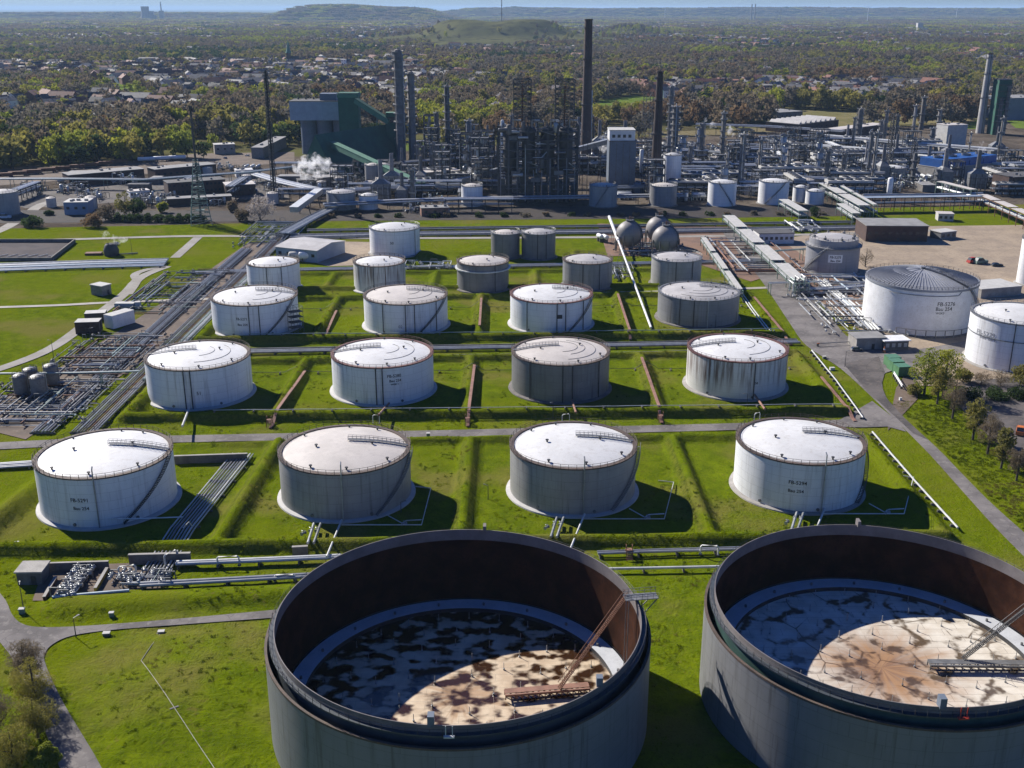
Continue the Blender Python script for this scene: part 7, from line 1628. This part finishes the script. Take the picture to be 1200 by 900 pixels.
# ---------------------------------------------------------------- the town among the trees
wallmats = {'white': M['white'], 'pale': M['pale'], 'brick': mat('red_brick', (.20,.085,.06), .85, 0, .2, .5)}
roofmats = {'dark': mat('dark_tile_roof', (.05,.048,.052), .75, 0, .25, .4), 'red': mat('red_tile_roof', (.19,.075,.05), .8, 0, .25, .4), 'grey': mat('grey_tile_roof', (.13,.125,.13), .75, 0, .25, .4)}
hm_ = {}
def house_mesh(wk, rk, L, D_, h, g):
    b = B(); x, y = L/2, D_/2; b.add([(-x,-y,-.3),(x,-y,-.3),(x,y,-.3),(-x,y,-.3),(-x,-y,h),(x,-y,h),(x,y,h),(-x,y,h),(-x,0,h+g),(x,0,h+g)], ((0,1,5,4),(1,2,6,9,5),(2,3,7,6),(3,0,4,8,7)))
    for i in range(3):
        for z in (1.5, 4.2):
            if z+1 < h: 
                for s in (-1,1): b.bx(-x+L*(i+.5)/3-.6, -x+L*(i+.5)/3+.6, s*y-.04, s*y+.04, z-.6, z+.7, 1)
    r = B(); o = .5
    for s in (-1,1): r.add([(-x-o,s*(y+o),h-o*g/y),(x+o,s*(y+o),h-o*g/y),(x+o,0,h+g),(-x-o,0,h+g),(-x-o,s*(y+o),h-o*g/y+.25),(x+o,s*(y+o),h-o*g/y+.25),(x+o,0,h+g+.25),(-x-o,0,h+g+.25)], ((0,1,2,3),(4,5,6,7),(0,1,5,4),(0,3,7,4),(1,2,6,5)))
    r.bx(-x*.5-.4,-x*.5+.4,.6,1.4,h+g*.5,h+g+1.0,1)
    return b, r
HK = [('white','dark',11,9,5.5,4.5,'white gabled house with a dark roof'), ('white','red',11,9,5.2,4.6,'white gabled house with a red roof'), ('pale','grey',14,10,6,4,'pale house with a grey roof'), ('brick','dark',12,9,5.5,4.5,'red brick house with a dark roof'), ('white','grey',26,11,7.5,3.5,'long white terrace with a grey roof'), ('brick','red',24,10,7,4,'long brick terrace with a red roof')]
def place_house(k, x, y, rz, where, s=1.0):
    wk, rk, L, D_, h, g, l = HK[k]; t = thing('town_house', l+' '+where, 'house', (x,y,0), rz, l.replace('house','houses').replace('terrace','terraces')+' '+where); t.scale = (s,s,s)
    if k not in hm_:
        b, r = house_mesh(wk, rk, L, D_, h, g); hm_[k] = (b.build('wall', [wallmats[wk], M['glass']], t, smooth=0).data, r.build('roof', [roofmats[rk], wallmats['brick']], t, smooth=0).data)
    else:
        for nm, me in zip(('wall','roof'), hm_[k]): o = bpy.data.objects.new(nm, me); C.objects.link(o); o.parent = t
X, Y = grid_pts(1150, 2500, 26, .4); T = town(X, Y); kp = (T > .53) & keep_wood(X, Y) & clear_of_works(X, Y-25); X, Y = X[kp], Y[kp]
sel = ngen.permutation(len(X))[:290]; rest_ = np.setdiff1d(np.arange(len(X)), sel); XR, YR = X[rest_], Y[rest_]; sel = sel[np.argsort(Y[sel])]
for i in sel:
    rz = .3+1.57*int(vnoise(X[i],Y[i],90,51)*4)+ngen.uniform(-.2,.2); w_ = 'in the wooded town on the left' if X[i] < -250 else 'in the wooded town behind the works' if X[i] < 350 else 'in the wooded town on the right'
    place_house(int(ngen.choice(6, p=(.30,.2,.16,.14,.12,.08))), X[i], Y[i], rz, w_, ngen.uniform(1.05,1.4))
town_c = bpy.data.collections.new('far_houses')
for k, (wk, rk, L, D_, h, g, l) in enumerate(HK):
    b, r = house_mesh(wk, rk, L, D_, h, g); bb = B(); bb.add(b.v, b.f, 0); bb.m = list(b.m); bb.add(r.v, r.f, 2); me = bb.build('far_house', [wallmats[wk], M['glass'], roofmats[rk]], smooth=0); C.objects.unlink(me); me.name = 'house_%02d' % k; town_c.objects.link(me)
X, Y = grid_pts(2500, 9000, 36, .45); T = town(X, Y); kp = (T > .54) & (ngen.random(X.shape) < .9) & (hz_at(X, Y) < 1); X, Y = np.concatenate([X[kp], XR]), np.concatenate([Y[kp], YR])
scatter('far_town', 'countless far houses of the hazy plain', np.stack([X,Y,0*X],1), ngen.integers(0,6,X.shape), ngen.uniform(0,6.28,X.shape), ngen.uniform(1.1,1.6,X.shape), town_c)
# landmarks of the plain
def landmark(label, px, base, top, wpx, depth, wall, roof, cat='building', name='far_block', win=(6,3)):
    k = mpp(px, base); h = height_at(px, base, top); a, c = (px-wpx/2, base), (px+wpx/2, base); return bld(name, label, cat, a, c, depth, h, wall, roof, win, over=.3)
landmark('white office block beside the church spire', 377, 80, 71, 13, 16, 'white', 'pale'); landmark('pale tower block left of the white office', 403, 84, 70, 5, 14, 'white', 'roofgrey', win=(2,5)); landmark('long dark hall with red roof in the town behind the columns', 598, 76, 69, 28, 30, 'brick', 'roofbitdark')
landmark('grey hall with pale gables in the town behind the columns', 565, 78, 71, 46, 24, 'steel', 'roofbitdark', win=(8,1)); landmark('long brick factory behind the yellow green tree belt', 590, 132, 122, 62, 20, 'brick', 'roofbit', win=(16,2)); landmark('blue white block of flats behind the tallest chimney', 736, 82, 75, 14, 14, 'pale', 'roofgrey', win=(4,3))
landmark('yellow fronted shop in the trees right of the chimneys', 799, 82, 78, 10, 12, 'yellow', 'roofpale', win=(3,1)); landmark('tall pale block far out on the right', 1078, 36, 27, 6, 30, 'pale', 'roofgrey', win=(2,6)); landmark('pale slab block far out on the right, low part', 1082, 38, 33, 12, 30, 'pale', 'roofgrey', win=(4,3)); landmark('white factory front on the left plain', 42, 72, 68, 12, 25, 'white', 'pale', win=(4,1))
landmark('pale flats among the far left houses', 174, 56, 50, 10, 20, 'pale', 'roofgrey'); landmark('white row of flats among the trees on the right', 1108, 104, 94, 38, 14, 'white', 'roofbitdark', win=(9,2)); landmark('small white block in front of the right hand tree belt', 850, 52, 44, 9, 20, 'brick', 'roofgrey', win=(3,3))
p = at(339, 77); h = height_at(339, 77, 62); h2 = height_at(339, 77, 46); k = mpp(339,77); t = thing('church', 'church tower with a slim green copper spire above the left town', 'church', p, .2); B().bx(-2.6*k,2.6*k,-2.6*k,2.6*k,-.3,h).build('tower', M['brick'], t, smooth=0)
B().lathe(((3.6*k,h),(2.2*k,h+(h2-h)*.25),(.05,h2)), 8).build('spire', M['greenlite'], t, smooth=0); B().bx(2.6*k,12*k,-3*k,3*k,-.3,h*.45).build('nave', M['brick'], t, smooth=0); b = B(); b.add([(2.6*k,-3.2*k,h*.45),(12*k,-3.2*k,h*.45),(12*k,0,h*.75),(2.6*k,0,h*.75),(2.6*k,3.2*k,h*.45),(12*k,3.2*k,h*.45)], ((0,1,2,3),(3,2,5,4))); b.build('roof', roofmats['dark'], t, smooth=0)
def far_pt(px, D): return Vector(((px-600)/FPX*(D*CP+CAMH*SP), D, 0))
def zrow(p, row):
    lo, hi = 0., 900.
    for _ in range(50):
        m_ = (lo+hi)/2
        if proj(p.x, p.y, m_)[1] > row: lo = m_
        else: hi = m_
    return lo
p = far_pt(171, 12000); H = zrow(p, 7.5); t = thing('cooling_tower', 'hazy cooling tower on the far left skyline', 'cooling tower', p, 0); B().lathe([(H*.30*(1+.35*((i/10-.72)/.72)**2), H*i/10) for i in range(11)], 24).build('shell', M['concrete'], t)
p = far_pt(178.5, 12000); t = thing('power_block', 'hazy boiler block between cooling tower and stack on the skyline', 'power station', p, 0); H = zrow(p, 13); B().bx(-22,22,-20,20,0,H).build('boiler_house', M['concrete'], t, smooth=0); B().bx(14,50,-20,20,0,H*.55).build('turbine_hall', M['concrete'], t, smooth=0)
p = far_pt(190, 12000); H = zrow(p, 2); t = thing('power_stack', 'hazy stack and block right of the cooling tower on the skyline', 'stack', p, 0); B().lathe(((9,0),(5,H),(4,H)), 14).build('shaft', M['concrete'], t); B().bx(-20,22,-14,14,0,zrow(p,12.5)).build('base_block', M['concrete'], t, smooth=0)
for px, l in ((880,'left one of the hazy twin stacks on the right skyline'), (884,'right one of the hazy twin stacks on the right skyline')):
    p = far_pt(px, 10500); H = zrow(p, 4.5); t = thing('twin_stack', l, 'stack', p, 0, 'twin stacks on the skyline'); B().lathe(((8,0),(5,H),(4,H)), 12).build('shaft', M['concrete'], t); B().lathe(((5.2,H*.9),(6.5,H*.91),(6.5,H*.93),(5.2,H*.94)), 12).build('gallery', M['steel'], t)
for px, l, row in ((910,'thin hazy mast right of the twin stacks',10), (914,'second thin hazy mast right of the twin stacks',9.5)):
    p = far_pt(px, 9000); H = zrow(p, row); t = thing('far_mast', l, 'mast', p, 0, 'thin masts on the skyline'); B().tube([(0,0,0),(0,0,H)], 3, 6, r2=1.5).build('pole', M['steel'], t); B().box((0,0,H*.8), (8,8,3)).build('platform', M['steel'], t, smooth=0)
p = far_pt(588, 4480); p.z = float(heap_z(np.array([p.x]), np.array([p.y]))[0]); t = thing('radio_mast', 'thin tall mast standing on the grassy heap, running out of the frame', 'mast', p, 0); B().tube([(0,0,-1),(0,0,166-p.z)], 2.1, 8, r2=1.4).build('pole', M['steel'], t)
for z in (30, 60, 80): B().cyl((0,0,z), 3.2, 1.0, 10).build('platform', M['steel'], t, smooth=0)
def turbine(label, px, D, row, blade, a0):
    p = far_pt(px, D); H = zrow(p, row); t = thing('wind_turbine', label, 'wind turbine', p, 0, 'far wind turbines'); B().tube([(0,0,0),(0,0,H)], 2.6, 8, r2=1.5).build('tower', M['white'], t); B().drum((0,-5,H+1),(0,5,H+1), 2.2, 10).build('nacelle', M['white'], t)
    for i in range(3):
        a = a0+2*PI*i/3; B().tube([(0,-6,H+1),(blade*math.cos(a)*.3,-6.2,H+1+blade*math.sin(a)*.3),(blade*math.cos(a),-6,H+1+blade*math.sin(a))], 1.9, 5, r2=.5).build('blade', M['white'], t)
turbine('hazy wind turbine on the right skyline', 1016, 9500, 9, 36, .6); turbine('faint wind turbine right of centre on the skyline', 1120, 12500, 11, 34, 1.0); turbine('faint wind turbine right behind the tallest chimney', 779, 12500, 10.5, 30, .2)
# ---------------------------------------------------------------- steam
sm_ = bpy.data.materials.new('white_steam'); sm_.use_nodes = True; sn = sm_.node_tree; sn.nodes.remove(sn.nodes['Principled BSDF']); v = sn.nodes.new('ShaderNodeVolumePrincipled'); v.inputs['Color'].default_value = (1,1,1,1); v.inputs['Anisotropy'].default_value = .3; n = N(sn); tcs = n.new('ShaderNodeTexCoord').outputs['Object']; sn.links.new(n.math('MULTIPLY', n.ramp(n.noise(tcs, .16, 6, .72), .49, .72), .55), v.inputs['Density']); sn.links.new(v.outputs[0], sn.nodes['Material Output'].inputs['Volume'])
def plume(label, pts, seed, spread=1.0):
    rr = random.Random(seed); o0 = Vector(pts[0][:3]); mb = bpy.data.metaballs.new('steam'); mb.resolution = 1.0; mb.render_resolution = 1.0; mb.threshold = .25
    for (x, y, z, r) in pts:
        for k in range(5):
            e = mb.elements.new(); f = 0 if k == 0 else .75; e.co = (x-o0.x+rr.uniform(-r,r)*f*spread, y-o0.y+rr.uniform(-r,r)*f*spread, z-o0.z+rr.uniform(-r,r)*f*.8*spread); e.radius = r*(1.0 if k == 0 else rr.uniform(.35,.7))*1.7
    ob = bpy.data.objects.new('steam', mb); C.objects.link(ob); dg = bpy.context.evaluated_depsgraph_get(); dg.update(); me = bpy.data.meshes.new_from_object(ob.evaluated_get(dg)); bpy.data.objects.remove(ob); me.materials.clear(); me.materials.append(sm_)
    o = bpy.data.objects.new('steam_cloud', me); C.objects.link(o); o.location = o0; tag(o, label, 'steam', 'steam clouds over the works', 'thing'); return o
def sp_(px, base, row, r): p = vp(px, base, row); return (p.x, p.y, p.z, r)
plume('white steam drifting from the dark pot on the left meadow', [sp_(131,299,287,1.6), sp_(129,299,281,2.2), sp_(126,299,275,2.0), sp_(138,299,281,2.2), sp_(146,299,280,1.8), sp_(123,299,271,1.2)], 1)
plume('large white steam cloud left of the green hall', [sp_(352,222,196,4), sp_(360,222,193,5.5), sp_(370,222,192,6), sp_(380,222,194,5), sp_(390,222,196,3.2), sp_(362,222,204,4.5), sp_(374,222,203,4.5)], 2)
plume('small wisp of steam above the white tank left of the coking frame', [sp_(561,240,215,1.3), sp_(556,240,207,1.8), sp_(551,240,200,1.7), sp_(549,240,196,1.0)], 3)
plume('white steam trail over the pipework left of the white pair of tanks', [sp_(860,190,166,2.2), sp_(855,190,156,3), sp_(850,190,150,2.6), sp_(833,190,147,2.6), sp_(823,190,140,1.6)], 4)
plume('white steam trail at the foot of the pale concrete chimney', [sp_(1168,195,184,2.0), sp_(1158,195,180,3), sp_(1148,195,176,2.6), sp_(1146,195,168,2.2)], 5)
plume('white steam behind the tallest chimney', [sp_(703,200,165,4), sp_(708,200,172,4), sp_(712,200,158,3)], 6)
# ---------------------------------------------------------------- rough grass: tufts over the meadows and earth walls
tuft_c = bpy.data.collections.new('tuft_kinds'); TM = [leafmat('grass_tuft_green', (.160,.200,.006), (.110,.145,.006)), leafmat('grass_tuft_dark', (.090,.120,.006), (.065,.092,.005)), leafmat('grass_tuft_dry', (.190,.170,.040), (.150,.135,.03))]
for k in range(6):
    r = np.random.default_rng(600+k); n_ = 26; P = np.stack([r.normal(0,.33,n_), r.normal(0,.33,n_), np.zeros(n_)],1); a = r.uniform(0,6.28,n_); h = r.uniform(.25,.6,n_); l = r.uniform(.05,.3,n_); dx, dy = np.cos(a), np.sin(a); w_ = .07
    A = P+np.stack([-dy*w_,dx*w_,0*a],1); Bq = P+np.stack([dy*w_,-dx*w_,0*a],1); T = P+np.stack([dx*l,dy*l,h],1)
    me = np_mesh('tuft', np.stack([A,Bq,T],1).reshape(-1,3), np.arange(n_*3).reshape(-1,3), 3); me.materials.append(TM[k % 3]); o = bpy.data.objects.new('tuft_%02d' % k, me); tuft_c.objects.link(o)
r = np.random.default_rng(77); N_ = 60000; Y = 148+(np.sqrt(r.random(N_)*(1-.09)+.09)-.3)/.7*330; X = r.uniform(-1,1,N_)*(.5*Y+25)
dens = vnoise(X,Y,6,61)*.5+vnoise(X,Y,17,62)*.5; gzv = ground_z(X,Y); kp = (r.random(N_) < np.clip((dens-.46)*1.5,0,.5)+.16*(gzv > .5)) & (X > -125-60*(Y < 232)-45*(Y > 500)) & (X < 108)
for P, hw in ROADS:
    for (ax, ay), (bx_, by_) in zip(P, P[1:]):
        ex, ey = bx_-ax, by_-ay; t_ = np.clip(((X-ax)*ex+(Y-ay)*ey)/(ex*ex+ey*ey), 0, 1); kp &= np.hypot(X-ax-t_*ex, Y-ay-t_*ey) > hw-.4
for t_ in list(TR.values())+[T1, T2]: kp &= np.hypot(X-t_.location.x, Y-t_.location.y) > (18.5 if t_ in (T1,T2) or True else 0)+(16.5 if t_ in (T1,T2) else 0)
for (x0_, x1_, y0_, y1_) in ((-95,-72,200,222),(-84,-68,222,298),(-125,110,384,393),(-200,120,346,350.5) if False else (-200,-190,0,1)): kp &= ~((X > x0_) & (X < x1_) & (Y > y0_) & (Y < y1_))
X2, Y2 = X[kp], Y[kp]; Z2 = gzv[kp]-.05
# verge right of the main road
Xv = r.uniform(100,190,16000); Yv = r.uniform(190,350,16000); pxv = 600+FPX*Xv/(Yv*CP+CAMH*SP); pyv = 450-FPX*(Yv*SP-CAMH*CP)/(Yv*CP+CAMH*SP)
kv = inpoly(pxv, pyv, [(1066,470),(1045,472),(1068,492),(1105,526),(1136,558),(1168,590),(1215,632),(1290,690),(1290,620),(1235,578),(1160,516),(1118,478)]); X2 = np.concatenate([X2,Xv[kv]]); Y2 = np.concatenate([Y2,Yv[kv]]); Z2 = np.concatenate([Z2, ground_z(Xv[kv],Yv[kv])-.05])
kk = np.where(vnoise(X2,Y2,5,63) > .62, 1, np.where(vnoise(X2,Y2,13,64) > .66, 2, 0))
scatter('grass', 'rough grass tufts on meadows and earth walls', np.stack([X2,Y2,Z2],1), kk+3*(np.arange(len(kk)) % 2), r.uniform(0,6.28,len(kk)), r.uniform(.5,1.05,len(kk)), tuft_c)
